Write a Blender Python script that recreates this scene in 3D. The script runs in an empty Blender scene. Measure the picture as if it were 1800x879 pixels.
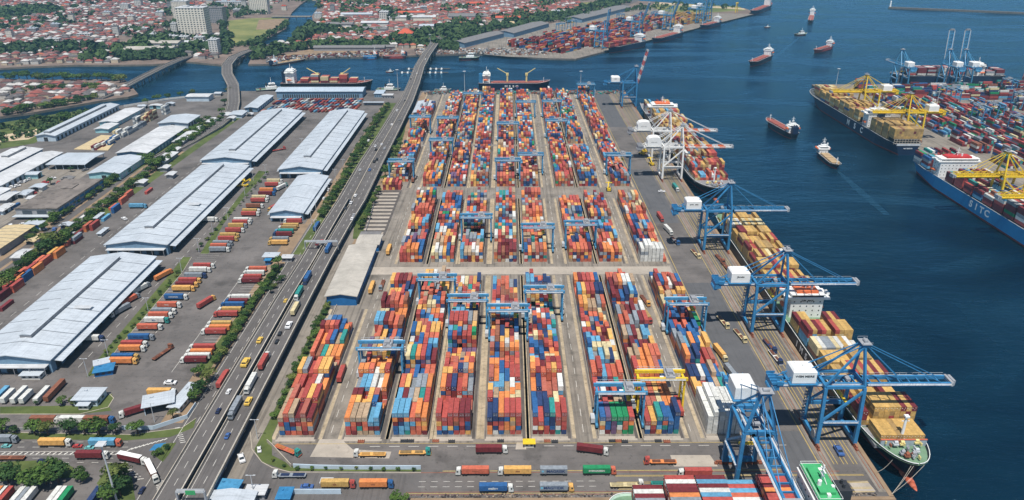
import bpy, math, random
from mathutils import Vector, Matrix
R = math.radians
rnd = random.Random(7)
scene = bpy.context.scene
COL = scene.collection

# ---------------------------------------------------------------- camera model (camera at the origin, 230 m up)
FPX = 1300.0; CX = 900.0; CY = 439.5; HC = 230.0
PITCH = math.atan(589.5 / FPX); PSI = math.atan(8 / (FPX / math.cos(PITCH)))
def g(px, py, z=0.0):
    """world X, Y of the point at height z seen at a photo position (authoring aid: things stand on the ground)"""
    u = (px - CX) / FPX; v = (py - CY) / FPX
    d = math.cos(PITCH) * v + math.sin(PITCH); f = math.cos(PITCH) - math.sin(PITCH) * v
    t = (HC - z) / d; x = u * t; y = f * t
    return (x * math.cos(PSI) + y * math.sin(PSI), -x * math.sin(PSI) + y * math.cos(PSI))

# ---------------------------------------------------------------- materials
def lin(v):
    v /= 255.0
    return v / 12.92 if v <= 0.04045 else ((v + 0.055) / 1.055) ** 2.4
def C(r, g_, b, k=0.85): return (lin(r) * k, lin(g_) * k, lin(b) * k, 1)
MATS = {}
YS = ((.55, .012, 1), 1.0, .54, .50, .68)
STAIN = {'yard_concrete': (YS, ((1, 1, 1), .09, .68, .56, .68), ((1, 1, 1), .6, .8, .58, .7)), 'asphalt': (((1, 1, 1), .05, .72, .55, .64), ((1, 1, 1), .45, .66, .58, .68), ((1, 1, 1), .018, .85, .48, .6), ((.02, .5, 1), 1.0, .88, .5, .7)),
         'asphalt_road': (((.9, .006, 1), 1.0, .72, .5, .72), ((1, 1, 1), .4, .8, .6, .7)), 'asphalt_new': (((1, 1, 1), .12, .8, .55, .7), ((.7, .02, 1), 1.0, .8, .5, .7)), 'runway_tan': (((1, 1, 1), .5, .62, .52, .68), ((.2, .2, 1), .5, .8, .5, .7)),
         'pad_light': (((1, 1, 1), .35, .78, .56, .7),), 'roof_white': (((.02, .9, 1), 1.0, .84, .48, .62), ((.9, .03, 1), 1.0, .90, .5, .62), ((1, 1, 1), .12, .86, .58, .7)), 'roof_pale': (((.03, .9, 1), 1.0, .8, .48, .62), ((1, 1, 1), .2, .8, .55, .7)),
         'roof_grey': (((.03, .9, 1), 1.0, .88, .48, .62), ((1, 1, 1), .2, .86, .58, .7)), 'roof_blue': (((.03, .9, 1), 1.0, .85, .48, .62),), 'roof_concrete': (((1, 1, 1), .15, .6, .52, .62),),
         'crane_blue': (((1, 1, .25), .5, .78, .52, .7),), 'crane_blue_light': (((1, 1, .25), .6, .76, .52, .7),), 'crane_white': (((1, 1, .25), .6, .8, .52, .7),)}
def mat(name, col, rough=0.7, metal=0.0, var=0.15, scale=0.3, spec=0.3, detail=4, world=False, tint=None):
    if name in MATS: return MATS[name]
    m = bpy.data.materials.new(name); m.use_nodes = True; nt = m.node_tree; n = nt.nodes; l = nt.links
    b = n['Principled BSDF']; b.inputs['Roughness'].default_value = rough; b.inputs['Metallic'].default_value = metal
    b.inputs['Specular IOR Level'].default_value = spec
    m.diffuse_color = col
    if var > 0:
        tc = n.new('ShaderNodeNewGeometry') if world else n.new('ShaderNodeTexCoord')
        nz = n.new('ShaderNodeTexNoise'); nz.inputs['Scale'].default_value = scale; nz.inputs['Detail'].default_value = detail
        nz.inputs['Roughness'].default_value = 0.65
        l.new(tc.outputs['Position' if world else 'Object'], nz.inputs['Vector'])
        mr = n.new('ShaderNodeMapRange'); mr.inputs['From Min'].default_value = 0.3; mr.inputs['From Max'].default_value = 0.7
        l.new(nz.outputs['Fac'], mr.inputs['Value'])
        mx = n.new('ShaderNodeMix'); mx.data_type = 'RGBA'
        lo = tuple(max(0, c * (1 - var)) for c in col[:3]) + (1,)
        hi = tuple(min(1, c * (1 + var)) for c in col[:3]) + (1,) if tint is None else tint
        mx.inputs[6].default_value = lo; mx.inputs[7].default_value = hi
        l.new(mr.outputs['Result'], mx.inputs[0]); last = mx.outputs[2]
        for (scl, ns, lo_, a0, a1) in STAIN.get(name, ()):
            mp = n.new('ShaderNodeMapping'); mp.inputs['Scale'].default_value = scl; l.new(tc.outputs['Position' if world else 'Object'], mp.inputs['Vector'])
            nn = n.new('ShaderNodeTexNoise'); nn.inputs['Scale'].default_value = ns; nn.inputs['Detail'].default_value = 6; nn.inputs['Roughness'].default_value = .6; l.new(mp.outputs[0], nn.inputs['Vector'])
            r2 = n.new('ShaderNodeMapRange'); r2.inputs['From Min'].default_value = a0; r2.inputs['From Max'].default_value = a1; r2.inputs['To Min'].default_value = 1; r2.inputs['To Max'].default_value = lo_
            l.new(nn.outputs['Fac'], r2.inputs['Value'])
            vm = n.new('ShaderNodeVectorMath'); vm.operation = 'SCALE'; l.new(last, vm.inputs[0]); l.new(r2.outputs['Result'], vm.inputs['Scale']); last = vm.outputs[0]
        l.new(last, b.inputs['Base Color'])
    else:
        b.inputs['Base Color'].default_value = col
    MATS[name] = m
    return m

def attr_mat(name, src, rough=0.6, var=0.25, scale=0.5, spec=0.3, island=0.0, transl=0.0):
    """paint whose own colour comes from the object colour ('object') or from a colour attribute ('attr')"""
    m = bpy.data.materials.new(name); m.use_nodes = True; nt = m.node_tree; n = nt.nodes; l = nt.links
    b = n['Principled BSDF']; b.inputs['Roughness'].default_value = rough; b.inputs['Specular IOR Level'].default_value = spec
    if src == 'object':
        a = n.new('ShaderNodeObjectInfo'); out = a.outputs['Color']
    else:
        a = n.new('ShaderNodeAttribute'); a.attribute_name = 'Col'; out = a.outputs['Color']
    ge = n.new('ShaderNodeNewGeometry')
    nz = n.new('ShaderNodeTexNoise'); nz.inputs['Scale'].default_value = scale; nz.inputs['Detail'].default_value = 5
    nz.inputs['Roughness'].default_value = 0.7
    l.new(ge.outputs['Position'], nz.inputs['Vector'])
    mr = n.new('ShaderNodeMapRange'); mr.inputs['From Min'].default_value = 0.3; mr.inputs['From Max'].default_value = 0.7
    mr.inputs['To Min'].default_value = 1 - var; mr.inputs['To Max'].default_value = 1 + var * 0.5
    l.new(nz.outputs['Fac'], mr.inputs['Value'])
    h = n.new('ShaderNodeHueSaturation'); l.new(out, h.inputs['Color']); l.new(mr.outputs['Result'], h.inputs['Value'])
    h.inputs['Saturation'].default_value = 0.93 if name.startswith('paint') else 1.0
    last = h
    if island:
        mi = n.new('ShaderNodeMapRange'); mi.inputs['To Min'].default_value = 1 - island; mi.inputs['To Max'].default_value = 1 + island
        l.new(ge.outputs['Random Per Island'], mi.inputs['Value'])
        h2 = n.new('ShaderNodeHueSaturation'); l.new(h.outputs['Color'], h2.inputs['Color']); l.new(mi.outputs['Result'], h2.inputs['Value'])
        last = h2
    l.new(last.outputs['Color'], b.inputs['Base Color'])
    MATS[name] = m
    return m

def leaf_mat(name, c1, c2):
    m = bpy.data.materials.new(name); m.use_nodes = True; nt = m.node_tree; n = nt.nodes; l = nt.links
    b = n['Principled BSDF']; b.inputs['Roughness'].default_value = 0.8; b.inputs['Specular IOR Level'].default_value = 0.15
    ge = n.new('ShaderNodeNewGeometry'); oi = n.new('ShaderNodeObjectInfo')
    nz = n.new('ShaderNodeTexNoise'); nz.inputs['Scale'].default_value = 0.35; nz.inputs['Detail'].default_value = 2
    l.new(ge.outputs['Position'], nz.inputs['Vector'])
    ad = n.new('ShaderNodeMath'); ad.operation = 'ADD'; l.new(nz.outputs['Fac'], ad.inputs[0])
    s = n.new('ShaderNodeMath'); s.operation = 'MULTIPLY_ADD'; s.inputs[1].default_value = 0.5; s.inputs[2].default_value = -0.25
    l.new(ge.outputs['Random Per Island'], s.inputs[0]); l.new(s.outputs[0], ad.inputs[1])
    s2 = n.new('ShaderNodeMath'); s2.operation = 'MULTIPLY_ADD'; s2.inputs[1].default_value = 0.4; l.new(oi.outputs['Random'], s2.inputs[0]); l.new(ad.outputs[0], s2.inputs[2])
    mr = n.new('ShaderNodeMapRange'); mr.inputs['From Min'].default_value = 0.3; mr.inputs['From Max'].default_value = 1.1; l.new(s2.outputs[0], mr.inputs['Value'])
    mx = n.new('ShaderNodeMix'); mx.data_type = 'RGBA'; mx.inputs[6].default_value = c1; mx.inputs[7].default_value = c2
    l.new(mr.outputs['Result'], mx.inputs[0]); l.new(mx.outputs[2], b.inputs['Base Color'])
    MATS[name] = m
    return m

# ---------------------------------------------------------------- mesh builder
class MB:
    def __init__(s): s.v = []; s.f = []; s.m = []; s.c = []
    def quadbox(s, P, m=0, col=None):
        """P: 4 bottom corners then 4 top corners (ccw)"""
        b = len(s.v); s.v += P
        for q in ((3, 2, 1, 0), (4, 5, 6, 7), (0, 1, 5, 4), (1, 2, 6, 5), (2, 3, 7, 6), (3, 0, 4, 7)):
            s.f.append(tuple(b + i for i in q)); s.m.append(m)
            if col is not None: s.c.append(col)
    def box(s, x0, x1, y0, y1, z0, z1, m=0, col=None):
        s.quadbox([(x0, y0, z0), (x1, y0, z0), (x1, y1, z0), (x0, y1, z0), (x0, y0, z1), (x1, y0, z1), (x1, y1, z1), (x0, y1, z1)], m, col)
    def obox(s, cx, cy, z0, lx, ly, h, a=0.0, m=0, col=None, taper=0.0):
        ca, sa = math.cos(a), math.sin(a); P = []
        for z, k in ((z0, 1), (z0 + h, 1 - taper)):
            for sx, sy in ((-1, -1), (1, -1), (1, 1), (-1, 1)):
                x = sx * lx / 2 * k; y = sy * ly / 2 * k
                P.append((cx + x * ca - y * sa, cy + x * sa + y * ca, z))
        s.quadbox(P, m, col)
    def beam(s, p, q, w, h=None, m=0):
        p = Vector(p); q = Vector(q); d = (q - p)
        if d.length < 1e-6: return
        d.normalize(); h = h or w
        up = Vector((0, 0, 1)) if abs(d.z) < 0.97 else Vector((0, 1, 0))
        a = d.cross(up).normalized() * (w / 2); b = a.cross(d).normalized() * (h / 2)
        s.quadbox([tuple(p - a - b), tuple(p + a - b), tuple(q + a - b), tuple(q - a - b), tuple(p - a + b), tuple(p + a + b), tuple(q + a + b), tuple(q - a + b)], m)
    def cyl(s, p, q, r, n=8, m=0, r2=None):
        p = Vector(p); q = Vector(q); d = (q - p).normalized(); r2 = r if r2 is None else r2
        up = Vector((0, 0, 1)) if abs(d.z) < 0.97 else Vector((0, 1, 0))
        a = d.cross(up).normalized(); b = a.cross(d)
        k = len(s.v)
        for c, rr in ((p, r), (q, r2)):
            for i in range(n):
                t = 2 * math.pi * i / n; s.v.append(tuple(c + (a * math.cos(t) + b * math.sin(t)) * rr))
        for i in range(n):
            j = (i + 1) % n; s.f.append((k + i, k + j, k + n + j, k + n + i)); s.m.append(m)
        s.f.append(tuple(k + i for i in range(n))[::-1]); s.m.append(m)
        s.f.append(tuple(k + n + i for i in range(n))); s.m.append(m)
    def face(s, pts, m=0, col=None):
        k = len(s.v); s.v += [tuple(p) for p in pts]; s.f.append(tuple(range(k, k + len(pts)))); s.m.append(m)
        if col is not None: s.c.append(col)
    def prism(s, pts, z0, z1, m=0, mtop=None, col=None):
        a = sum(pts[i][0] * pts[(i + 1) % len(pts)][1] - pts[(i + 1) % len(pts)][0] * pts[i][1] for i in range(len(pts)))
        if a < 0: pts = pts[::-1]
        k = len(s.v); n = len(pts)
        s.v += [(x, y, z0) for x, y in pts] + [(x, y, z1) for x, y in pts]
        for i in range(n):
            j = (i + 1) % n; s.f.append((k + i, k + j, k + n + j, k + n + i)); s.m.append(m)
            if col is not None: s.c.append(col)
        s.f.append(tuple(k + n + i for i in range(n))); s.m.append(m if mtop is None else mtop)
        s.f.append(tuple(k + i for i in range(n))[::-1]); s.m.append(m)
        if col is not None: s.c += [col, col]
    def hiproof(s, cx, cy, z, lx, ly, h, a=0.0, m=0, col=None, hip=0.5, over=0.5):
        """ridge along local x; hip 0 = gable"""
        ca, sa = math.cos(a), math.sin(a)
        def T(x, y, zz): return (cx + x * ca - y * sa, cy + x * sa + y * ca, zz)
        X = lx / 2 + over; Y = ly / 2 + over; r = X - hip * Y
        k = len(s.v); s.v += [T(-X, -Y, z), T(X, -Y, z), T(X, Y, z), T(-X, Y, z), T(-r, 0, z + h), T(r, 0, z + h)]
        for q in ((0, 1, 5, 4), (2, 3, 4, 5), (1, 2, 5), (3, 0, 4), (3, 2, 1, 0)):
            s.f.append(tuple(k + i for i in q)); s.m.append(m)
            if col is not None: s.c.append(col)
    def tomesh(s, name, mats, smooth=False):
        me = bpy.data.meshes.new(name); me.from_pydata(s.v, [], s.f)
        for m in mats: me.materials.append(MATS[m] if isinstance(m, str) else m)
        if len(mats) > 1: me.polygons.foreach_set('material_index', s.m)
        if s.c:
            ca = me.color_attributes.new('Col', 'FLOAT_COLOR', 'CORNER')
            flat = []
            for f, c in zip(s.f, s.c):
                flat += list(c[:3] + (1,)) * len(f)
            ca.data.foreach_set('color', flat)
        if smooth: me.polygons.foreach_set('use_smooth', [True] * len(s.f))
        me.update()
        return me
    def build(s, name, mats, parent=None, smooth=False, loc=None):
        o = bpy.data.objects.new(name, s.tomesh(name, mats if isinstance(mats, (list, tuple)) else [mats], smooth))
        COL.objects.link(o)
        if parent: o.parent = parent
        if loc: o.location = loc
        return o
USED = {}; FOOT = []
def tag(o, label, cat, group=None, kind=None):
    o['label'] = label; o['category'] = cat
    if group: o['group'] = group
    if kind: o['kind'] = kind
    USED.setdefault(label, []).append(group)
    return o
def struct(o): o['kind'] = 'structure'; return o
def empty(name, x=0, y=0, z=0, a=0.0):
    o = bpy.data.objects.new(name, None); COL.objects.link(o); o.location = (x, y, z); o.rotation_euler = (0, 0, a); o.empty_display_size = 0.5
    return o
def copy_tree(o, parent=None, kids=None):
    kids = kids or KIDS(o)
    c = o.copy(); COL.objects.link(c)
    if parent: c.parent = parent
    for ch in o.children: copy_tree(ch, c, True)
    return c
def KIDS(o): return True
def place(proto, x, y, z=0, a=0.0, first=None):
    """a copy of a finished thing; the first use moves the thing itself"""
    if not proto.get('_used'):
        proto['_used'] = 1; o = proto
    else:
        o = copy_tree(proto)
    o.location = (x, y, z); o.rotation_euler = (0, 0, a)
    return o
def text_part(txt, size, matname, parent, loc, rot, name='lettering', ext=0.02, align='CENTER', sx=1.0):
    cu = bpy.data.curves.new('lettering', 'FONT'); cu.body = txt; cu.size = size; cu.align_x = align; cu.align_y = 'CENTER'; cu.extrude = ext; cu.offset = size * 0.03
    t = bpy.data.objects.new('tmp', cu); COL.objects.link(t)
    bpy.context.view_layer.update()
    me = bpy.data.meshes.new_from_object(t.evaluated_get(bpy.context.evaluated_depsgraph_get()))
    bpy.data.objects.remove(t); bpy.data.curves.remove(cu)
    me.name = 'lettering'; me.materials.clear(); me.materials.append(MATS[matname])
    o = bpy.data.objects.new(name, me); COL.objects.link(o); o.parent = parent; o.location = loc; o.rotation_euler = rot; o.scale = (sx, 1, 1)
    return o
ONES = ['', 'first', 'second', 'third', 'fourth', 'fifth', 'sixth', 'seventh', 'eighth', 'ninth', 'tenth', 'eleventh', 'twelfth', 'thirteenth', 'fourteenth', 'fifteenth', 'sixteenth', 'seventeenth', 'eighteenth', 'nineteenth']
TENS = ['', '', 'twenty', 'thirty', 'forty', 'fifty', 'sixty', 'seventy', 'eighty', 'ninety']
TENO = ['', '', 'twentieth', 'thirtieth', 'fortieth', 'fiftieth', 'sixtieth', 'seventieth', 'eightieth', 'ninetieth']
def nth(n):
    if n < 20: return ONES[n]
    if n < 100: return TENO[n // 10] if n % 10 == 0 else TENS[n // 10] + '-' + ONES[n % 10]
    return 'hundred and ' + nth(n - 100) if n > 100 else 'hundredth'
def inpoly(x, y, P):
    c = False; n = len(P)
    for i in range(n):
        x1, y1 = P[i]; x2, y2 = P[(i + 1) % n]
        if (y1 > y) != (y2 > y) and x < (x2 - x1) * (y - y1) / (y2 - y1) + x1: c = not c
    return c

# plain palette (real surface colours, bar the shaded viaduct side)
mat('white_paint', (0.78, 0.78, 0.76, 1), 0.45, var=0.08)
mat('crane_blue', (0.038, 0.19, 0.38, 1), 0.45, var=0.22, scale=0.25)
mat('crane_blue_light', (0.07, 0.26, 0.45, 1), 0.45, var=0.2, scale=0.3)
mat('crane_white', (0.72, 0.72, 0.70, 1), 0.5, var=0.12)
mat('crane_yellow', (0.72, 0.50, 0.03, 1), 0.5, var=0.2)
mat('crane_red', (0.45, 0.09, 0.05, 1), 0.5)
mat('crane_pink', (0.55, 0.18, 0.14, 1), 0.6)
mat('orange_paint', (0.72, 0.17, 0.06, 1), 0.5)
mat('red_paint', (0.50, 0.035, 0.03, 1), 0.45)
mat('rust', (0.26, 0.09, 0.05, 1), 0.85, var=0.4)
mat('dark_metal', (0.035, 0.037, 0.042, 1), 0.6)
mat('rubber', (0.018, 0.018, 0.02, 1), 0.85, var=0)
mat('glass_dark', (0.02, 0.028, 0.035, 1), 0.12, var=0, spec=0.6)
mat('grey_metal', (0.30, 0.31, 0.33, 1), 0.5, var=0.2)
mat('steel_light', (0.50, 0.52, 0.54, 1), 0.4, var=0.15)
mat('concrete', C(165, 155, 140), 0.9, var=0.25, scale=0.15)
mat('concrete_dark', C(105, 100, 95), 0.9, var=0.35, scale=0.2)
mat('parapet', C(185, 175, 160), 0.85, var=0.2)
mat('viaduct_side_shade', C(62, 84, 112), 0.85, var=0.2)  # darkened blue: shadow along the viaduct flank is put into the colour
mat('paint_line', (0.62, 0.60, 0.55, 1), 0.8, var=0.25, scale=1.5)
mat('paint_yellow', C(190, 165, 95), 0.85, var=0.25, scale=1.0)
mat('asphalt', C(114, 109, 106), 0.9, var=0.3, scale=0.035, detail=9, world=True)
mat('asphalt_road', C(104, 100, 98), 0.9, var=0.2, scale=0.06, detail=8, world=True)
mat('asphalt_new', C(98, 98, 100), 0.9, var=0.12, scale=0.1, detail=8, world=True)
mat('yard_concrete', C(142, 134, 124), 0.9, var=0.28, scale=0.05, detail=9, world=True)
mat('pad_light', C(178, 168, 155), 0.9, var=0.18, scale=0.08, detail=8, world=True)
mat('runway_tan', C(182, 166, 140), 0.9, var=0.3, scale=0.12, detail=8, world=True)
mat('runway_dark', C(96, 90, 86), 0.9, var=0.35, scale=0.1, detail=8, world=True)
mat('soil', C(150, 128, 104), 0.95, var=0.3, scale=0.08, detail=8, world=True)
mat('sand', C(205, 185, 155), 0.95, var=0.2, scale=0.03, detail=8, world=True)
mat('grass', (0.085, 0.13, 0.03, 1), 0.95, var=0.5, scale=0.06, detail=8, world=True, tint=(0.12, 0.15, 0.045, 1))
mat('field', (0.13, 0.19, 0.05, 1), 0.95, var=0.4, scale=0.012, detail=8, world=True, tint=(0.30, 0.28, 0.10, 1))
mat('city_soil', C(128, 112, 102), 0.95, var=0.4, scale=0.03, detail=9, world=True)
mat('river_wall', C(120, 110, 98), 0.95, var=0.3, scale=0.1, world=True)
attr_mat('paint_obj', 'object', 0.55, 0.34, 0.7)
attr_mat('paint_attr', 'attr', 0.6, 0.34, 0.6)
attr_mat('roof_obj', 'object', 0.85, 0.3, 0.25)
attr_mat('roof_attr', 'attr', 0.85, 0.3, 0.2)
leaf_mat('leaves', (0.018, 0.045, 0.012, 1), (0.10, 0.17, 0.035, 1))
leaf_mat('leaves_far', (0.022, 0.048, 0.022, 1), (0.07, 0.115, 0.035, 1))
mat('bark', (0.10, 0.07, 0.05, 1), 0.95)
# ================================================================ the setting
def water_mat(name, c0, c1, r0, r1):
    m = bpy.data.materials.new(name); m.use_nodes = True; nt = m.node_tree; n = nt.nodes; l = nt.links; n.clear()
    out = n.new('ShaderNodeOutputMaterial'); df = n.new('ShaderNodeBsdfDiffuse'); gl = n.new('ShaderNodeBsdfGlossy'); ms = n.new('ShaderNodeMixShader'); fr = n.new('ShaderNodeFresnel'); fr.inputs['IOR'].default_value = 1.5
    gl.inputs['Color'].default_value = (0.33, 0.72, 1.0, 1)
    ge = n.new('ShaderNodeNewGeometry')
    mp = n.new('ShaderNodeMapping'); mp.inputs['Scale'].default_value = (0.32, 0.9, 1); mp.inputs['Rotation'].default_value = (0, 0, 0.15)
    l.new(ge.outputs['Position'], mp.inputs['Vector'])
    n1 = n.new('ShaderNodeTexNoise'); n1.inputs['Scale'].default_value = 0.2; n1.inputs['Detail'].default_value = 7; n1.inputs['Roughness'].default_value = 0.62
    l.new(mp.outputs[0], n1.inputs['Vector'])
    bp = n.new('ShaderNodeBump'); bp.inputs['Strength'].default_value = 0.8; bp.inputs['Distance'].default_value = 2.2
    l.new(n1.outputs['Fac'], bp.inputs['Height'])
    for s in (df, gl, fr): l.new(bp.outputs[0], s.inputs['Normal'])
    # wind patches and slicks
    mp2 = n.new('ShaderNodeMapping'); mp2.inputs['Scale'].default_value = (0.55, 1.5, 1); mp2.inputs['Rotation'].default_value = (0, 0, -0.5); l.new(ge.outputs['Position'], mp2.inputs['Vector'])
    n2 = n.new('ShaderNodeTexNoise'); n2.inputs['Scale'].default_value = 0.006; n2.inputs['Detail'].default_value = 6; n2.inputs['Distortion'].default_value = 1.8; l.new(mp2.outputs[0], n2.inputs['Vector'])
    mr = n.new('ShaderNodeMapRange'); mr.inputs['From Min'].default_value = 0.38; mr.inputs['From Max'].default_value = 0.62; mr.inputs['To Min'].default_value = r0; mr.inputs['To Max'].default_value = r1
    l.new(n2.outputs['Fac'], mr.inputs['Value']); l.new(mr.outputs['Result'], gl.inputs['Roughness'])
    mx = n.new('ShaderNodeMix'); mx.data_type = 'RGBA'; mx.inputs[6].default_value = c0; mx.inputs[7].default_value = c1
    mr2 = n.new('ShaderNodeMapRange'); mr2.inputs['From Min'].default_value = 0.35; mr2.inputs['From Max'].default_value = 0.65
    l.new(n2.outputs['Fac'], mr2.inputs['Value']); l.new(mr2.outputs['Result'], mx.inputs[0]); l.new(mx.outputs[2], df.inputs['Color'])
    l.new(fr.outputs[0], ms.inputs[0]); l.new(df.outputs[0], ms.inputs[1]); l.new(gl.outputs[0], ms.inputs[2]); l.new(ms.outputs[0], out.inputs['Surface'])
    MATS[name] = m
water_mat('sea_water', (0.0004, 0.009, 0.019, 1), (0.0008, 0.018, 0.036, 1), .14, .34)
water_mat('wake_water', (0.002, 0.020, 0.038, 1), (0.004, 0.028, 0.05, 1), .28, .38)
w = MB(); w.face([(-9000, -2000, -3), (9000, -2000, -3), (9000, 12000, -3), (-9000, 12000, -3)])
struct(w.build('water', 'sea_water'))

def land(name, pts, top, side='river_wall', z=0.0):
    b = MB(); b.prism(pts, -9, z, 0, 1); return struct(b.build(name, [side, top]))
def P(s, z=0.0):
    out = []
    for a in s.split():
        q = a.split(',')
        if q[0] == 'w': out.append((float(q[1]), float(q[2])))
        else: out.append(g(float(q[0]), float(q[1]), z))
    return out
TERMINAL = [(166, 247), (166, 1060), (-128, 1060), (-205, 1062), (-330, 1060)] + P('410,160 375,165 330,172 280,178 215,185 160,192 100,200 0,217') + [(-800, 820), (-1000, 500), (-1000, 60), (-45, 60), (-45, 247)]
land('terminal_ground', TERMINAL, 'asphalt', 'concrete_dark')
ISLAND = [(-1400, 1290), (-900, 1185)] + P('0,138 60,140 140,139 220,140 243,165 225,170 180,176 130,185 60,197 0,205') + [(-700, 860), (-1400, 700)]
land('river_island', ISLAND, 'city_soil')
NORTH = [(-1700, 1420)] + P('0,120 50,117 130,114 200,114 270,113 330,108 400,115 420,113 428,100 452,82 460,73 485,60 503,50 506,35 513,22 528,8 540,0') + [(-700, 2700), (-900, 3600), (-3200, 3600), (-3200, 1500)]
land('city_ground', NORTH, 'city_soil')
EAST = P('436,113 450,113 480,112 535,103 590,100 640,100 735,97 800,95 830,94 880,97') + [(20, 1338), (75, 1322), (119, 1318), (617, 1952), (640, 1990), (640, 2085), (425, 2249), (330, 2300), (250, 2600), (300, 3600), (-600, 3600), (-480, 2700)] + P('555,3 560,12 548,28 552,45 540,62 505,80 470,90 445,96')
land('harbour_ground', EAST, 'city_soil', 'concrete_dark')
QR = [(441, 640), (442, 760), (452, 1101), (900, 1101), (1400, 1120), (1400, 200), (441, 200)]
land('east_terminal_ground', QR, 'yard_concrete', 'concrete_dark')

def sheet(name, pts, m, z): 
    b = MB(); a = sum(pts[i][0] * pts[(i + 1) % len(pts)][1] - pts[(i + 1) % len(pts)][0] * pts[i][1] for i in range(len(pts)))
    if a < 0: pts = pts[::-1]
    b.face([(x, y, z) for x, y in pts]); return struct(b.build(name, m))
def rect(x0, x1, y0, y1): return [(x0, y0), (x1, y0), (x1, y1), (x0, y1)]
# --- far ground cover
sheet('meadow', P('395,37 440,32 500,31 508,42 485,56 460,68 430,78 398,80 385,60'), 'field', .05)
sheet('bare_field', P('455,35 498,33 503,43 488,52 450,52'), 'soil', .07)
sheet('meadow', P('1020,5 1060,2 1065,12 1040,17 1028,14'), 'field', .05)
sheet('meadow', P('1110,14 1180,5 1300,12 1312,18 1250,22 1180,24 1120,26'), 'field', .05)
sheet('beach', [(430, 2240), (636, 2080), (632, 2050), (540, 2110), (410, 2190)], 'sand', .07)
sheet('far_terminal_yard', P('815,92 880,60 968,42 1130,10 1180,22') + [(626, 1955), (119, 1320), (75, 1324), (0, 1340)], 'yard_concrete', .06)
sheet('scrap_yard', P('470,110 535,102 600,98 700,96 700,85 560,84 480,100'), 'soil', .05)
sheet('river_meadow', P('0,216 100,200 160,193 185,190 150,205 105,228 85,238 60,252 0,262'), 'grass', .02)
sheet('bare_soil', P('0,238 60,228 90,218 88,228 50,245 0,250'), 'sand', .03)
# --- terminal: stacking yard
sheet('yard_ground', [(-114, 284), (136, 284), (113, 1056), (-121, 1056), (-121, 650), (-97, 640), (-97, 540), (-114, 440)], 'yard_concrete', .006)
sheet('quay_road', [(118, 268), (166, 268), (166, 1058), (118, 1058)], 'asphalt', .010)
LANES = [-111, -79, -56, -35, -10.5, 11.5, 44, 66, 96]
ROWS = [(290, 458), (486, 612), (650, 776), (791, 1030)]
b = MB(); d = MB(); t = MB()
for x in LANES:
    for (y0, y1) in ROWS:
        if x == -111 and y0 == 486: continue
        yy1 = 410 if (x == -111 and y0 == 290) else y1
        b.box(x - 3.3, x - 1.5, y0 - 3, yy1 + 6, .001, .024)
        b.box(x + 19.3, x + 21.1, y0 - 3, yy1 + 6, .001, .024)
        d.box(x - 0.9, x - 0.5, y0 - 3, yy1 + 6, .001, .022)
        d.box(x + 17.2, x + 18.7, y0 - 3, yy1 + 6, .001, .020)
    t.box(x - 1, x + 18, 285.6, 288.6, .001, .018)
struct(b.build('crane_runways', 'runway_tan')); struct(d.build('wheel_tracks', 'runway_dark')); struct(t.build('pad_aprons', 'pad_light'))
# worn concrete patches and the light pad at the south-west corner
sheet('concrete_pad', P('545,803 562,772 600,772 620,790 688,794 684,806'), 'pad_light', .014)
sheet('concrete_pad', P('1178,800 1248,800 1262,820 1185,820'), 'pad_light', .014)
sheet('concrete_pad', P('1492,848 1525,846 1540,864 1505,866'), 'pad_light', .016)
sheet('concrete_pad', P('908,778 925,778 925,790 906,790'), 'pad_light', .014)
sheet('cross_street', rect(-112, 116, 466, 478), 'pad_light', .010)
# storage slots beside the railway trees
sheet('slot_ground', rect(-121, -97, 536, 640), 'runway_dark', .012)
b = MB()
for i in range(12): b.box(-119, -99, 538 + i * 8.4, 542 + i * 8.4, .001, .03)
struct(b.build('slot_sleepers', 'pad_light'))
# dark resurfaced strips on the quay
sheet('asphalt_patch', rect(124, 142, 262, 292), 'asphalt_new', .016)
sheet('asphalt_patch', rect(120, 141, 300, 452), 'asphalt_new', .014)
sheet('asphalt_patch', rect(118, 140, 560, 700), 'asphalt_new', .014)
sheet('asphalt_patch', rect(119, 141, 860, 1040), 'asphalt_new', .014)
# quay rails and lane lines
b = MB(); y_ = MB(); c_ = MB()
for x in (145.2, 146.8, 163.4, 165.0): b.box(x - .13, x + .13, 252, 1056, .02, .09)
for x in (149.5, 151.2, 154, 155.8, 158.6, 160.2): y_.box(x - .16, x + .16, 268, 1052, .012, .028)
for x in (142.6, 119.5): y_.box(x - .2, x + .2, 268, 1052, .012, .028)
c_.box(143.6, 148.4, 252, 1056, .008, .016); c_.box(162, 166, 250, 1058, .008, .016)
struct(b.build('crane_rails', 'rust')); struct(y_.build('lane_lines', 'paint_yellow')); struct(c_.build('rail_beds', 'yard_concrete'))
# quay edge: coping with fenders (east and south faces)
b = MB(); b.box(165.2, 167.2, 247, 1060, -8, .16); b.box(-45, 167.2, 245.2, 247.2, -8, .16)
struct(b.build('quay_coping', 'soil'))
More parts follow.
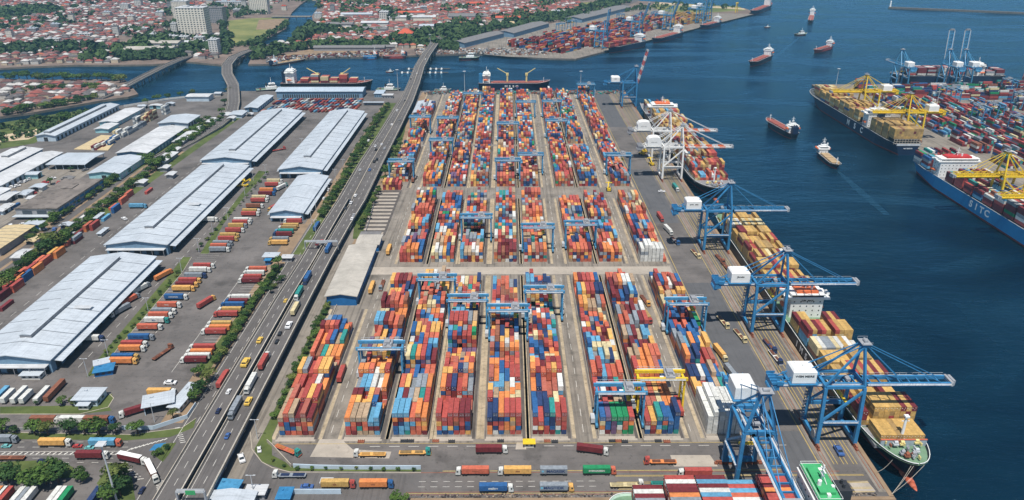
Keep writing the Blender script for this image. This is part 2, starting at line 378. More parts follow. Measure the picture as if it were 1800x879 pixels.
# south roads
b = MB(); y_ = MB()
for k in range(40):
    xx = -40 + k * 5.4
    for yy in (254.3, 257.6):
        if xx < 40: b.box(xx, xx + 3, yy - .09, yy + .09, .01, .025)
for yy in (252.2, 253, 256, 256.8, 260.6, 261.2): y_.box(48, 160, yy - .13, yy + .13, .01, .024)
y_.box(-45, 160, 250.0, 250.3, .01, .024); y_.box(-30, 128, 264.2, 264.6, .01, .024)
y_.box(-112, 120, 283.6, 283.85, .01, .024)
for k in range(22): b.box(-66 + k * 9.2, -61 + k * 9.2, 281.5, 281.75, .01, .024)
struct(b.build('lane_marks', 'paint_line')); struct(y_.build('kerb_lines', 'paint_yellow'))
b = MB(); b.box(-45, 150, 263.2, 263.5, .01, .05); b.box(-45, 150, 250.8, 251.05, .01, .05); b.box(-45, 150, 249.2, 249.45, .01, .05); struct(b.build('crane_rails', 'rust'))
# the roads through the gaps between the stacks: worn centre lines
b = MB()
for x0 in (-86.5, 36.5, 89.0):
    for k in range(60):
        yy = 292 + k * 12.5
        if any(r0 - 2 < yy < r1 for r0, r1 in ROWS): b.box(x0 - .1, x0 + .1, yy, yy + 6, .01, .03)
struct(b.build('lane_marks', 'paint_line'))

# --- roads west of the yard
sheet('service_road', rect(-127, -119.6, 255, 640), 'yard_concrete', .010)
sheet('verge', rect(-124, -114, 500, 640), 'soil', .008); sheet('footpath', rect(-114.4, -112.2, 288, 500), 'concrete_dark', .012)
sheet('verge', rect(-122, -114, 640, 1050), 'soil', .008)
sheet('highway_road', [(-166, 60), (-138, 60), (-138, 620), (-138, 900), (-150, 900), (-161, 560)], 'asphalt_road', .012)
sheet('verge', rect(-173, -162, 300, 560), 'soil', .014)
sheet('verge', rect(-166, -150, 560, 985), 'soil', .014)
b = MB()
for k in range(46):
    b.box(-155.1, -154.9, 300 + k * 11, 305 + k * 11, .015, .035)
for x in (-160.4, -150.6): b.box(x - .1, x + .1, 220, 620, .015, .035)
struct(b.build('lane_marks', 'paint_line'))
# truck parking and the road along the warehouses
b = MB()
for k in range(42):
    yy = 356 + k * 3.55
    b.box(-229 + (2 if k < 4 else 0), -214, yy - .07, yy + .07, .01, .028)
    if yy < 478: b.box(-181, -167, yy - .07, yy + .07, .01, .028)
for k in range(20): b.box(-213 - .12, -213 + .12, 352 + k * 7, 356 + k * 7, .01, .028); 
b.box(-186.1, -185.9, 345, 480, .01, .028)
for k in range(24): b.box(-240.1, -239.9, 350 + k * 11, 355 + k * 11, .01, .028)
for k in range(30): b.box(-313.1, -312.9, 380 + k * 14, 386 + k * 14, .01, .028)
struct(b.build('parking_lines', 'paint_line'))
GREENS = [P('152,663 165,640 300,480 322,452 335,452 320,480 205,615 178,655'), P('352,446 380,400 415,352 455,300 468,302 430,345 392,395 366,446'),
          [(-173, 345), (-166, 345), (-161, 480), (-168, 480)], [(-160, 500), (-153, 500), (-152, 700), (-158, 700)],
          [(-160, 700), (-150, 700), (-150, 985), (-164, 985)], P('0,715 190,712 196,722 140,728 0,728'), P('180,700 196,692 200,700 190,714 150,722 130,718'),
          P('0,760 230,764 320,752 345,735 340,752 300,768 225,774 0,772'), P('0,812 100,808 130,822 125,840 0,846'), P('190,820 232,840 238,879 200,879 170,850'),
          P('270,800 288,780 310,778 296,800 286,812'), [(-352, 430), (-341, 430), (-332, 920), (-341, 920)], [(-398, 560), (-378, 560), (-352, 880), (-364, 880)],
          [(-119.3, 500), (-114.6, 500), (-114.6, 290)] + P('478,800 520,822 740,824 740,829 505,828 460,812 447,790') + [(-119.3, 300)],
          P('620,420 628,350 650,330 660,340 640,400 636,420'), P('680,300 700,210 715,205 712,230 692,300')]
for i, q in enumerate(GREENS): sheet('grass_strip', q, 'grass', .03 + i * .0005)
# kerbs round the corner island
def kerb(pts, h=.14, w=.35, m='parapet', name='kerb', closed=False):
    b = MB(); n = len(pts)
    for i in range(n if closed else n - 1):
        p, q = pts[i], pts[(i + 1) % n]; b.beam((p[0], p[1], h / 2), (q[0], q[1], h / 2), w, h)
    return struct(b.build(name, m))
kerb(P('440,760 443,790 460,812 478,822 510,830 740,831'))
kerb(P('0,728 140,728 190,716 200,700 190,690 178,690'))
kerb(P('345,735 320,752 230,764 0,760'))
kerb(P('165,665 178,655 205,615 320,480 337,452'))
sheet('corner_road', P('330,879 420,760 445,720 448,790 470,822 500,832 740,834 740,879'), 'asphalt_road', .009)
sheet('corner_road', P('0,775 225,778 300,770 345,745 380,720 300,879 230,879 215,850 190,822 150,812 0,806'), 'asphalt_road', .009)
# hatched median and lettering-like road marks
b = MB()
for k in range(23):
    p = g(6 + k * 10.0, 797); b.obox(p[0], p[1], .012, .6, 1.7, .02, -0.6)
p0 = g(0, 794); p1 = g(225, 794); b.box(p0[0], p1[0], p0[1] - .1, p0[1] + .1, .012, .03)
p0 = g(0, 800); p1 = g(225, 800); b.box(p0[0], p1[0], p0[1] - .1, p0[1] + .1, .012, .03)
for k in range(10):
    p = g(228 + k * 7, 790 - k * 2); b.obox(p[0], p[1], .012, .5, 2.6 - k * .1, .02, -0.7)
for yy in (777, 786, 805.5, 813):
    for k in range(9):
        p = g(5 + k * 26, yy); b.box(p[0], p[0] + 3.2, p[1] - .08, p[1] + .08, .012, .03)
for k in range(9):
    p = g(312 + k * 1.2, 752 + k * 3.2); b.obox(p[0], p[1], .012, 2.4, .35, .02, .3)
for k in range(7):
    p = g(282 + k * .6, 846 + k * 3.2); b.obox(p[0], p[1], .012, 4.2, .4, .02, .15)
for k in range(6):
    p = g(222 + k * 5, 822 + k * 4); b.obox(p[0], p[1], .012, 2.6, .35, .02, .2)
struct(b.build('road_marks', 'paint_line'))
sheet('painted_sign_panel', P('262,792 272,781 292,778 284,791'), 'crane_blue', .02)

# far highway through the city and streets
def road(name, pts, w, m='asphalt_road', z=.05):
    b = MB(); n = len(pts)
    for i in range(n - 1):
        (x0, y0), (x1, y1) = pts[i], pts[i + 1]; dx, dy = x1 - x0, y1 - y0; L = math.hypot(dx, dy); nx, ny = -dy / L * w / 2, dx / L * w / 2
        ex, ey = dx / L * w * .1, dy / L * w * .1
        b.face([(x0 + nx - ex, y0 + ny - ey, z + i * .001), (x0 - nx - ex, y0 - ny - ey, z + i * .001), (x1 - nx + ex, y1 - ny + ey, z + i * .001), (x1 + nx + ex, y1 + ny + ey, z + i * .001)])
    return struct(b.build(name, m))
road('city_road', P('388,75 395,55 393,38 385,10'), 16, 'city_soil'); road('city_road', P('680,35 692,18 705,0'), 16)
road('city_road', P('1070,28 1100,8 1120,0'), 22); road('city_road', P('785,66 790,40 850,20 860,0'), 14)
road('city_road', P('470,100 560,70 640,60 680,35'), 9)
road('west_verge', [(-360, 300), (-360, 560), (-364, 700), (-362, 760)], 40, 'soil', z=.014)
road('west_road', [(-356, 300), (-356, 560), (-358, 700), (-359, 760)], 7.5, z=.022)
road('west_road', [(-366, 300), (-366, 560), (-369, 700), (-368, 760)], 7, z=.030)
road('west_yard_paving', [(-440, 560), (-440, 700)], 60, 'yard_concrete', z=.012)
# ================================================================ shipping containers
PAL = {'brick red': C(186, 72, 62), 'orange red': C(212, 102, 68), 'orange': C(234, 136, 56), 'yellow orange': C(238, 178, 84), 'maroon': C(126, 42, 48),
       'blue': C(34, 98, 158), 'navy blue': C(44, 66, 112), 'sky blue': C(96, 168, 206), 'white': C(228, 228, 222), 'grey': C(148, 156, 164),
       'teal': C(40, 150, 142), 'green': C(22, 148, 92), 'cream': C(226, 208, 158), 'dull purple': C(116, 88, 122), 'yellow': C(210, 168, 88), 'brown': C(150, 92, 66), 'ochre': C(182, 148, 90), 'tan': C(188, 160, 128), 'faded red': C(186, 100, 80)}
YARD_W = {'brick red': 16, 'orange red': 15, 'orange': 10, 'yellow orange': 10, 'maroon': 9, 'blue': 13, 'navy blue': 6, 'sky blue': 5, 'white': 5, 'grey': 6, 'teal': 2.2, 'green': .7, 'cream': 3.5, 'dull purple': 1.5, 'brown': 3, 'tan': 5, 'faded red': 5}
EAST_W = {'maroon': 34, 'brick red': 16, 'teal': 8, 'white': 11, 'grey': 9, 'blue': 7, 'navy blue': 11, 'cream': 6, 'green': 4, 'sky blue': 6, 'brown': 3}
SHIP_W = {'yellow': 50, 'ochre': 16, 'maroon': 16, 'brick red': 6, 'grey': 3, 'cream': 5, 'sky blue': 2, 'white': 1.5}
FAR_W = {'maroon': 20, 'brick red': 26, 'orange red': 10, 'blue': 10, 'navy blue': 10, 'yellow': 8, 'white': 5, 'grey': 5, 'orange': 6, 'teal': 3}
def pick(W, r=rnd):
    t = r.random() * sum(W.values())
    for k, v in W.items():
        t -= v
        if t <= 0: return k
    return k
CW, CH = 2.44, 2.6
POOL = []   # dict(x,y,z,len,a,col,desc,top,front)
def bay(xs, y0, ln, heights, W, desc, z0=0.03, along='y', group='containers stacked in the yard', lastfront=False, same=0.0):
    """one bay: lanes side by side; heights = tiers per lane; containers lie along y (or x)"""
    twenty = (ln < 8)
    prev = pick(W)
    for i, x in enumerate(xs):
        for t in range(heights[i]):
            col = prev if rnd.random() < .27 else pick(W)
            if t == heights[i] - 1: prev = col
            POOL.append(dict(x=x, y=y0 + ln / 2, z=z0 + t * CH, L=ln - .45, a=(math.pi / 2 if along == 'y' else 0), col=col, lane=i + 1, tier=t + 1, n=heights[i], desc=desc, top=(t == heights[i] - 1), front=lastfront, group=group,
                             side=(i in (0, len(xs) - 1))))
def prof(n, lo, hi, prev=None):
    base = rnd.randint(lo, hi); out = []
    for i in range(n):
        r = rnd.random(); out.append(max(1, min(5, base + (-1 if r < .22 else 1 if r > .84 else 0) - (1 if rnd.random() < .06 else 0))))
    return out
ROWN = ['front', 'second', 'third', 'rear']
SHORT = {(0, 0): (290, 394), (3, 0): (800, 965)}
WHITE = {(0, 8): 2, (1, 8): 1}
for ri, (Y0, Y1) in enumerate(ROWS):
    for ci, X0 in enumerate(LANES):
        if ri == 1 and ci == 0: continue
        y0, y1 = SHORT.get((ri, ci), (Y0, Y1))
        if ri == 2 and ci == 0: y0 = 664
        p20 = (.25, .3, .42, .45, .5, .6, .4, .3, .12)[ci] if ri < 2 else .62
        y = y0; bi = 0
        xs = [X0 + 1.22 + .15 + k * 2.78 for k in range(6)]
        while y < y1 - 10:
            bi += 1
            front = (bi == 1)
            hh = (5 if ci in (0, 2, 3, 4, 5) else 4) if front and ri == 0 else 4
            bb = rnd.choice((2, 3, 3, 4, 4, 4, 5)); hs = prof(6, hh, hh) if front else prof(6, bb, bb)
            if front: hs = [max(3, h) for h in hs]
            nm = 'east of centre' 
            desc = (nth(bi), nth(ci + 1), ROWN[ri])
            W = YARD_W
            if (ri, ci) in WHITE and bi <= WHITE[(ri, ci)]:
                W = {'white': 10}; hs = [4, 5, 5, 4, 4, 4]
                if ri == 1: W = {'white': 9, 'grey': 1}
            if not front and rnd.random() < .07: hs = [max(1, h - 2) for h in hs]
            if rnd.random() < (p20 if not front else p20 * .35):
                bay(xs, y, 6.3, hs, W, desc, lastfront=front)
                bi += 1
                bay(xs, y + 6.3, 6.3, [max(1, h + rnd.choice((0, 0, 0, -1))) for h in hs], W, (nth(bi), nth(ci + 1), ROWN[ri]))
            else:
                bay(xs, y, 12.5, hs, W, desc, lastfront=front)
            y += 12.6
# a loose outer lane beside the ninth block
for k, (yy, n) in enumerate(((296, 2), (310, 1), (330, 2), (352, 1), (366, 2), (395, 2), (409, 3), (436, 1), (492, 1), (516, 1), (530, 2), (545, 2), (558, 1), (664, 2), (678, 1))):
    xx = 115.2 - (1.5 if yy > 460 else 0)
    for t in range(n):
        POOL.append(dict(x=xx, y=yy, z=.03 + t * CH, L=12.1, a=math.pi / 2, col=pick(YARD_W), lane=1, tier=t + 1, n=n, desc=('loose', k + 1, 'quay'), top=t == n - 1, front=False, group='containers set down beside the quay road', side=True))
# short stack by the slots, west column
bay([-113.5 + 2.78 * k for k in range(6)], 641, 12.5, [3, 3, 3, 3, 3, 2], {'maroon': 5, 'yellow orange': 3, 'brick red': 3}, ('slots', 1, 'slots'), lastfront=True)

def single(px, py, a, col, n=1, L=12.1, note='', z=0.03, xy=None):
    x, y = xy or g(px, py)
    for t in range(n):
        c = col if isinstance(col, str) else col[t % len(col)]
        POOL.append(dict(x=x, y=y, z=z + t * CH, L=L, a=a, col=c, lane=1, tier=t + 1, n=n, desc=('single', note, ''), top=t == n - 1, front=True, group='containers standing west of the sheds', side=True))
N = math.pi / 2
k = 0
for (px, py, col, n) in ((8, 524, ['maroon', 'maroon'], 2), (20, 508, ['orange red', 'brick red'], 2), (32, 508, ['orange red', 'brick red'], 2), (28, 496, 'orange red', 2), (38, 497, ['orange'], 2), (50, 490, 'blue', 2), (40, 487, 'orange red', 2), (58, 478, ['orange', 'brick red'], 2), (67, 478, ['orange'], 2),
                         (72, 466, ['brick red', 'orange red'], 2), (82, 464, ['brick red', 'orange red'], 2), (96, 451, ['orange', 'yellow orange'], 2), (106, 449, ['orange', 'orange'], 2), (124, 428, 'orange red', 1), (137, 424, ['maroon', 'grey'], 2), (141, 411, 'maroon', 1),
                         (157, 403, ['orange', 'orange red'], 2), (168, 401, ['brick red', 'brick red'], 2), (187, 385, 'sky blue', 1), (205, 371, 'blue', 2), (200, 366, 'orange red', 1), (218, 356, ['orange red', 'orange red'], 2), (228, 346, ['brick red', 'orange red'], 2), (12, 540, 'maroon', 1), (27, 365, 'blue', 1), (262, 338, 'brick red', 1)):
    k += 1; single(px, py, N, col, n, note=nth(k))
# white and pink-white blocks by the river, pale stacks
for i, (px, py, n, W) in enumerate(((215, 240, 2, ['white', 'grey']), (224, 236, 3, ['white', 'grey']), (233, 231, 2, ['white', 'grey']), (205, 236, 2, ['white', 'cream']), (241, 226, 2, ['grey', 'white']), (248, 222, 2, ['grey', 'grey']),
                                     (240, 216, 3, ['grey', 'white']), (255, 215, 3, ['cream', 'brown']), (262, 212, 4, ['brown', 'cream']), (268, 209, 4, ['cream', 'brown']), (234, 199, 2, ['white', 'sky blue']), (246, 198, 2, ['white', 'grey']), (290, 200, 4, ['grey', 'white']), (186, 252, 1, ['maroon']), (168, 262, 2, ['white', 'maroon']), (180, 257, 2, ['white', 'maroon']), (192, 254, 2, ['white', 'blue']), (200, 247, 2, ['white', 'blue']))):
    x, y = g(px, py)
    single(0, 0, N, W, n, note='river ' + nth(i + 1), xy=(x, y)); single(0, 0, N, W[::-1], n, note='river back ' + nth(i + 1), xy=(x + 2.8, y + 1))

# east terminal yard (blocks along x), far terminal yard
er = random.Random(11)
def field(x0, x1, y0, y1, W, along, group, skip=.1, lo=2, hi=5, blk=0):
    """many small blocks; kept for the merged far object"""
    if along == 'x':
        yy = y0
        while yy < y1:
            xx = x0 + er.random() * 5
            while xx < x1:
                base = er.randint(lo, hi)
                if er.random() > skip:
                    for r in range(6):
                        n = max(1, base + er.choice((-1, 0, 0, 1)))
                        for t in range(n):
                            POOL.append(dict(x=xx + 6, y=yy + r * 2.7, z=.03 + t * CH, L=12.0, a=0, col=pick(W, er), lane=r + 1, tier=t + 1, n=n, desc=('far', 0, ''), top=t == n - 1, front=r == 0, group=group, side=False, hide=(t < n - 1 and 0 < r < 5)))
                xx += 12.8
            yy += 27
    else:
        xx = x0
        while xx < x1:
            yy = y0
            while yy < y1:
                base = er.randint(lo, hi)
                if er.random() > skip:
                    for r in range(6):
                        n = max(1, base + er.choice((-1, 0, 0, 1)))
                        for t in range(n):
                            POOL.append(dict(x=xx + r * 2.7, y=yy + 6, z=.03 + t * CH, L=12.0, a=math.pi / 2, col=pick(W, er), lane=r + 1, tier=t + 1, n=n, desc=('far', 0, ''), top=t == n - 1, front=False, group=group, side=False, hide=(t < n - 1 and 0 < r < 5)))
                yy += 12.8
            xx += 26
# the east yard: stacks aligned with the quay next to the ships and across it further in
field(495, 640, 700, 985, EAST_W, 'y', 'containers on the east terminal', .2, 1, 4)
field(500, 900, 1000, 1065, EAST_W, 'x', 'containers on the east terminal', .15, 2, 5)
field(660, 900, 830, 990, EAST_W, 'x', 'containers on the east terminal', .25, 1, 4)
field(495, 640, 560, 690, EAST_W, 'y', 'containers on the east terminal', .25, 2, 4)
# the far terminal, rows parallel to its slanting quay
FA = math.atan2(1952 - 1326, 617 - 120)
def farfield(u0, u1, v0, v1, W):
    ca, sa = math.cos(FA), math.sin(FA); u = u0
    while u < u1:
        v = v0
        while v < v1:
            base = er.randint(2, 5)
            if er.random() > .14:
                for r in range(5):
                    n = max(1, base + er.choice((-1, 0, 0, 1))); c = pick(W, er)
                    for t in range(n):
                        if t < n - 1 and r in (1, 2, 3): continue
                        uu, vv = u + 6, v + r * 2.7
                        POOL.append(dict(x=120 + uu * ca - vv * sa, y=1326 + uu * sa + vv * ca, z=.08 + t * CH, L=12, a=FA, col=c if er.random() < .5 else pick(W, er), lane=1, tier=1, n=n, desc=('far', 0, ''), top=t == n - 1, front=False, group='containers on the far terminal', side=False, hide=False))
            v += 19
        u += 13
farfield(20, 330, 45, 165, FAR_W); farfield(330, 560, 60, 190, FAR_W); farfield(440, 640, 40, 130, {'yellow': 30, 'ochre': 8, 'blue': 4, 'brick red': 6})
# ================================================================ cranes
def rtg(cm, name='rtg_crane'):
    """gantry straddling a container block: local origin on the ground in the middle"""
    r = empty(name); S = 11.3; Yh = 4.2; H = 18.6
    for sx in (-1, 1):
        for sy in (-1, 1):
            b = MB(); b.beam((sx * S, sy * Yh, 2.3), (sx * S, sy * (Yh - 1.0), H), 0.95, 0.95); b.build('leg', cm, r)
            b = MB(); b.box(sx * S - .8, sx * S + .8, sy * Yh - 1.9, sy * Yh + 1.9, .55, 1.5)
            w_ = b.build('wheel_bogie', 'dark_metal', r); b = MB()
            for q in (-1.1, 1.1): b.cyl((sx * S - .7, sy * Yh + q, .75), (sx * S + .7, sy * Yh + q, .75), .75, 10)
            b.build('wheel', 'rubber', w_)
        b = MB(); b.box(sx * S - .6, sx * S + .6, -6.6, 6.6, 1.5, 2.7); b.build('sill_beam', cm, r)
        b = MB(); b.box(sx * S - .55, sx * S + .55, -3.2, 3.2, H - 1.3, H - .1); b.build('end_tie', cm, r); b = MB(); b.beam((sx * S, -3.6, 9), (sx * S, 3.6, 9), .5); b.build('cross_beam', cm, r)
    for sy in (-1, 1):
        b = MB(); b.box(-S - 1.4, S + 1.4, sy * 3.5 - .6, sy * 3.5 + .6, H + .3, H + 1.9); gd = b.build('girder', cm, r)
        b = MB(); yy = sy * 3.5 + sy * 1.5
        b.box(-S, S, yy - .5, yy + .5, H + 1.5, H + 1.58)
        for k in range(12): b.box(-S + k * 2.05 - .05, -S + k * 2.05 + .05, yy + sy * .45 - .05, yy + sy * .45 + .05, H + 1.5, H + 2.7)
        b.box(-S, S, yy + sy * .45 - .05, yy + sy * .45 + .05, H + 2.6, H + 2.7)
        b.build('walkway', 'steel_light', gd)
    tx = 4.0
    b = MB(); b.box(tx - 2.4, tx + 2.4, -4.1, 4.1, H + 1.92, H + 2.6); b.box(tx - 1.6, tx + 1.2, -1.8, 1.8, H + 2.6, H + 4.2); b.box(tx + 1.4, tx + 2.2, -3, -1, H + 2.6, H + 3.6); b.cyl((tx - 1, -3.4, H + 3.1), (tx - 1, 3.4, H + 3.1), .5, 8); tr = b.build('trolley', 'grey_metal', r)
    b = MB(); b.box(tx - 4.4, tx - 2.5, -1.2, 1.2, H - 1.9, H - .1); b.build('operator_cab', 'white_paint', tr)
    b = MB()
    for sx in (-1, 1):
        for sy in (-1, 1): b.beam((tx + sx * .8, sy * 2.2, H + 1.9), (tx + sx * .8, sy * 2.6, 15.2), .09)
    b.box(tx - .9, tx + .9, -3, 3, 14.6, 15.3); b.build('spreader', 'crane_yellow' if cm != 'crane_yellow' else 'grey_metal', tr)
    b = MB(); b.box(-S - 2.6, -S - .65, -3, 1.6, 1.6, 4.2); b.build('power_house', 'steel_light', r)
    b = MB(); b.box(S + .65, S + 1.6, 1.2, 3.6, 1.8, 4.0)
    for k in range(9): b.box(S + .7, S + 1.5, Yh - .3 - k * .1, Yh + .5 - k * .1, 3 + k * 1.7, 3.1 + k * 1.7)
    b.build('stairway', 'steel_light', r)
    return r
def rname(i): return nth(i)
rb = rtg('crane_blue_light'); ry = rtg('crane_yellow', 'rtg_crane')
RT = [(1, 613, 'front'), (2, 492, 'front'), (3, 529, 'front'), (4, 547, 'front'), (5, 514, 'front'), (8, 536, 'front'), (6, 692, 'front'),
      (3, 383, 'second'), (5, 401, 'second'), (6, 396, 'second'), (0, 284, 'third'), (1, 247, 'third'), (4, 283, 'third'), (5, 273, 'third'), (8, 274, 'third'),
      (1, 208, 'rear'), (4, 218, 'rear'), (5, 180, 'rear'), (6, 179, 'rear'), (6, 213, 'rear'), (8, 149, 'rear'), (0, 206, 'rear'), (2, 165, 'rear')]
RT = [(c_, g(892, py, 19.5)[1] + 3.5, n_) for c_, py, n_ in RT]
for ci, yy, rn in RT:
    o = place(rb, LANES[ci] + 8.2 + 2.3, yy)
    q = {5: 'at its nearest end' if yy < 900 and rn == 'rear' else ''}
    tag(o, 'blue gantry crane straddling the %s container block of the %s row%s' % (nth(ci + 1), rn, ', northern one' if (ci, rn) == (6, 'rear') and yy > 900 else ', southern one' if (ci, rn) == (6, 'rear') else ''), 'gantry crane', 'blue gantry cranes over the stacks')
o = place(ry, LANES[7] + 10.5, 301.5); o.location.y = g(892, 668, 19.5)[1] + 3.5; tag(o, 'yellow gantry crane straddling the eighth container block at its front', 'gantry crane')

def sts(cm, boom_m, raised=False, rounded=False, text='', name='ship_crane', house='white_paint', truss=False, stripes=None, tip=45, rot_text=0, leanY=8.6):
    """ship-to-shore crane: waterside rail at x=0, boom over +x, landside rail at x=-18"""
    r = empty(name); Z = 31; G = 18; Yh = leanY
    for x in (0, -G):
        for sy in (-1, 1):
            b = MB(); b.beam((x, sy * Yh, 2.6), (x, sy * (Yh - .3), 13), 1.7, 1.7); b.beam((x, sy * (Yh - .3), 13), (x, sy * 6.6, Z + .6), 1.5, 1.5); b.build('leg', cm, r)
            b = MB()
            for k in range(4): b.box(x - .5, x + .5, sy * Yh - 4 + k * 2.1, sy * Yh - 2.4 + k * 2.1, .1, 1.1)
            b.box(x - .35, x + .35, sy * Yh - 3.4, sy * Yh + 3.4, 1.1, 2.0); b.build('wheel_bogie', 'rust', r)
        b = MB(); b.box(x - .9, x + .9, -Yh - .8, Yh + .8, 2.0, 4.0); b.build('sill_beam', cm, r)
        b = MB(); b.box(x - .7, x + .7, -6.7, 6.7, Z + .2, Z + 1.9); b.build('portal_beam', cm, r)
    for sy in (-1, 1):
        b = MB(); b.box(-G, 0, sy * (Yh - .3) - .75, sy * (Yh - .3) + .75, 12.2, 14.0); pb = b.build('portal_beam', cm, r)
        b = MB(); b.box(-G + .8, -.8, sy * (Yh - .3) + sy * .8, sy * (Yh - .3) + sy * 1.5, 14.0, 14.1); 
        for k in range(9): b.box(-G + 1 + k * 2, -G + 1.1 + k * 2, sy * (Yh + 1.1) - .05, sy * (Yh + 1.1) + .05, 14.1, 15.2)
        b.box(-G + .8, -.8, sy * (Yh + 1.1) - .04, sy * (Yh + 1.1) + .04, 15.1, 15.2); b.build('walkway', 'steel_light', pb)
        b = MB(); b.beam((-G, sy * (Yh - .3), 14), (0, sy * 7, Z - 1), 1.0, 1.0); b.build('diagonal_brace', cm, r)
        b = MB(); b.box(-G, 0, sy * 6.6 - .6, sy * 6.6 + .6, Z + .3, Z + 1.7); b.build('top_beam', cm, r)
    # rear girder with cross ties
    def girder(x0, x1, mname, name_, parent, striped=None):
        b = MB(); ms = [mname]
        if striped: ms = list(striped)
        n = max(2, int(abs(x1 - x0) / 5.5)) if striped else 1
        for k in range(n):
            a0 = x0 + (x1 - x0) * k / n; a1 = x0 + (x1 - x0) * (k + 1) / n
            for sy in (-1, 1): b.box(a0, a1, sy * 2.9 - .55, sy * 2.9 + .55, Z - .9, Z + .9, k % 2 if striped else 0)
        kk = int((x1 - x0) / 4.4)
        for k in range(kk + 1):
            xx = x0 + (x1 - x0) * k / kk; b.box(xx - .25, xx + .25, -2.4, 2.4, Z - .5, Z + .3, 0)
        if truss:
            for sy in (-1, 1):
                for k in range(kk):
                    xa = x0 + (x1 - x0) * k / kk; xb = x0 + (x1 - x0) * (k + 1) / kk
                    b.beam((xa, sy * 2.9, Z + .8), ((xa + xb) / 2, sy * 2.9, Z + 2.6), .35); b.beam(((xa + xb) / 2, sy * 2.9, Z + 2.6), (xb, sy * 2.9, Z + .8), .35)
                b.beam((x0, sy * 2.9, Z + 2.7), (x1, sy * 2.9, Z + 2.7), .4)
        o = b.build(name_, ms, parent)
        b = MB()
        for sy in (-1, 1):
            b.box(x0, x1, sy * 4.0 - .5, sy * 4.0 + .5, Z + .3, Z + .38); b.box(x0, x1, sy * 4.5 - .06, sy * 4.5 + .06, Z + 1.3, Z + 1.4)
            for k in range(int((x1 - x0) / 3)): b.box(x0 + k * 3, x0 + k * 3 + .1, sy * 4.5 - .05, sy * 4.5 + .05, Z + .38, Z + 1.3)
        b.build('walkway', 'steel_light' if cm != 'crane_yellow' else 'crane_yellow', o)
        return o
    girder(-40, 2.6, cm, 'rear_girder', r)
    hinge = empty('boom_tmp'); 
    bo = girder(0.4, tip - 3.2, boom_m, 'boom', None, stripes)
    b = MB(); b.box(tip - 3.4, tip - 2.2, -3.6, 3.6, Z - .9, Z + 1.2); b.box(tip - 2.2, tip - 1, -2.6, 2.6, Z - 1.2, Z + 1.6); b.build('boom_tip', 'grey_metal', bo)
    bpy.data.objects.remove(hinge)
    # apex tower, stays
    b = MB()
    for sy in (-1, 1): b.beam((0, sy * 6.2, Z + 1.5), (-1.5, sy * 1.6, 51), 1.1, 1.1)
    b.box(-2.6, .2, -2.4, 2.4, 50.6, 52.2); b.build('apex_tower', cm, r)
    b = MB(); b.box(-3.4, 1.2, -3, 3, 52.2, 52.35)
    for sx in (-3.3, 1.1):
        for sy in (-2.9, 2.9): b.box(sx - .06, sx + .06, sy - .06, sy + .06, 52.3, 53.6)
    b.box(-3.3, 1.1, -3, -2.88, 53.4, 53.55); b.box(-3.3, 1.1, 2.88, 3, 53.4, 53.55); b.cyl((-1, -1.4, 53), (-1, 1.4, 53), .8, 8); b.build('apex_platform', 'grey_metal', r)
    b = MB()
    for sy in (-1, 1):
        b.beam((-1.5, sy * 1.8, 51), (-G, sy * 6.2, Z + 1.6), .85, .85)
        b.beam((-1.5, sy * 1.6, 51.5), (-38.5, sy * 2.8, Z + 1), .4, .4)
    b.build('backstay', cm, r)
    if raised:
        bo.parent = r
        ang = R(-80 if raised is True else raised); px_, pz_ = 1.5, Z
        bo.rotation_euler = (0, ang, 0)
        # rotate about the hinge at (px_, Z)
        ca, sa = math.cos(ang), math.sin(ang)
        bo.location = (px_ - (px_ * ca + pz_ * sa), 0, pz_ - (-px_ * sa + pz_ * ca))
        b = MB()
        for sy in (-1, 1): b.beam((-1, sy * 1.6, 51), (px_ + 22 * math.cos(-ang), sy * 2.6, Z + 22 * math.sin(-ang)), .35)
        b.build('forestay', cm, r)
    else:
        bo.parent = r
        b = MB()
        for sy in (-1, 1):
            b.beam((-1, sy * 1.6, 51.5), (tip * .43, sy * 2.7, Z + 1), .32, .32); b.beam((-1, sy * 1.6, 51.5), (tip - 8, sy * 2.7, Z + 1), .32, .32)
        b.build('forestay', cm, r)
    # machinery house
    b = MB()
    if rounded:
        for k in range(6):
            t0 = math.pi * k / 6; t1 = math.pi * (k + 1) / 6
        pts = [(-33.6, 33), (-20.4, 33), (-20.4, 38), (-22, 40.4), (-25, 41.2), (-29, 41.2), (-32, 40.4), (-33.6, 38)]
        kk = len(b.v); n = len(pts)
        for yy in (-4.8, 4.8): b.v += [(x, yy, z) for x, z in pts]
        for i in range(n):
            j = (i + 1) % n; b.f.append((kk + i, kk + j, kk + n + j, kk + n + i)); b.m.append(0)
        b.f.append(tuple(kk + i for i in range(n))[::-1]); b.m.append(0); b.f.append(tuple(kk + n + i for i in range(n))); b.m.append(0)
        b.f = [f[::-1] for f in b.f]
    else:
        b.box(-33.2, -22.2, -4.7, 4.7, 32.9, 38.8); b.quadbox([(-33.2, -4.7, 38.8), (-22.2, -4.7, 38.8), (-22.2, 4.7, 38.8), (-33.2, 4.7, 38.8), (-32.4, -3.7, 39.7), (-23, -3.7, 39.7), (-23, 3.7, 39.7), (-32.4, 3.7, 39.7)])
        b.box(-28, -26, -1, 1, 39.7, 40.4); b.box(-31, -30, 1.5, 2.6, 39.7, 40.3)
    mh = b.build('machinery_house', house, r)
    b = MB(); b.box(-34.4, -21.0, -5.6, 5.6, 32.3, 32.7)
    for sx in (-34, -27, -20): b.box(sx - .3, sx + .3, -3.4, 3.4, Z + .9, 32.3)
    b.build('house_platform', cm, mh)
    if text: text_part(text, 1.45, 'dark_metal', mh, (-27.7, -4.75 if not rounded else -4.85, 36.6), (N, 0, 0), 'lettering', sx=1.15)
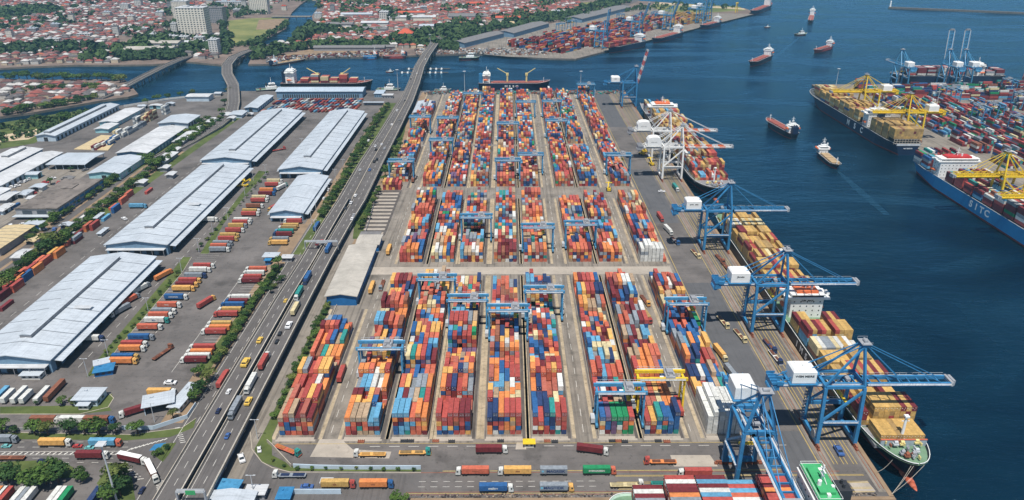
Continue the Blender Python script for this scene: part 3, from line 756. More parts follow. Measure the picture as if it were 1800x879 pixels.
    b = MB(); b.box(-42, -38.5, -4.6, 4.6, Z - 2.2, Z + 1.4); b.box(-40, -37, -5.2, -3.6, Z + 1, Z + 2.6); b.cyl((-41.2, -3, Z - 2.5), (-41.2, 3, Z - 2.5), 1.5, 10)
    for k in range(5): b.box(-42.2, -38, -5 + k * 2.4, -4.8 + k * 2.4, Z + 1.4, Z + 2.6)
    b.build('cable_gear', cm if cm != 'crane_white' else 'grey_metal', r)
    if not raised:
        b = MB(); b.box(-8, -3.6, -2.2, 2.2, Z - 1.4, Z - .95); b.box(-6.5, -4.5, -1.6, 1.6, Z + .95, Z + 2); tr = b.build('trolley', 'grey_metal', r)
        b = MB(); b.box(-10.6, -8.4, -1.4, 1.4, Z - 3.8, Z - 1.4); b.build('operator_cab', 'white_paint', tr)
        b = MB()
        for sx in (-7.4, -4.2):
            for sy in (-1.4, 1.4): b.beam((sx, sy, Z - 1.4), (sx, sy * 1.6, 22.2), .1)
        b.box(-6.4, -5.2, -6, 6, 21.4, 22.2); b.build('spreader', 'crane_yellow', tr)
    # stair tower on a landside leg
    b = MB()
    for k in range(14):
        z = 4 + k * 2; b.box(-G - 2.4, -G - .9, Yh - 2.6 + (k % 2) * .5, Yh - .8 + (k % 2) * .5, z, z + .15)
        b.beam((-G - 2.3, Yh - 2.4, z), (-G - 2.3, Yh - .6, z + 2), .16)
    b.build('stairway', 'grey_metal' if cm != 'crane_white' else 'crane_white', r)
    b = MB(); b.cyl((-G - 1.2, -Yh + 3, 5.2), (-G - .9, -Yh + 3, 5.2), 2.2, 14); b.build('cable_reel', 'grey_metal', r)
    return r
GQ = 'blue ship cranes on the east quay of the main terminal'
for yy, txt, lab in ((511, 'prm  ocu', 'blue ship crane standing at the stern of the long container ship'),
                     (392, 'Jkrsdu', 'blue ship crane with its boom just behind the white ship bridge'),
                     (289.5, 'WEM MEIRE', 'blue ship crane nearest the bow of the long container ship')):
    c_ = sts('crane_blue', 'crane_blue', text=txt)
    c_.location = (164, yy, 0); tag(c_, lab, 'ship crane', GQ)
    text_part('WE7M ODRI 2', 1.5, 'white_paint', [q for q in c_.children if q.name.startswith('boom')][0], (24, -3.47, 31), (N, 0, 0), sx=1.2)
for yy, lab in ((674, 'white ship crane with striped orange boom, nearer of the white pair'), (731, 'white ship crane with striped orange boom, farther of the white pair')):
    c_ = sts('crane_white', 'crane_white', rounded=True, stripes=('orange_paint', 'crane_white'), text='------ ----', tip=49)
    c_.location = (164, yy, 0); tag(c_, lab, 'ship crane', 'white ship cranes')
c_ = sts('crane_blue', 'crane_white', raised=-76, stripes=('red_paint', 'crane_white'), text='VKT', tip=46); c_.location = (167, 965, 0)
tag(c_, 'blue ship crane with raised red and white boom at the north end of the quay', 'ship crane')
c_ = sts('crane_blue', 'crane_blue', text='', leanY=7.0, tip=42); c_.location = (105.5, 250.5, 0); c_.rotation_euler = (0, 0, -N); tag(c_, 'blue ship crane with its boom lowered over the south quay toward the viewer', 'ship crane')
SOUTH = c_
# east terminal: yellow truss cranes, booms over the ships to the west (local +x turned to -x)
def at(o, x, y, a, lab, grp=None): o.location = (x, y, 0); o.rotation_euler = (0, 0, a); tag(o, lab, 'ship crane', grp); return o
ye = []
for (apx, apy), lab in (((1523, 131), 'yellow ship crane over the forward half of the navy container ship'), ((1600, 164), 'yellow ship crane over the stern half of the navy container ship'),
                       ((1770, 266), 'yellow ship crane over the middle of the bright blue container ship'), ((1858, 300), 'yellow ship crane at the right edge over the bright blue ship')):
    x, y = g(apx, apy, 52)
    ye.append(at(sts('crane_yellow', 'crane_yellow', truss=True, text='-- ---', tip=42), x, y, math.pi, lab, 'yellow ship cranes on the east terminal'))
for (apx, apy), raised, lab in (((1604, 93), False, 'blue ship crane with lowered boom at the bow of the red and navy ship'), ((1690, 93), -84, 'blue ship crane with raised boom, left one of the pair behind the east terminal'),
                                ((1715, 92), -84, 'blue ship crane with raised boom, right one of the pair behind the east terminal')):
    x, y = g(apx, apy, 52)
    at(sts('crane_blue_light', 'crane_blue_light', raised=raised, text='-----', tip=52 if raised else 38), x, 1093, N, lab, 'blue ship cranes on the north quay of the east terminal')
x, y = g(1800, 150); at(sts('crane_pink', 'crane_pink', raised=-82), x + 4, 1093, N, 'faded red ship crane at the right edge of the east terminal')
# far terminal: small blue cranes with raised booms
for i, (px, py, rs, lab) in enumerate(((1066, 86, -84, 'blue ship crane with raised boom nearest the tip of the far terminal'), (1128, 67, -70, 'second blue ship crane from the tip of the far terminal'), (1183, 54, -72, 'third blue ship crane from the tip of the far terminal'),
                                 (1240, 42, -84, 'blue ship crane with upright boom, fourth along the far terminal'), (1249, 38, -84, 'blue ship crane farthest along the far terminal quay'))):
    x, y = g(px, py); at(sts('crane_blue_light', 'crane_blue_light', raised=rs), x - 3, y, FA - N, lab, 'blue ship cranes on the far terminal')
# ================================================================ ships (local +x = bow, z = 0 at the waterline)
mat('hull_navy', (0.010, 0.022, 0.055, 1), 0.4, var=0.2, scale=0.08)
mat('hull_black', (0.012, 0.014, 0.020, 1), 0.45, var=0.3, scale=0.08)
mat('hull_blue', (0.02, 0.20, 0.42, 1), 0.4, var=0.15, scale=0.08)
mat('hull_red', (0.28, 0.04, 0.035, 1), 0.6, var=0.25, scale=0.1)
mat('boot_red', (0.30, 0.045, 0.035, 1), 0.7, var=0.3, scale=0.1)
mat('bulb_orange', (0.50, 0.13, 0.07, 1), 0.7, var=0.2)
mat('deck_green', (0.15, 0.25, 0.16, 1), 0.8, var=0.2, scale=0.2)
mat('deck_bright_green', (0.05, 0.34, 0.13, 1), 0.8, var=0.15)
mat('deck_red', (0.30, 0.09, 0.07, 1), 0.8, var=0.25)
mat('deck_grey', (0.24, 0.24, 0.25, 1), 0.8, var=0.25)
mat('deck_dark', (0.07, 0.08, 0.085, 1), 0.8, var=0.25)
mat('deck_ochre', (0.42, 0.30, 0.17, 1), 0.8, var=0.25)
mat('pale_yellow', (0.70, 0.58, 0.25, 1), 0.6)
mat('bulwark_grey', (0.34, 0.40, 0.45, 1), 0.6)
mat('pale_green', (0.40, 0.55, 0.45, 1), 0.6)
def hull(r, L, B, D, hm, bm='boot_red', dm='deck_grey', sheer=2.5, flare=.8, boot=1.6, bulb=True, fine=.17):
    TT = [k / 20 * .8 for k in range(20)] + [.8 + .2 * (1 - (1 - k / 14) ** 1.8) for k in range(15)]; st = len(TT) - 1; rings = []
    for i in range(st + 1):
        t = TT[i]; x = -L / 2 + L * t
        ta = min(1, t / .08)
        wd = B / 2 * (.86 + .14 * ta)
        ww = B / 2 * (.55 + .45 * min(1, t / .16))
        if t > 1 - fine:
            q = (t - (1 - fine)) / fine; wd = B / 2 * math.sqrt(max(0, 1 - q ** 2.6)) if q < 1 else 0
        f2 = fine * 1.7
        if t > 1 - f2:
            q = (t - (1 - f2)) / f2; ww = B / 2 * max(0, (1 - q ** 1.35)) * 1.0
        h = D + (sheer * max(0, (t - .82) / .18) ** 1.3 if t > .82 else 0)
        wd = max(wd, .25); ww = max(min(ww, wd), .12)
        xo = 0
        if t > .9: xo = -(t - .9) / .1 * D * .35   # raked stem
        rings.append([(x + xo, -ww * .85, -3), (x + xo, -ww, boot), (x + xo * .4, -(ww + (wd - ww) * .45), boot + (h - boot) * .6), (x, -wd, h), (x, wd, h), (x + xo * .4, ww + (wd - ww) * .45, boot + (h - boot) * .6), (x + xo, ww, boot), (x + xo, ww * .85, -3)])
    b = MB(); dk = MB(); rl = MB()
    for q in rings: b.v += q
    for i in range(st):
        for j in range(7):
            if j == 3: continue
            b.f.append((i * 8 + j, (i + 1) * 8 + j, (i + 1) * 8 + j + 1, i * 8 + j + 1)[::-1]); b.m.append(1 if j in (0, 6) else 0)
    b.f.append(tuple(range(8))); b.m.append(0)
    ho = b.build('hull', [hm, bm], r)
    for i in range(st):
        a, c = rings[i], rings[i + 1]
        dk.face([(a[3][0], a[3][1], a[3][2] - .9), (c[3][0], c[3][1], c[3][2] - .9), (c[4][0], c[4][1], c[4][2] - .9), (a[4][0], a[4][1], a[4][2] - .9)])
        for j in (3, 4):
            rl.beam((a[j][0], a[j][1] * .985, a[j][2] + .05), (c[j][0], c[j][1] * .985, c[j][2] + .05), .28, .25)
    dk.build('deck', dm, r); rl.build('rail', 'white_paint', ho)
    if bulb:
        b = MB(); x0 = L / 2 - D * .35
        for k in range(5):
            p = (x0 - 6 + k * 2.6, 0, -.4); q = (x0 - 6 + (k + 1) * 2.6, 0, -.4 + (.15 if k < 4 else 0))
            rr = (2.2, 2.2, 2.0, 1.7, 1.2, .3); b.cyl(p, q, rr[k], 10, r2=rr[k + 1])
        b.build('bow_bulb', 'bulb_orange', r, smooth=True)
    return ho
def superstructure(r, x, w, ln, z0, h, wing, top='orange_paint', name='', funnel='hull_navy', wm='white_paint', fx=-9, face=-1):
    s = MB(); s.box(x - ln / 2, x + ln / 2, -w / 2, w / 2, z0, z0 + h); s.box(x - ln / 2 - .6, x + ln / 2 + .6, -wing / 2, wing / 2, z0 + h - 3.0, z0 + h - 1.9)
    s.box(x - ln / 2 + .5, x + ln / 2 - .5, -w / 2 - .5, w / 2 + .5, z0 + h, z0 + h + .25)
    for sy in (-1, 1):
        s.box(x - 2, x + 2.5, sy * wing / 2 - .8, sy * wing / 2 + .8, z0 + h - 1.9, z0 + h - .6)
        s.beam((x, sy * w / 2, z0 + h - 6.5), (x, sy * (wing / 2 - 1), z0 + h - 3.0), .5)
    o = s.build('bridge_house', wm, r)
    nd = int(h // 3.0); b = MB(); b.box(-.03, .03, -.36, .36, 0, .85); pm = b.tomesh('porthole', ['glass_dark'])
    for d in range(nd - 1):
        zz = z0 + 1.4 + d * 3.0; n = max(2, int(w / 3.4))
        for j in range(n):
            for sx in (1, -1):
                q = bpy.data.objects.new('porthole', pm); COL.objects.link(q); q.parent = o; q.location = (x + sx * (ln / 2 + .02), -w / 2 + w * (j + .5) / n, zz)
        for j in range(2):
            for sy in (-1, 1):
                q = bpy.data.objects.new('porthole', pm); COL.objects.link(q); q.parent = o; q.location = (x - ln / 4 + j * ln / 2, sy * (w / 2 + .02), zz); q.rotation_euler = (0, 0, N)
    b = MB(); b.box(x - ln / 2 - .08, x + ln / 2 + .08, -w / 2 + .4, w / 2 - .4, z0 + h - 1.5, z0 + h - .5); b.build('bridge_window', 'glass_dark', o)
    b = MB(); b.box(x - ln / 2 + 1.4, x + ln / 2 - 1.4, -w / 3, w / 3, z0 + h + .25, z0 + h + 1.8); b.build('monkey_island', top, o)
    b = MB(); b.beam((x, 0, z0 + h + 1.8), (x, 0, z0 + h + 9), .55); b.box(x - .25, x + .25, -2.2, 2.2, z0 + h + 6.5, z0 + h + 6.8); b.box(x - .4, x + .4, -1.4, 1.4, z0 + h + 4.4, z0 + h + 4.8); b.cyl((x + 2, 3, z0 + h + 1.8), (x + 2, 3, z0 + h + 4), .8, 8)
    for sy in (-1, 1): b.beam((x, sy * .2, z0 + h + 5), (x - 1, sy * 3, z0 + h + 1.8), .2)
    b.build('mast', 'white_paint', r)
    b = MB(); b.box(x + fx - 2.8, x + fx + 2.8, -3.2, 3.2, z0, z0 + h * .93); b.cyl((x + fx, -1.2, z0 + h * .93), (x + fx, -1.2, z0 + h * .93 + 1.8), .6, 8); b.cyl((x + fx, 1.2, z0 + h * .93), (x + fx, 1.2, z0 + h * .93 + 1.8), .6, 8)
    b.build('funnel', funnel, r)
    for sy in (-1, 1):
        b = MB(); b.cyl((x - 4, sy * (w / 2 + 1.8), z0 + 5.4), (x - 1, sy * (w / 2 + 1.8), z0 + 5.4), 1.2, 8, r2=1.3); b.cyl((x - 1, sy * (w / 2 + 1.8), z0 + 5.4), (x + 3, sy * (w / 2 + 1.8), z0 + 5.4), 1.3, 8, r2=.5)
        b.build('lifeboat', 'orange_paint', r)
    if name:
        text_part(name, 1.7, 'dark_metal', o, (x + face * (ln / 2 + .05), 0, z0 + h - 3.9), (N, 0, -N if face < 0 else N), 'lettering')
    return o
SHIPC = []
def ship_bay(pos, ang, L, B, x, ln, lanes, heights, W, D, group, same=.0, off=0.0, near=False, word='', z=None):
    ca, sa = math.cos(ang), math.sin(ang); pit = 2.52
    for i in range(lanes):
        y = (i - (lanes - 1) / 2) * pit + off
        c_top = pick(W, er)
        for t in range(heights[i]):
            col = c_top if t == heights[i] - 1 else pick(W, er)
            POOL.append(dict(x=pos[0] + x * ca - y * sa, y=pos[1] + x * sa + y * ca, z=(pos[2] + D + .9 if z is None else z) + t * CH, L=ln - .35, a=ang, col=col, lane=i + 1, tier=t + 1, n=heights[i], desc=('ship', word, group),
                             top=t == heights[i] - 1, front=near, group=group, side=i in (0, lanes - 1), hide=(t < heights[i] - 1 and 0 < i < lanes - 1 and not near)))
def ship_root(name, x, y, a, lab, cat='ship', grp=None):
    r = empty(name, x, y, -3, a); tag(r, lab, cat, grp); return r
def hatch(r, xs, ln, w, z, m='deck_grey'):
    b = MB()
    for x in xs: b.box(x - ln / 2, x + ln / 2, -w / 2, w / 2, z - .9, z + .75)
    b.build('hatch_cover', m, r)
def bowgear(r, L, B, D, dm='deck_green', seed=1):
    q = random.Random(seed); b = MB(); x0 = L / 2 - 17
    b.cyl((x0, 0, D + .5), (x0, 0, D + 13.5), .75, 8, r2=.5); b.box(x0 - 1, x0 + 1, -1, 1, D + 13.2, D + 14); b.beam((x0, -1.8, D + 11), (x0, 1.8, D + 11), .3); b.build('foremast', 'white_paint', r)
    for k in range(24):
        xx = L / 2 - 16 + q.random() * 12; w = (L / 2 - xx) * .6; yy = q.uniform(-w, w)
        b = MB()
        if k % 3 == 0: b.cyl((xx, yy - .8, D + 2.0), (xx, yy + .8, D + 2.0), .75, 8); b.box(xx - 1, xx + 1, yy - 1.2, yy + 1.2, D + .6, D + 1.4)
        else: b.cyl((xx, yy, D + .6), (xx, yy, D + 2.0), .4, 6); b.cyl((xx + 1, yy, D + .6), (xx + 1, yy, D + 2.0), .4, 6)
        b.build('winch' if k % 3 == 0 else 'bollard', ('pale_yellow', 'rust', 'grey_metal', 'steel_light')[k % 4], r)
def letters(r, txt, size, L, B, D, x0, dx, side=-1, m='white_paint', z=None):
    for i, ch in enumerate(txt):
        if ch == ' ': continue
        text_part(ch, size, m, r, (x0 + i * dx, side * (B / 2 + .06), z or D * .62), (N, 0, 0 if side < 0 else math.pi), 'lettering', sx=1.1)

# --- the long ship at the east quay, bow to the south
def yship(x0, B, ybow, ystern, south=True):
    L = ystern - ybow; return (x0 + B / 2, (ybow + ystern) / 2, -N if south else N, L)
x, y, a, L = yship(167.6, 27, 257, 566)
s1 = ship_root('container_ship', x, y, a, 'long black container ship loaded with yellow containers along the east quay', 'container ship')
D1 = 9.5
hull(s1, L, 27, D1, 'hull_black', dm='deck_green', sheer=3.0, fine=.13)
superstructure(s1, L / 2 - 143, 19.5, 12, D1 - .9, 15.5, 27, 'orange_paint', 'ZIM  MAX', face=1)
for k in range(1): pass
hatch(s1, [L / 2 - 22 - 14.2 * i for i in range(19) if not 130 < 22 + 14.2 * i < 156], 13, 24.5, D1)
bowgear(s1, L, 27, D1 + 2.2)
b = MB(); b.box(L / 2 - 14.9, L / 2 - 14.3, -10.5, 10.5, D1, D1 + 4.4); b.build('breakwater', 'bulwark_grey', s1)
b = MB(); b.box(L / 2 - 14.95, L / 2 - 14.2, -10.7, 10.7, D1 + 4.4, D1 + 4.7); b.build('breakwater_cap', 'bulb_orange', s1)
# letters on its quay side (starboard faces west when the bow points south)
for i, ch in enumerate('IMSS'):
    text_part(ch, 5.2, 'white_paint', s1, (43.5 + i * 7, -(27 / 2 + .08), D1 * .62), (N, 0, 0), 'lettering', sx=1.1)
YS = {'yellow': 62, 'maroon': 17, 'ochre': 12, 'brick red': 5}
for i in range(19):
    d = 22 + 14.2 * i
    if 130 < d < 156: continue
    lanes = 10; W = YS; ln = 12.5
    if i == 0: lanes = 8; hs = [2] * 8; off = 0
    elif i == 1: hs = [3, 1, 4, 4, 4, 4, 4, 4, 4, 4]
    elif i == 2: hs = [2, 2, 3, 2, 2, 2, 1, 2, 2, 2]
    elif i == 3: hs = [3, 3, 4, 4, 4, 4, 4, 4, 4, 4]
    elif i == 4: hs = [3, 3, 3, 3, 3, 4, 4, 4, 4, 3]
    elif i == 5: hs = [3, 3, 3, 3, 3, 3, 3, 3, 2, 2]; W = {'grey': 4, 'white': 4, 'cream': 4, 'brown': 1, 'yellow': 2}
    elif i == 6: hs = [4, 4, 4, 4, 4, 1, 4, 4, 4, 4]; W = {'yellow': 50, 'maroon': 12, 'cream': 8, 'sky blue': 6, 'brick red': 6, 'blue': 3}
    elif i in (7, 8): hs = [3] * 3 + [1, 1, 1, 1] + [3] * 3
    else: hs = [er.randint(3, 4)] * 10; hs = [max(2, h - er.choice((0, 0, 0, 1))) for h in hs]
    if i > 9 and i % 4 == 1: W = {'white': 3, 'cream': 4, 'maroon': 3, 'yellow': 3}
    ship_bay((x, y, -3), a, L, 27, L / 2 - d, ln, lanes, hs, W, D1, 'containers on the long ship at the east quay', near=i < 9, word=nth(i + 1), same=1)
# mooring lines from the bow
for qi, (q, w_) in enumerate((((172, 262, 7.5), (166.5, 262, .6)), ((178, 257.5, 8), (167, 248.5, .6)), ((179, 257.3, 8), (166.7, 248.3, .6)), ((184, 257.8, 8), (166.4, 248, .6)))):
    b = MB(); p = Vector(q); e = Vector(w_); pr = None
    for k in range(9):
        t = k / 8; c_ = p.lerp(e, t); c_.z -= 1.2 * math.sin(math.pi * t)
        if pr: b.beam(pr, c_, .14)
        pr = c_
    tag(b.build('mooring_line', 'parapet'), 'pale mooring rope from the near ship bow, %s' % ('running back along the quay', 'inner one to the quay corner', 'middle one to the quay corner', 'outer one to the quay corner')[qi], 'rope')

x, y, a, L = yship(169.5, 34, 618, 955)
s2 = ship_root('container_ship', x, y, a, 'black container ship moored beside the two white cranes', 'container ship')
hull(s2, L, 34, 10, 'hull_black', dm='deck_grey', sheer=3, fine=.13)
superstructure(s2, L / 2 - 268, 26, 13, 9.1, 16, 35, 'orange_paint', face=1)
hatch(s2, [L / 2 - 30 - 14.2 * i for i in range(20) if not 258 < 30 + 14.2 * i < 290], 13, 31, 10)
bowgear(s2, L, 34, 12, seed=3)
for i in range(20):
    d = 32 + 14.2 * i
    if 258 < d < 292: continue
    W = {'brick red': 8, 'maroon': 6, 'cream': 4, 'yellow': 5, 'ochre': 4, 'sky blue': 3, 'white': 2, 'orange red': 4} if i < 5 else SHIP_W
    hs = [3] * 12 if i == 0 else [er.randint(4, 5)] * 12
    hs = [max(2, h - er.choice((0, 0, 1))) for h in hs]
    if i == 0: hs = [2, 1, 2, 2, 1, 3, 2, 2, 3, 1, 2, 2]
    if i == 3: hs = [5, 2, 3, 2, 5, 3, 2, 5, 4, 5, 5, 5]
    ship_bay((x, y, -3), a, L, 34, L / 2 - d, 12.5, 12, hs, W, 10, 'containers on the ship beside the white cranes', near=i < 2, word=nth(i + 1))

# --- navy ship at the east terminal: bow north, stern toward the viewer
x, y, a, L = yship(407, 32, 755, 1015, False)
s3 = ship_root('container_ship', x, y, a, 'navy container ship with big white letters at the east terminal', 'container ship')
hull(s3, L, 32, 12.5, 'hull_navy', dm='deck_dark', sheer=3, fine=.15, bulb=False)
superstructure(s3, -L / 2 + 78, 25, 13, 11.6, 18, 33, 'white_paint')
b = MB(); b.box(-L / 2 - .5, -L / 2 + .3, -12.5, 12.5, 10.5, 12.5); b.build('stern_rail', 'steel_light', s3)
text_part('MSC BRESCIA', 1.6, 'white_paint', s3, (-L / 2 - .6, 0, 7.6), (N, 0, -N), 'lettering')
for i, ch in enumerate('MSC'):
    text_part(ch, 8.6, 'white_paint', s3, (-19 - i * 18, 32 / 2 + .3, 7.0), (N, 0, math.pi), 'lettering', sx=1.1)
for i in range(17):
    xx = -L / 2 + 10 + 14.4 * i
    if 58 < xx + L / 2 < 94: continue
    hs = [er.randint(4, 5) + (1 if i < 4 else 0)] * 12; hs = [max(2, h - er.choice((0, 0, 0, 1))) for h in hs]
    if i == 0: hs = [4] * 12
    lanes = 12 if i < 14 else (9 if i < 16 else 6)
    ship_bay((x, y, -3), a, L, 32, xx, 12.5, lanes, hs, {'yellow': 30, 'ochre': 30, 'cream': 8, 'maroon': 16, 'brick red': 4, 'blue': 3} if i > 3 else {'ochre': 50, 'yellow': 30, 'brown': 3, 'maroon': 3}, 12.5, 'containers on the navy ship', near=i == 0, z=(14 if i == 0 else None))
b = MB()
for k in range(11): b.box(-L / 2 + 1.2, -L / 2 + 1.6, -15 + k * 3, -14.6 + k * 3, 11.6, 17)
for z in (12.5, 14.8, 17): b.box(-L / 2 + 1.2, -L / 2 + 1.6, -15.2, 15.4, z, z + .3)
b.build('lashing_bridge', 'parapet', s3)

# --- bright blue ship: stern north
x, y, a, L = yship(395.5, 38, 400, 697)
s4 = ship_root('container_ship', x, y, a, 'bright blue container ship with white letters and red underside', 'container ship')
hull(s4, L, 38, 13, 'hull_blue', dm='deck_grey', sheer=3, fine=.15, boot=2.2)
superstructure(s4, -L / 2 + 42, 34, 12, 12.1, 17, 39, 'red_paint', face=1)
for i, ch in enumerate('SITC'):
    text_part(ch, 7.6, 'white_paint', s4, (-41 + i * 7.7, -(38 / 2 + .3), 8), (N, 0, 0), 'lettering', sx=1.25)
for i in range(19):
    xx = -L / 2 + 9 + 14.4 * i
    if 30 < xx + L / 2 < 54: continue
    hs = [er.randint(3, 5)] * 14; hs = [max(1, h - er.choice((0, 0, 1, 1))) for h in hs]
    ship_bay((x, y, -3), a, L, 38, xx, 12.5, 14, hs, EAST_W, 13, 'containers on the bright blue ship')
# --- red and navy ship north of the east terminal, bow west
x0, y0 = g(1549, 139); x1, _ = g(1746, 141)
s5 = ship_root('container_ship', (x0 + x1) / 2, 1116, math.pi, 'navy ship with red lower hull and red containers behind the east terminal', 'container ship'); L = x1 - x0
hull(s5, L, 26, 15, 'hull_navy', boot=3.4, dm='deck_grey', sheer=2, fine=.15, bulb=False)
superstructure(s5, -L / 2 + 38, 22, 10, 14.1, 17, 25, 'white_paint')
for i in range(10):
    xx = -L / 2 + 9 + 14.6 * i
    if 26 < xx + L / 2 < 50: continue
    ship_bay((s5.location.x, 1116, -3), math.pi, L, 26, xx, 12.5, 9, [er.randint(2, 4)] * 9, {'brick red': 5, 'maroon': 5, 'white': 2, 'grey': 3}, 15, 'containers on the red and navy ship')
text_part('PiL', 7, 'white_paint', s5, (-14, 26 / 2 + .2, 10), (N, 0, math.pi), 'lettering', sx=1.5)
# --- ship south of the quay at the lower edge: only its containers and green bridge roof show
s6 = ship_root('container_ship', 86, 229, math.pi, 'ship at the lower edge with green bridge roof and mixed containers', 'container ship')
L6 = 92; D6 = 9
hull(s6, L6, 28, D6, 'pale_green', dm='deck_green', sheer=3, fine=.15)
o = superstructure(s6, -38, 22, 9, D6 - .9, 19, 23, 'deck_bright_green', funnel='dark_metal')
b = MB(); b.box(-42.4, -33.6, -10.8, 10.8, D6 + 18.36, D6 + 18.6); b.build('roof', 'deck_bright_green', o)
b = MB()
for k in range(10):
    for sx in (-42.4, -33.6): b.box(sx - .06, sx + .06, -10.8 + k * 2.35, -10.68 + k * 2.35, D6 + 18.6, D6 + 19.8)
for sx in (-42.4, -33.6): b.box(sx - .06, sx + .06, -10.8, 10.6, D6 + 19.75, D6 + 19.9)
for sy in (-10.8, 10.6): b.box(-42.4, -33.6, sy - .06, sy + .06, D6 + 19.75, D6 + 19.9)
for (ax, ay, w_, h_) in ((-40, -6, 1.6, 1.4), (-36, 5, 2.2, 1.0), (-41, 4, 1.2, 1.8), (-35.4, -3, 1.0, .8), (-38, 8, 1.4, 1.2)): b.box(ax - w_ / 2, ax + w_ / 2, ay - w_ / 2, ay + w_ / 2, D6 + 18.6, D6 + 18.6 + h_)
b.build('roof_rail', 'white_paint', o)
W6 = {'white': 5, 'brick red': 5, 'maroon': 4, 'grey': 3, 'sky blue': 2, 'orange red': 3, 'orange': 1}
for i in range(10):
    xx = 28 - 12.8 * i
    if xx < -26: continue
    hs = [2] * 10 if i == 0 else [(3, 4, 4, 3, 4, 4)[i % 6]] * 10
    ship_bay((86, 229, -3), math.pi, L6, 28, xx, 12.5, 10, hs, W6, D6, 'containers on the ship at the lower edge', near=True, word=nth(i + 1))

def coaster(L, B, D, hm, dm='deck_red', sup=-1, supw=.8, suph=12, hold='deck_red', cranes=0, name='cargo_ship', cm='pale_yellow', fun='hull_navy', boxes=False, mastm='white_paint'):
    r = empty(name); hull(r, L, B, D, hm, dm=dm, sheer=D * .25, fine=.25, bulb=False, boot=1.0)
    sx = sup * L / 2 * .78
    superstructure(r, sx, B * supw, L * .08 + 2, D - .9, suph, B * 1.02, 'white_paint', fx=-L * .05 - 3, funnel=fun)
    b = MB()
    x0, x1 = (sx + L * .09, L / 2 - L * .13)
    n = 4
    for k in range(n):
        xa = x0 + (x1 - x0) * k / n; b.box(xa + .5, x0 + (x1 - x0) * (k + 1) / n - .5, -B * .36, B * .36, D - .9, D + .8)
    b.build('hatch_cover', hold, r)
    b = MB(); b.cyl((L / 2 - L * .09, 0, D), (L / 2 - L * .09, 0, D + 7), .35, 6); b.box(L / 2 - L * .09 - .2, L / 2 - L * .09 + .2, -1.2, 1.2, D + 5, D + 5.3); b.build('foremast', mastm, r)
    for k in range(cranes):
        xx = x0 + (x1 - x0) * (k + .75) / (cranes + .5)
        b = MB(); b.cyl((xx, 0, D - .5), (xx, 0, D + 11), 1.3, 8); b.box(xx - 1.8, xx + 1.8, -1.6, 1.6, D + 9.5, D + 13)
        b.build('deck_crane', cm, r)
        dx = -16 if k == 0 else 14
        b = MB(); b.beam((xx, 0, D + 12), (xx + dx * .9, 0, D + 20), .9, .9); b.build('crane_jib', cm, r)
    return r
def tug(hm='hull_black', s=1.0, name='tugboat'):
    r = empty(name); hull(r, 26 * s, 9 * s, 3.4 * s, hm, dm='deck_green', sheer=1.4, fine=.35, bulb=False, boot=.8)
    b = MB(); b.box(-4 * s, 6 * s, -2.8 * s, 2.8 * s, 2.6 * s, 5.6 * s); b.box(-1 * s, 5 * s, -2.2 * s, 2.2 * s, 5.6 * s, 8.2 * s); b.box(0, 4 * s, -2.4 * s, 2.4 * s, 8.2 * s, 8.5 * s); w_ = b.build('wheelhouse', 'white_paint', r)
    b = MB(); b.box(-1.05 * s, 5.05 * s, -2.25 * s, 2.25 * s, 6.4 * s, 7.4 * s); b.build('bridge_window', 'glass_dark', w_)
    b = MB(); b.cyl((-3 * s, -1.5 * s, 5 * s), (-3 * s, -1.5 * s, 8.6 * s), .6 * s, 8); b.cyl((-3 * s, 1.5 * s, 5 * s), (-3 * s, 1.5 * s, 8.6 * s), .6 * s, 8); b.build('funnel', 'dark_metal', r)
    b = MB(); b.beam((1.5 * s, 0, 8.2 * s), (1.5 * s, 0, 14 * s), .35); b.box(1.3 * s, 1.7 * s, -1.4 * s, 1.4 * s, 11 * s, 11.3 * s); b.build('mast', 'white_paint', r)
    b = MB(); b.cyl((-9 * s, 0, 3 * s), (-9 * s, 0, 4.3 * s), .8 * s, 8); b.build('winch', 'rust', r)
    return r
def put(o, bow, stern, lab, cat='ship', grp=None, z=-3):
    (bx, by), (sx, sy) = bow, stern; o.location = ((bx + sx) / 2, (by + sy) / 2, z); o.rotation_euler = (0, 0, math.atan2(by - sy, bx - sx)); tag(o, lab, cat, grp); return o
def ln(p, q): return math.hypot(p[0] - q[0], p[1] - q[1])
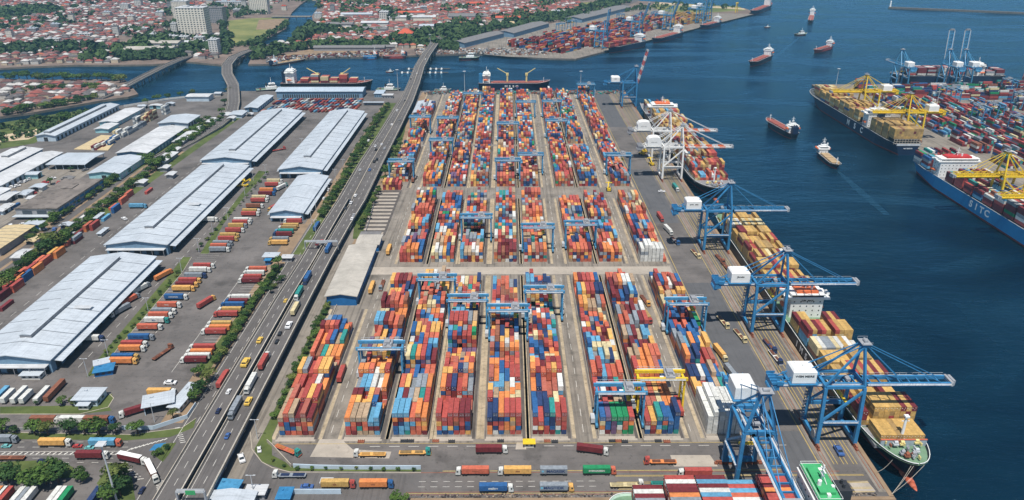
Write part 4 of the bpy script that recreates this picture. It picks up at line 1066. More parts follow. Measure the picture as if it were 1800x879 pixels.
for (bp, sp_, kw, lab) in (((1318, 115), (1353, 100), dict(B=15, D=8, hm='hull_black', dm='deck_red'), 'dark cargo ship with red deck heading southwest across the bay'),
                           ((1431, 91), (1461, 82), dict(B=12, D=6, hm='hull_red', dm='deck_red', hold='deck_red'), 'small rust red tanker trailing a long pale wake'),
                           ((1349, 214), (1396, 240), dict(B=13, D=7, hm='hull_black', dm='deck_red', hold='deck_red'), 'red tanker with white bridge crossing below the navy ship'),
                           ((1473, 294), (1442, 268), dict(B=11, D=5, hm='hull_black', dm='deck_ochre', hold='deck_ochre'), 'small coaster with tan hatches and white bridge trailing wake'),
                           ((1424, 40), (1427, 28), dict(B=12, D=7, hm='hull_black', dm='deck_red'), 'small cargo ship seen end on in the far bay'),
                           ((1320, 25), (1352, 12), dict(B=20, D=10, hm='hull_navy', dm='deck_red'), 'dark blue cargo ship off the tip of the far quay'),
                           ((1069, 91), (1130, 78), dict(B=20, D=11, hm='hull_navy', dm='deck_grey', boot=1), 'dark ship with red lower hull nearest along the far terminal'),
                           ((1147, 74), (1196, 60), dict(B=18, D=9, hm='hull_navy', dm='deck_ochre'), 'dark green-blue ship second along the far terminal'),
                           ((1231, 49), (1264, 41), dict(B=16, D=8, hm='hull_navy', dm='deck_grey'), 'dark ship third along the far terminal under blue cranes')):
    kw = dict(kw); kw.pop('boot', 0)
    p, q = g(*bp), g(*sp_); L = ln(p, q); B = kw.pop('B'); D = kw.pop('D')
    put(coaster(L, B, D, suph=L * .08 + 3.5, **kw), p, q, lab, 'cargo ship')
    if 'far terminal' in lab and 'nearest' in lab:
        mx, my = (p[0] + q[0]) / 2, (p[1] + q[1]) / 2; an = math.atan2(p[1] - q[1], p[0] - q[0])
        for i in range(7): ship_bay((mx, my, -3), an, L, B, -L / 2 + 36 + i * 13, 12, 7, [er.randint(1, 3)] * 7, {'brick red': 4, 'maroon': 4, 'ochre': 1}, D, 'containers on the ship at the far terminal')
for (px, py, a, lab) in ((1408, 60, 0.4, 'small dark tugboat with white wheelhouse in the open bay'), (475, 158, 0.35, 'dark tugboat west of the warehouse ship on the river'), (683, 158, -.1, 'green decked tugboat between the warehouse and the long bridge'), (778, 158, 0, 'tugboat moored just east of the long bridge'), (825, 102, 0.05, 'dark harbour boat with white deckhouse by the north shore'), (685, 124, 0, 'small workboat with rusty cabin left of the long bridge')):
    s = {1408: 1.15, 475: 1.5, 683: 1.35, 778: .95, 825: 1.4, 685: .5}[px]
    t = tug('hull_black', s); t.location = (*g(px, py), -3); t.rotation_euler = (0, 0, a); tag(t, lab, 'tugboat')
t = tug('hull_black', .5); t.location = (*g(1349, 46), -3); tag(t, 'tiny dark boat far out in the bay', 'boat')
# ships on the river along the north edge of the terminal
r = coaster(132, 19, 12, 'hull_black', dm='deck_red', cranes=2, suph=18); put(r, (-196, 1079), (-328, 1079), 'cargo ship with two pale yellow deck cranes behind the long grey warehouse', 'cargo ship')
for i in range(6): ship_bay((-262, 1079, -3), 0, 132, 19, (-31, -16, -2, 11, 25, 39)[i], 11.5, 6, [(2, 4, 3, 2, 4, 2)[i]] * 6, {'brick red': 5, 'maroon': 3, 'cream': 2, 'grey': 2}, 12, 'containers on the ship behind the grey warehouse')
r = coaster(103, 16, 12.5, 'hull_navy', dm='deck_red', hold='deck_red', cranes=2, suph=14, fun='crane_blue'); put(r, (61, 1074), (-42, 1074), 'navy ship with white letters and two raised pale cranes', 'cargo ship')
for i, ch in enumerate('MSSQ'): text_part(ch, 4.2, 'white_paint', r, (-12 + i * 5.2, -8.1, 8), (N, 0, 0), 'lettering', sx=1.2)
for (p, q, B, D, hm, dm, lab) in (((535, 103), (476, 113), 12, 3, 'hull_black', 'deck_ochre', 'long dark barge with a blue and white stern beside the scrap yard'), ((637, 101), (662, 100), 14, 5, 'crane_blue', 'crane_blue', 'bright blue boat at the north shore wharf'), ((672, 100), (713, 99), 12, 5, 'hull_red', 'deck_red', 'red and pink boat at the north shore wharf')):
    p, q = g(*p), g(*q); put(coaster(ln(p, q), B, D, hm, dm=dm, hold=dm, suph=7, supw=.6), p, q, lab, 'boat')
# two pontoon lines with small boats
n_ = 0
for yy, x0, x1 in ((118, 715, 791), (124.5, 703, 788)):
    a0, a1 = g(x0, yy), g(x1, yy); b = MB(); b.box(a0[0], a1[0], a0[1] - 1.5, a0[1] + 1.5, -3.2, -2.2)
    tag(b.build('pontoon', 'concrete_dark'), '%s floating pontoon crossing under the long bridge' % ('northern' if yy < 120 else 'southern'), 'pontoon')
    nb = int((a1[0] - a0[0]) / 9)
    for k in range(nb):
        b = MB(); b.prism([(-3.4, -1.4), (2.2, -1.4), (3.8, 0), (2.2, 1.4), (-3.4, 1.4)], -.2, .9); b.box(-2.2, .8, -1.1, 1.1, .9, 2.4)
        if n_ == 0: wb = b.tomesh('small_boat', ['white_paint'])
        n_ += 1
        o = bpy.data.objects.new('small_boat', wb); COL.objects.link(o); o.location = (a0[0] + 4 + k * 9, a0[1] - 3.5, -3); o.rotation_euler = (0, 0, N + rnd.uniform(-.1, .1))
        tag(o, 'small white boat, %s from the left along the %s pontoon' % (nth(k + 1), 'northern' if yy < 120 else 'southern'), 'boat', 'small boats along the pontoons')
# breakwater and lighthouse
b = MB(); p, q = g(1562, 13), g(1830, 24); dx, dy = q[0] - p[0], q[1] - p[1]; Lb = math.hypot(dx, dy); nx, ny = -dy / Lb * 6, dx / Lb * 6
b.prism([(p[0] + nx, p[1] + ny), (p[0] - nx, p[1] - ny), (q[0] - nx, q[1] - ny), (q[0] + nx, q[1] + ny)], -8, 1.5)
tag(b.build('breakwater', 'concrete_dark'), 'long stone breakwater in the far bay', 'breakwater')
b = MB(); b.cyl((p[0] + 4, p[1], 1.5), (p[0] + 4, p[1], 15), 2.4, 10, r2=1.6); b.cyl((p[0] + 4, p[1], 15), (p[0] + 4, p[1], 17.5), 2.1, 10, r2=.6)
tag(b.build('lighthouse', 'white_paint'), 'white lighthouse at the end of the breakwater', 'lighthouse')
# wakes: thin foam streaks lying on the sea
def wake(p0, p1, w0, w1, bend=0):
    (x0, y0), (x1, y1) = p0, p1; dx, dy = x1 - x0, y1 - y0; L = math.hypot(dx, dy); nx, ny = -dy / L, dx / L; b = MB(); n = 14; q = random.Random(int(x0))
    ed = [(-1 - q.uniform(0, .25), 1 + q.uniform(0, .25)) for _ in range(n + 1)]
    for k in range(n):
        def pt(i, s): t = i / n; w = (w0 + (w1 - w0) * math.sin(t * 2.6)) * .5 * s; bx = bend * math.sin(t * 1.5) * L; return (x0 + dx * t + nx * (w + bx), y0 + dy * t + ny * (w + bx), -2.97)
        f = [pt(k, ed[k][0]), pt(k + 1, ed[k + 1][0]), pt(k + 1, ed[k + 1][1]), pt(k, ed[k][1])]; b.face(f)
    o = b.build('wake', 'wake_water'); o['kind'] = 'stuff'; tag(o, 'pale wake streak left on the water near %s' % WN.pop(0), 'wake'); return o
WN = ['the rust red tanker', 'the bow of the tan coaster', 'the stern of the tan coaster', 'the far end-on ship', 'the small tugboat']
wake(g(1461, 83), g(1560, 66), 2, 8, -.1); wake(g(1442, 266), g(1425, 246), 1.5, 3); wake(g(1474, 296), g(1560, 372), 2, 7)
wake(g(1427, 28), g(1436, 18), 2, 10); wake(g(1407, 62), g(1360, 100), 2, 6)
# ================================================================ buildings
mat('roof_white', (0.50, 0.545, 0.59, 1), 0.38, var=0.13, scale=0.05, detail=6, spec=.4)
mat('roof_pale', (0.56, 0.57, 0.58, 1), 0.6, var=0.18, scale=0.06, detail=7)
mat('roof_blue', (0.44, 0.52, 0.60, 1), 0.5, var=0.12, scale=0.05, detail=6)
mat('roof_grey', C(188, 182, 172), 0.85, var=0.2, scale=0.08, detail=8)
mat('roof_concrete', C(128, 120, 114), 0.95, var=0.35, scale=0.06, detail=9)
mat('roof_tan', C(205, 185, 145), 0.9, var=0.15)
mat('roof_orange', C(206, 98, 72), 0.85, var=0.15)
mat('roof_dull', C(128, 126, 126), 0.85, var=0.2)
mat('seam', C(96, 102, 110), 0.7, var=0)
mat('wall_steelblue', (0.16, 0.27, 0.38, 1), 0.7, var=0.15)
mat('wall_blue', (0.02, 0.14, 0.36, 1), 0.6, var=0.12)
mat('wall_pale', (0.48, 0.58, 0.66, 1), 0.7, var=0.12)
mat('wall_white', (0.62, 0.61, 0.57, 1), 0.8, var=0.15)
mat('wall_cream', (0.74, 0.70, 0.60, 1), 0.8, var=0.12)
mat('wall_aqua', (0.35, 0.62, 0.66, 1), 0.7, var=0.12)
mat('wall_grey', (0.30, 0.30, 0.31, 1), 0.85, var=0.2)
mat('window_dark', (0.06, 0.075, 0.09, 1), 0.3, var=0.0)
def shed(x0, x1, y0, y1, H, rise, roof, wall, lab, rot=0.0, monitor=None, canopy=0, seams=0, front_canopy=False, axis='y', cat='warehouse', name='warehouse', grp=None, doors=0, openw=False, skyl=False):
    """gabled hall, ridge along local y"""
    w, d = x1 - x0, y1 - y0; r = empty(name, (x0 + x1) / 2, (y0 + y1) / 2, 0, rot)
    if axis == 'x': w, d = d, w; r.rotation_euler = (0, 0, rot + N)
    X, Y = w / 2, d / 2
    b = MB()
    if openw:
        for sx in (-1, 1):
            n = max(2, int(d / 7))
            for k in range(n + 1): b.box(sx * (X - .6) - .25, sx * (X - .6) + .25, -Y + .5 + (d - 1) * k / n - .25, -Y + .5 + (d - 1) * k / n + .25, 0, H)
    else:
        pts = [(-X, 0), (X, 0), (X, H), (0, H + rise), (-X, H)]
        k0 = len(b.v)
        for yy in (-Y, Y): b.v += [(x, yy, z) for x, z in pts]
        b.f += [(0, 1, 2, 3, 4), (9, 8, 7, 6, 5), (1, 6, 7, 2), (5, 0, 4, 9)]; b.m += [0] * 4
    b.build('wall', wall, r)
    b = MB(); o = 1.0; zo = rise / X * o
    for s in (-1, 1):
        q = [(0, -Y - o, H + rise + .25), (s * (X + o), -Y - o, H - zo + .25), (s * (X + o), Y + o, H - zo + .25), (0, Y + o, H + rise + .25)]
        q2 = [(x, y, z - .22) for x, y, z in q]
        if s < 0: q = q[::-1]; q2 = q2[::-1]
        b.face(q); b.face(q2[::-1])
        b.beam((s * (X + o), -Y - o, H - zo + .1), (s * (X + o), Y + o, H - zo + .1), .25, .45)
    for yy in (-Y - o, Y + o):
        for s in (-1, 1): b.beam((0, yy, H + rise + .1), (s * (X + o), yy, H - zo + .1), .25, .45)
    rf = b.build('roof', roof, r)
    if seams:
        b = MB(); n = int(d / seams)
        for k in range(1, n):
            yy = -Y + d * k / n
            for s in (-1, 1): b.beam((0, yy, H + rise + .27), (s * (X + o - .1), yy, H - zo + .27), .45, .08)
        b.build('roof_seams', 'seam', rf)
    if skyl:
        b = MB(); b.beam((X * .35, -Y * .2, H + rise * .65 + .3), (X * .35, -Y * .14, H + rise * .65 + .3), X * .9, .1); b.build('skylight', 'steel_light', rf)
    if monitor:
        a0, a1 = monitor; b = MB()
        ya, yb = -Y + d * a0, -Y + d * a1; zt = H + rise + 1.9; wm = 3.5
        b.box(-wm + .3, wm - .3, ya + .4, yb - .4, H + rise - 1.6, zt)
        mo = b.build('ridge_monitor', 'wall_grey', rf); b = MB()
        for s in (-1, 1):
            q = [(0, ya, zt + .9), (s * wm, ya, zt + .1), (s * wm, yb, zt + .1), (0, yb, zt + .9)]
            b.face(q if s > 0 else q[::-1]); b.face([(x, y, z - .2) for x, y, z in (q[::-1] if s > 0 else q)])
        b.face([(-wm, ya, zt - .1), (wm, ya, zt - .1), (wm, ya, zt + .1), (0, ya, zt + .9), (-wm, ya, zt + .1)])
        b.build('monitor_roof', roof, mo)
    if canopy:
        b = MB(); zc = H - 1.6
        b.quadbox([(X, -Y + 2, zc - .2), (X + canopy, -Y + 2, zc - .9), (X + canopy, Y - 1, zc - .9), (X, Y - 1, zc - .2), (X, -Y + 2, zc), (X + canopy, -Y + 2, zc - .7), (X + canopy, Y - 1, zc - .7), (X, Y - 1, zc)])
        b.build('canopy', 'roof_white', r)
        b = MB(); n = int(d / 9)
        for k in range(n): b.box(X + .02, X + .1, -Y + 4 + k * 9, -Y + 8.5 + k * 9, .1, 4.6)
        b.build('dock_doors', 'dark_metal', r)
        b = MB(); zc = H - 2
        b.quadbox([(-X - 3, -Y + 2, zc - 1), (-X, -Y + 2, zc - .2), (-X, Y - 1, zc - .2), (-X - 3, Y - 1, zc - 1), (-X - 3, -Y + 2, zc - .8), (-X, -Y + 2, zc), (-X, Y - 1, zc), (-X - 3, Y - 1, zc - .8)]); b.build('canopy', 'roof_white', r)
    if front_canopy:
        b = MB(); b.box(-X + 1, X - 1, -Y - 4, -Y, H - 3.2, H - 2.9); b.build('canopy', 'roof_pale', r)
        b = MB(); n = int(w / 9)
        for k in range(n): b.box(-X + 2 + k * 9, -X + 7.5 + k * 9, -Y - .1, -Y - .02, .1, 4.0)
        b.build('dock_doors', 'dark_metal', r)
        b = MB()
        for k in range(n + 1): b.box(-X + 1.2 + k * (w - 3) / n, -X + 1.5 + k * (w - 3) / n, -Y - 3.8, -Y - 3.5, 0, H - 3.2)
        b.build('canopy_posts', 'wall_grey', r)
    if doors:
        b = MB(); b.box(-2.6, 1.8, -Y - .08, -Y - .01, 0, 4.6); b.build('gate', 'dark_metal', r)
        b = MB(); n = int(d / 8)
        for k in range(n): b.box(X + .01, X + .08, -Y + 3 + k * 8, -Y + 6.6 + k * 8, .2, 4.2)
        b.build('side_doors', 'wall_pale' if wall != 'wall_pale' else 'dark_metal', r)
    tag(r, lab, cat, grp); return r
WG = None
shed(-296, -251, 345, 478, 8.5, 3.2, 'roof_white', 'wall_steelblue', 'large white roofed warehouse nearest the viewer beside the truck park', monitor=(.13, .93), canopy=5.5, seams=13, front_canopy=True, skyl=True)
shed(-297, -252, 500, 688, 8.5, 3.2, 'roof_white', 'wall_steelblue', 'large white roofed warehouse, second from the viewer', monitor=(.12, .95), canopy=5.5, seams=13, front_canopy=True, skyl=True)
shed(-304, -256, 706, 908, 8.5, 3.2, 'roof_white', 'wall_steelblue', 'large white roofed warehouse, third and farthest of the row', monitor=(.1, .95), canopy=5.5, seams=14, front_canopy=True)
shed(-219, -178, 676, 905, 8.5, 3.2, 'roof_white', 'wall_steelblue', 'bright white roofed warehouse next to the highway trees', monitor=(.12, .95), canopy=4.5, seams=15, front_canopy=True)
shed(-196, -169, 567, 660, 7, 2.6, 'roof_white', 'wall_steelblue', 'smaller white roofed warehouse beside the highway', canopy=4, seams=24, front_canopy=True)
shed(-117, -98, 421, 500, 7, 1.6, 'roof_grey', 'wall_blue', 'blue walled warehouse with grey roof west of the container stacks', seams=40)
shed(-113, -97, 505, 522, 6, .8, 'roof_grey', 'wall_blue', 'low grey roofed annex behind the blue warehouse', axis='x'); shed(-114, -100, 525, 533, 4, .4, 'roof_dull', 'wall_grey', 'small flat grey shed behind the blue warehouse annex', axis='x')
shed(-117, -97, 904, 965, 7, 1.6, 'roof_white', 'wall_blue', 'small warehouse with blue front at the north end of the stacks')
# long grey warehouse along the river
r = shed(-318, -200, 1016, 1044, 9, 2.5, 'roof_blue', 'wall_steelblue', 'long grey roofed warehouse with many doors beside the river', axis='x', seams=0)
b = MB()
for k in range(34): b.box(-309.5 + k * 3.1, -307.7 + k * 3.1, 1015.85, 1015.95, .3, 5)
o = b.build('dock_doors', 'dark_metal'); o.parent = r; o.matrix_parent_inverse = (Matrix.Translation(r.location) @ Matrix.Rotation(N, 4, 'Z')).inverted()
# west side halls
shed(-524, -503, 803, 950, 6.5, 2, 'roof_white', 'wall_pale', 'long white roofed shed with dark blue side by the riverside meadow', monitor=(.02, .9), doors=1, seams=0)
shed(-487, -466, 868, 935, 5, 1.2, 'roof_pale', 'wall_aqua', 'aqua walled shed east of the long riverside shed', doors=1)
shed(-477, -462, 838, 862, 4.5, 1, 'roof_pale', 'wall_aqua', 'small pale green roofed shed by the container yard')
shed(-403, -372, 737, 838, 6.5, 2, 'roof_pale', 'wall_steelblue', 'pale roofed hall beside the west road', doors=1, seams=24)
shed(-398, -369, 671, 724, 6.5, 2, 'roof_white', 'wall_aqua', 'aqua fronted hall with white roof beside the west road', doors=1, seams=18)
shed(-455, -418, 702, 740, 5.5, 1.2, 'roof_white', 'wall_pale', 'open sided white roofed shed on posts', openw=True, axis='x')
shed(-412, -378, 858, 896, 6, 1.6, 'roof_white', 'wall_pale', 'white gabled shed north of the west halls', doors=1)
shed(-434, -404, 996, 1014, 6.5, 1.0, 'roof_pale', 'wall_pale', 'open fronted shed with white roof on the river bank', axis='x')
shed(-336, -320, 936, 1006, 5.5, 1.2, 'roof_white', 'wall_steelblue', 'narrow white roofed shed beside the curved highway', doors=1)
shed(-346, -330, 905, 925, 4, .8, 'roof_white', 'wall_pale', 'low white shed south of the narrow shed')
for i, (px, py, w_, d_) in enumerate(((292, 283, 11, 34), (327, 246, 11, 42), (350, 231, 8, 16), (372, 217, 11, 20), (398, 206, 9, 14), (310, 268, 6, 10), (250, 326, 7, 9), (291, 300, 7, 9), (302, 312, 6, 9))):
    x, y = g(px, py); shed(x - w_ / 2, x + w_ / 2, y - d_ / 2, y + d_ / 2, 4, .6, 'roof_pale', 'wall_grey', 'low white topped shed beside the road hedge, %s from the south' % nth((5, 7, 8, 9, 10, 6, 1, 2, 3)[i] - (1 if i < 6 else 0) + (0 if i != 0 else 0)), cat='shed', name='shed')
shed(-520, -488, 660, 752, 6.5, 2, 'roof_pale', 'wall_steelblue', 'pale hall at the left edge, farther of two', monitor=(.6, .95)); shed(-484, -462, 640, 742, 5.5, 1.4, 'roof_pale', 'wall_pale', 'narrow pale hall at the left edge', doors=1)
shed(-500, -480, 596, 634, 5, 1.2, 'roof_pale', 'wall_pale', 'short pale shed at the left edge'); shed(-466, -450, 600, 634, 4.5, 1, 'roof_pale', 'wall_pale', 'small pale shed near the left edge cars')
shed(-396, -375, 498, 542, 6, .8, 'roof_tan', 'wall_grey', 'tan roofed building at the left edge', seams=6)
for i, (px, py, w_, d_, H, rf, wl) in enumerate(((16, 352, 9, 20, 4, 'roof_pale', 'wall_grey'), (45, 345, 8, 12, 3.4, 'roof_white', 'wall_white'), (70, 334, 10, 9, 4, 'roof_white', 'wall_white'), (60, 352, 6, 8, 3, 'roof_pale', 'wall_grey'), (105, 352, 7, 6, 3, 'roof_white', 'wall_white'), (8, 372, 8, 16, 3.6, 'roof_pale', 'wall_pale'), (60, 312, 12, 8, 4.5, 'roof_white', 'wall_aqua'), (120, 318, 9, 6, 3, 'roof_dull', 'wall_grey'),
                                                 (148, 212, 9, 18, 4.5, 'roof_pale', 'wall_aqua'), (252, 190, 9, 7, 3.5, 'roof_white', 'wall_white'), (275, 190, 14, 7, 4, 'roof_pale', 'wall_aqua'), (300, 186, 9, 6, 3.5, 'roof_white', 'wall_grey'), (385, 168, 8, 9, 4, 'roof_white', 'wall_white'), (62, 400, 12, 7, 4, 'roof_white', 'wall_blue'), (118, 400, 7, 5, 3, 'roof_white', 'wall_blue'), (40, 452, 6, 14, 3, 'roof_pale', 'wall_grey'), (62, 425, 6, 12, 3, 'roof_tan', 'wall_grey'), (408, 212, 7, 9, 4, 'roof_pale', 'wall_white'), (425, 200, 8, 7, 3.6, 'roof_white', 'wall_white'), (440, 204, 6, 6, 3, 'roof_pale', 'wall_grey'))):
    x, y = g(px, py); shed(x - w_ / 2, x + w_ / 2, y - d_ / 2, y + d_ / 2, H, .8, rf, wl, 'small %s shed in the western yards, %s of the scattered ones' % ({'roof_pale': 'pale roofed', 'roof_white': 'white roofed', 'roof_dull': 'grey roofed', 'roof_tan': 'tan roofed'}[rf], nth(i + 1)), cat='shed', name='shed', doors=1, axis='y' if i % 3 else 'x')
# flat roofed concrete building
r = empty('office_building', -391, 612); X, Y = 17.5, 38
b = MB(); b.box(-X, X, -Y, Y, 0, 8); b.build('wall', 'wall_grey', r)
b = MB(); b.box(-X - .6, X + .6, -Y - .6, Y + .6, 8, 8.3); b.box(-X - .5, X + .5, -Y - .5, -Y, 8.3, 8.9); b.box(X, X + .5, -Y, Y + .5, 8.3, 8.9); b.box(-6, 4, 10, 22, 8.3, 9.1); rf = b.build('roof', 'roof_concrete', r)
for k in range(9):
    b = MB(); b.box(X + .01, X + .1, -Y + 2 + k * 8.3, -Y + 8.6 + k * 8.3, 1.6, 3.4); b.box(X + .01, X + .1, -Y + 2 + k * 8.3, -Y + 8.6 + k * 8.3, 5, 7); b.build('window', 'crane_blue', r)
for k in range(2):
    b = MB(); b.box(-12 + k * 12, -4 + k * 12, -Y - .1, -Y - .01, 3.4, 6.4); b.build('window', 'window_dark', r)
b = MB(); b.box(-X - 1, X + 2, -Y - 5, -Y, 2.6, 3); b.build('canopy', 'roof_white', r)
tag(r, 'flat roofed grey building with blue glazed side in the west yard', 'building')
b = MB(); b.prism(P('130,263 190,265 212,240 178,238'), 0, .6); tag(b.build('loading_platform', 'roof_tan'), 'flat tan loading platform in the western yard', 'platform')
# small buildings in the south-west
def hut(name, px, py, w_, d_, H, roof, wall, lab, rot=0.0, over=.8, cat='hut', post=False):
    x, y = g(px, py); r = empty(name, x, y, 0, rot); b = MB()
    if post:
        for sx in (-1, 1):
            for sy in (-1, 1): b.box(sx * (w_ / 2 - .4) - .2, sx * (w_ / 2 - .4) + .2, sy * (d_ / 2 - .4) - .2, sy * (d_ / 2 - .4) + .2, 0, H)
        b.box(-w_ / 2 + .6, w_ / 2 - .6, d_ / 2 - 1.2, d_ / 2 - .8, 0, H)
    else: b.box(-w_ / 2, w_ / 2, -d_ / 2, d_ / 2, 0, H)
    b.build('wall', wall, r); b = MB(); b.box(-w_ / 2 - over, w_ / 2 + over, -d_ / 2 - over, d_ / 2 + over, H, H + .3); b.box(-w_ * .3, -w_ * .18, d_ * .2, d_ * .3, H + .3, H + .9); b.build('roof', roof, r)
    if not post:
        b = MB(); n = max(2, int(w_ / 3))
        for k in range(n): b.box(-w_ / 2 + (k + .25) * w_ / n, -w_ / 2 + (k + .75) * w_ / n, -d_ / 2 - .08, -d_ / 2 - .01, 1, 2.4)
        for k in range(max(1, int(d_ / 4))): b.box(w_ / 2 + .01, w_ / 2 + .08, -d_ / 2 + 1 + k * 4, -d_ / 2 + 3 + k * 4, 1, 2.4)
        b.build('window', 'window_dark', r)
    tag(r, lab, cat); return r
hut('office_hut', 160, 704, 12, 10, 4, 'roof_white', 'wall_pale', 'white flat roofed gatehouse on the grass point', cat='building')
hut('office_hut', 151, 716, 5, 4.5, 2.8, 'roof_white', 'wall_white', 'small white porch kiosk in front of the gatehouse')
hut('shelter', 282, 716, 14, 10, 5, 'roof_white', 'wall_pale', 'open shelter with pale blue roof beside the red truck', rot=.35, post=True, cat='shelter')
hut('office_hut', 326, 704, 5.5, 21, 3.4, 'roof_white', 'wall_white', 'long narrow white roofed hut beside the highway trees', rot=-.12)
hut('office_hut', 185, 655, 9, 7, 3, 'crane_blue', 'wall_blue', 'small blue and white kiosk at the corner of the truck park', rot=.3)
hut('tent', 181, 645, 7, 5, 3.4, 'roof_white', 'wall_white', 'white tent at the corner of the truck park', rot=.5, cat='tent')
hut('toll_hut', 478, 456, 10, 7, 3.6, 'roof_white', 'wall_pale', 'white roofed toll canopy west of the highway gantry', post=True, cat='canopy')
hut('toll_hut', 506, 458, 7, 5, 3.2, 'roof_pale', 'wall_grey', 'small grey roofed booth next to the toll canopy')
hut('office_hut', 472, 464, 3.4, 3, 3.4, 'crane_blue', 'wall_blue', 'tiny bright blue booth below the toll canopy')
hut('office_hut', 402, 863, 10, 6, 3.2, 'crane_blue_light', 'wall_blue', 'bright blue roofed hut under the viaduct edge', rot=-.1)
r = shed(*(lambda c: (c[0] - 11, c[0] + 9))(g(418, 872)), 232, 246, 4.6, 1.4, 'roof_white', 'wall_pale', 'white gabled shed at the lower edge right of the viaduct', cat='shed', name='shed')
hut('office_hut', 452, 872, 8, 5, 3.4, 'roof_pale', 'wall_grey', 'grey flat roofed hut joined to the lower white shed')
hut('office_hut', 502, 876, 5, 6, 2.8, 'crane_blue', 'wall_blue', 'bright blue topped box hut at the lower edge')
hut('guard_hut', 930, 784, 4.4, 2.4, 2.5, 'crane_yellow', 'wall_cream', 'small yellow hut in front of the stacks')
hut('office_hut', 60, 662, 10, 6, 2.8, 'roof_white', 'wall_white', 'small white roofed hut below the nearest warehouse')
hut('office_hut', 575, 852, 4, 2, 2.2, 'roof_pale', 'wall_grey', 'low grey cabin hidden between the two nearest trucks')
hut('office_hut', 668, 168, 12, 22, 5, 'roof_blue', 'wall_steelblue', 'grey roofed block east of the long river warehouse', cat='building')
hut('office_hut', 657, 185, 26, 4, 4, 'roof_white', 'wall_grey', 'thin white roofed canopy north of the highway trees', post=True, cat='canopy')
hut('office_hut', 682, 172, 14, 9, 4.5, 'roof_pale', 'wall_grey', 'small pale roofed building beside the bridge ramp', cat='building')
hut('container_hut', 175, 384, 2.5, 12, 2.6, 'roof_white', 'wall_white', 'white topped site cabin on the west road, northern one'); hut('container_hut', 182, 411, 2.6, 12, 2.6, 'roof_white', 'wall_white', 'white topped cabin beside the second warehouse')
# walls and barriers
def wall(name, pts, h, t, m, lab, cat='wall'):
    b = MB()
    for i in range(len(pts) - 1): b.beam((*pts[i], h / 2), (*pts[i + 1], h / 2), t, h)
    return tag(b.build(name, m), lab, cat)
wall('boundary_wall', P('516,822 560,824 620,825 740,825'), 2.2, .35, 'wall_pale', 'pale painted wall with weeds along the south road')
wall('boundary_wall', P('512,822 478,785 470,778'), 2, .35, 'parapet', 'beige wall slanting behind the parked orange flatbed')
wall('boundary_wall', P('345,713 330,735 270,755 215,755'), 2.2, .3, 'wall_pale', 'blue grey curved wall behind the southwest trees')
wall('boundary_wall', P('495,868 600,868'), 2.6, .4, 'wall_pale', 'pale wall at the lower edge behind the two nearest trucks')
wall('boundary_wall', P('214,755 120,756 0,757'), 1.6, .3, 'wall_grey', 'low grey wall behind the row of roadside trees')
wall('boundary_fence', P('640,420 655,370 662,340'), 1.8, .2, 'grey_metal', 'grey fence between the trees and the empty slots', 'fence')
wall('boundary_fence', [(-162.6, 345), (-162.6, 480)], 1.8, .2, 'dark_metal', 'dark fence between truck park hedge and highway', 'fence')
wall('boundary_wall', [(-351, 400), (-351.5, 560), (-353.5, 700)], 1.3, .3, 'wall_white', 'long white wall beside the west road', 'wall')
wall('boundary_wall', P('218,188 290,176 325,172'), 2.4, .4, 'wall_white', 'long white wall along the river bank')
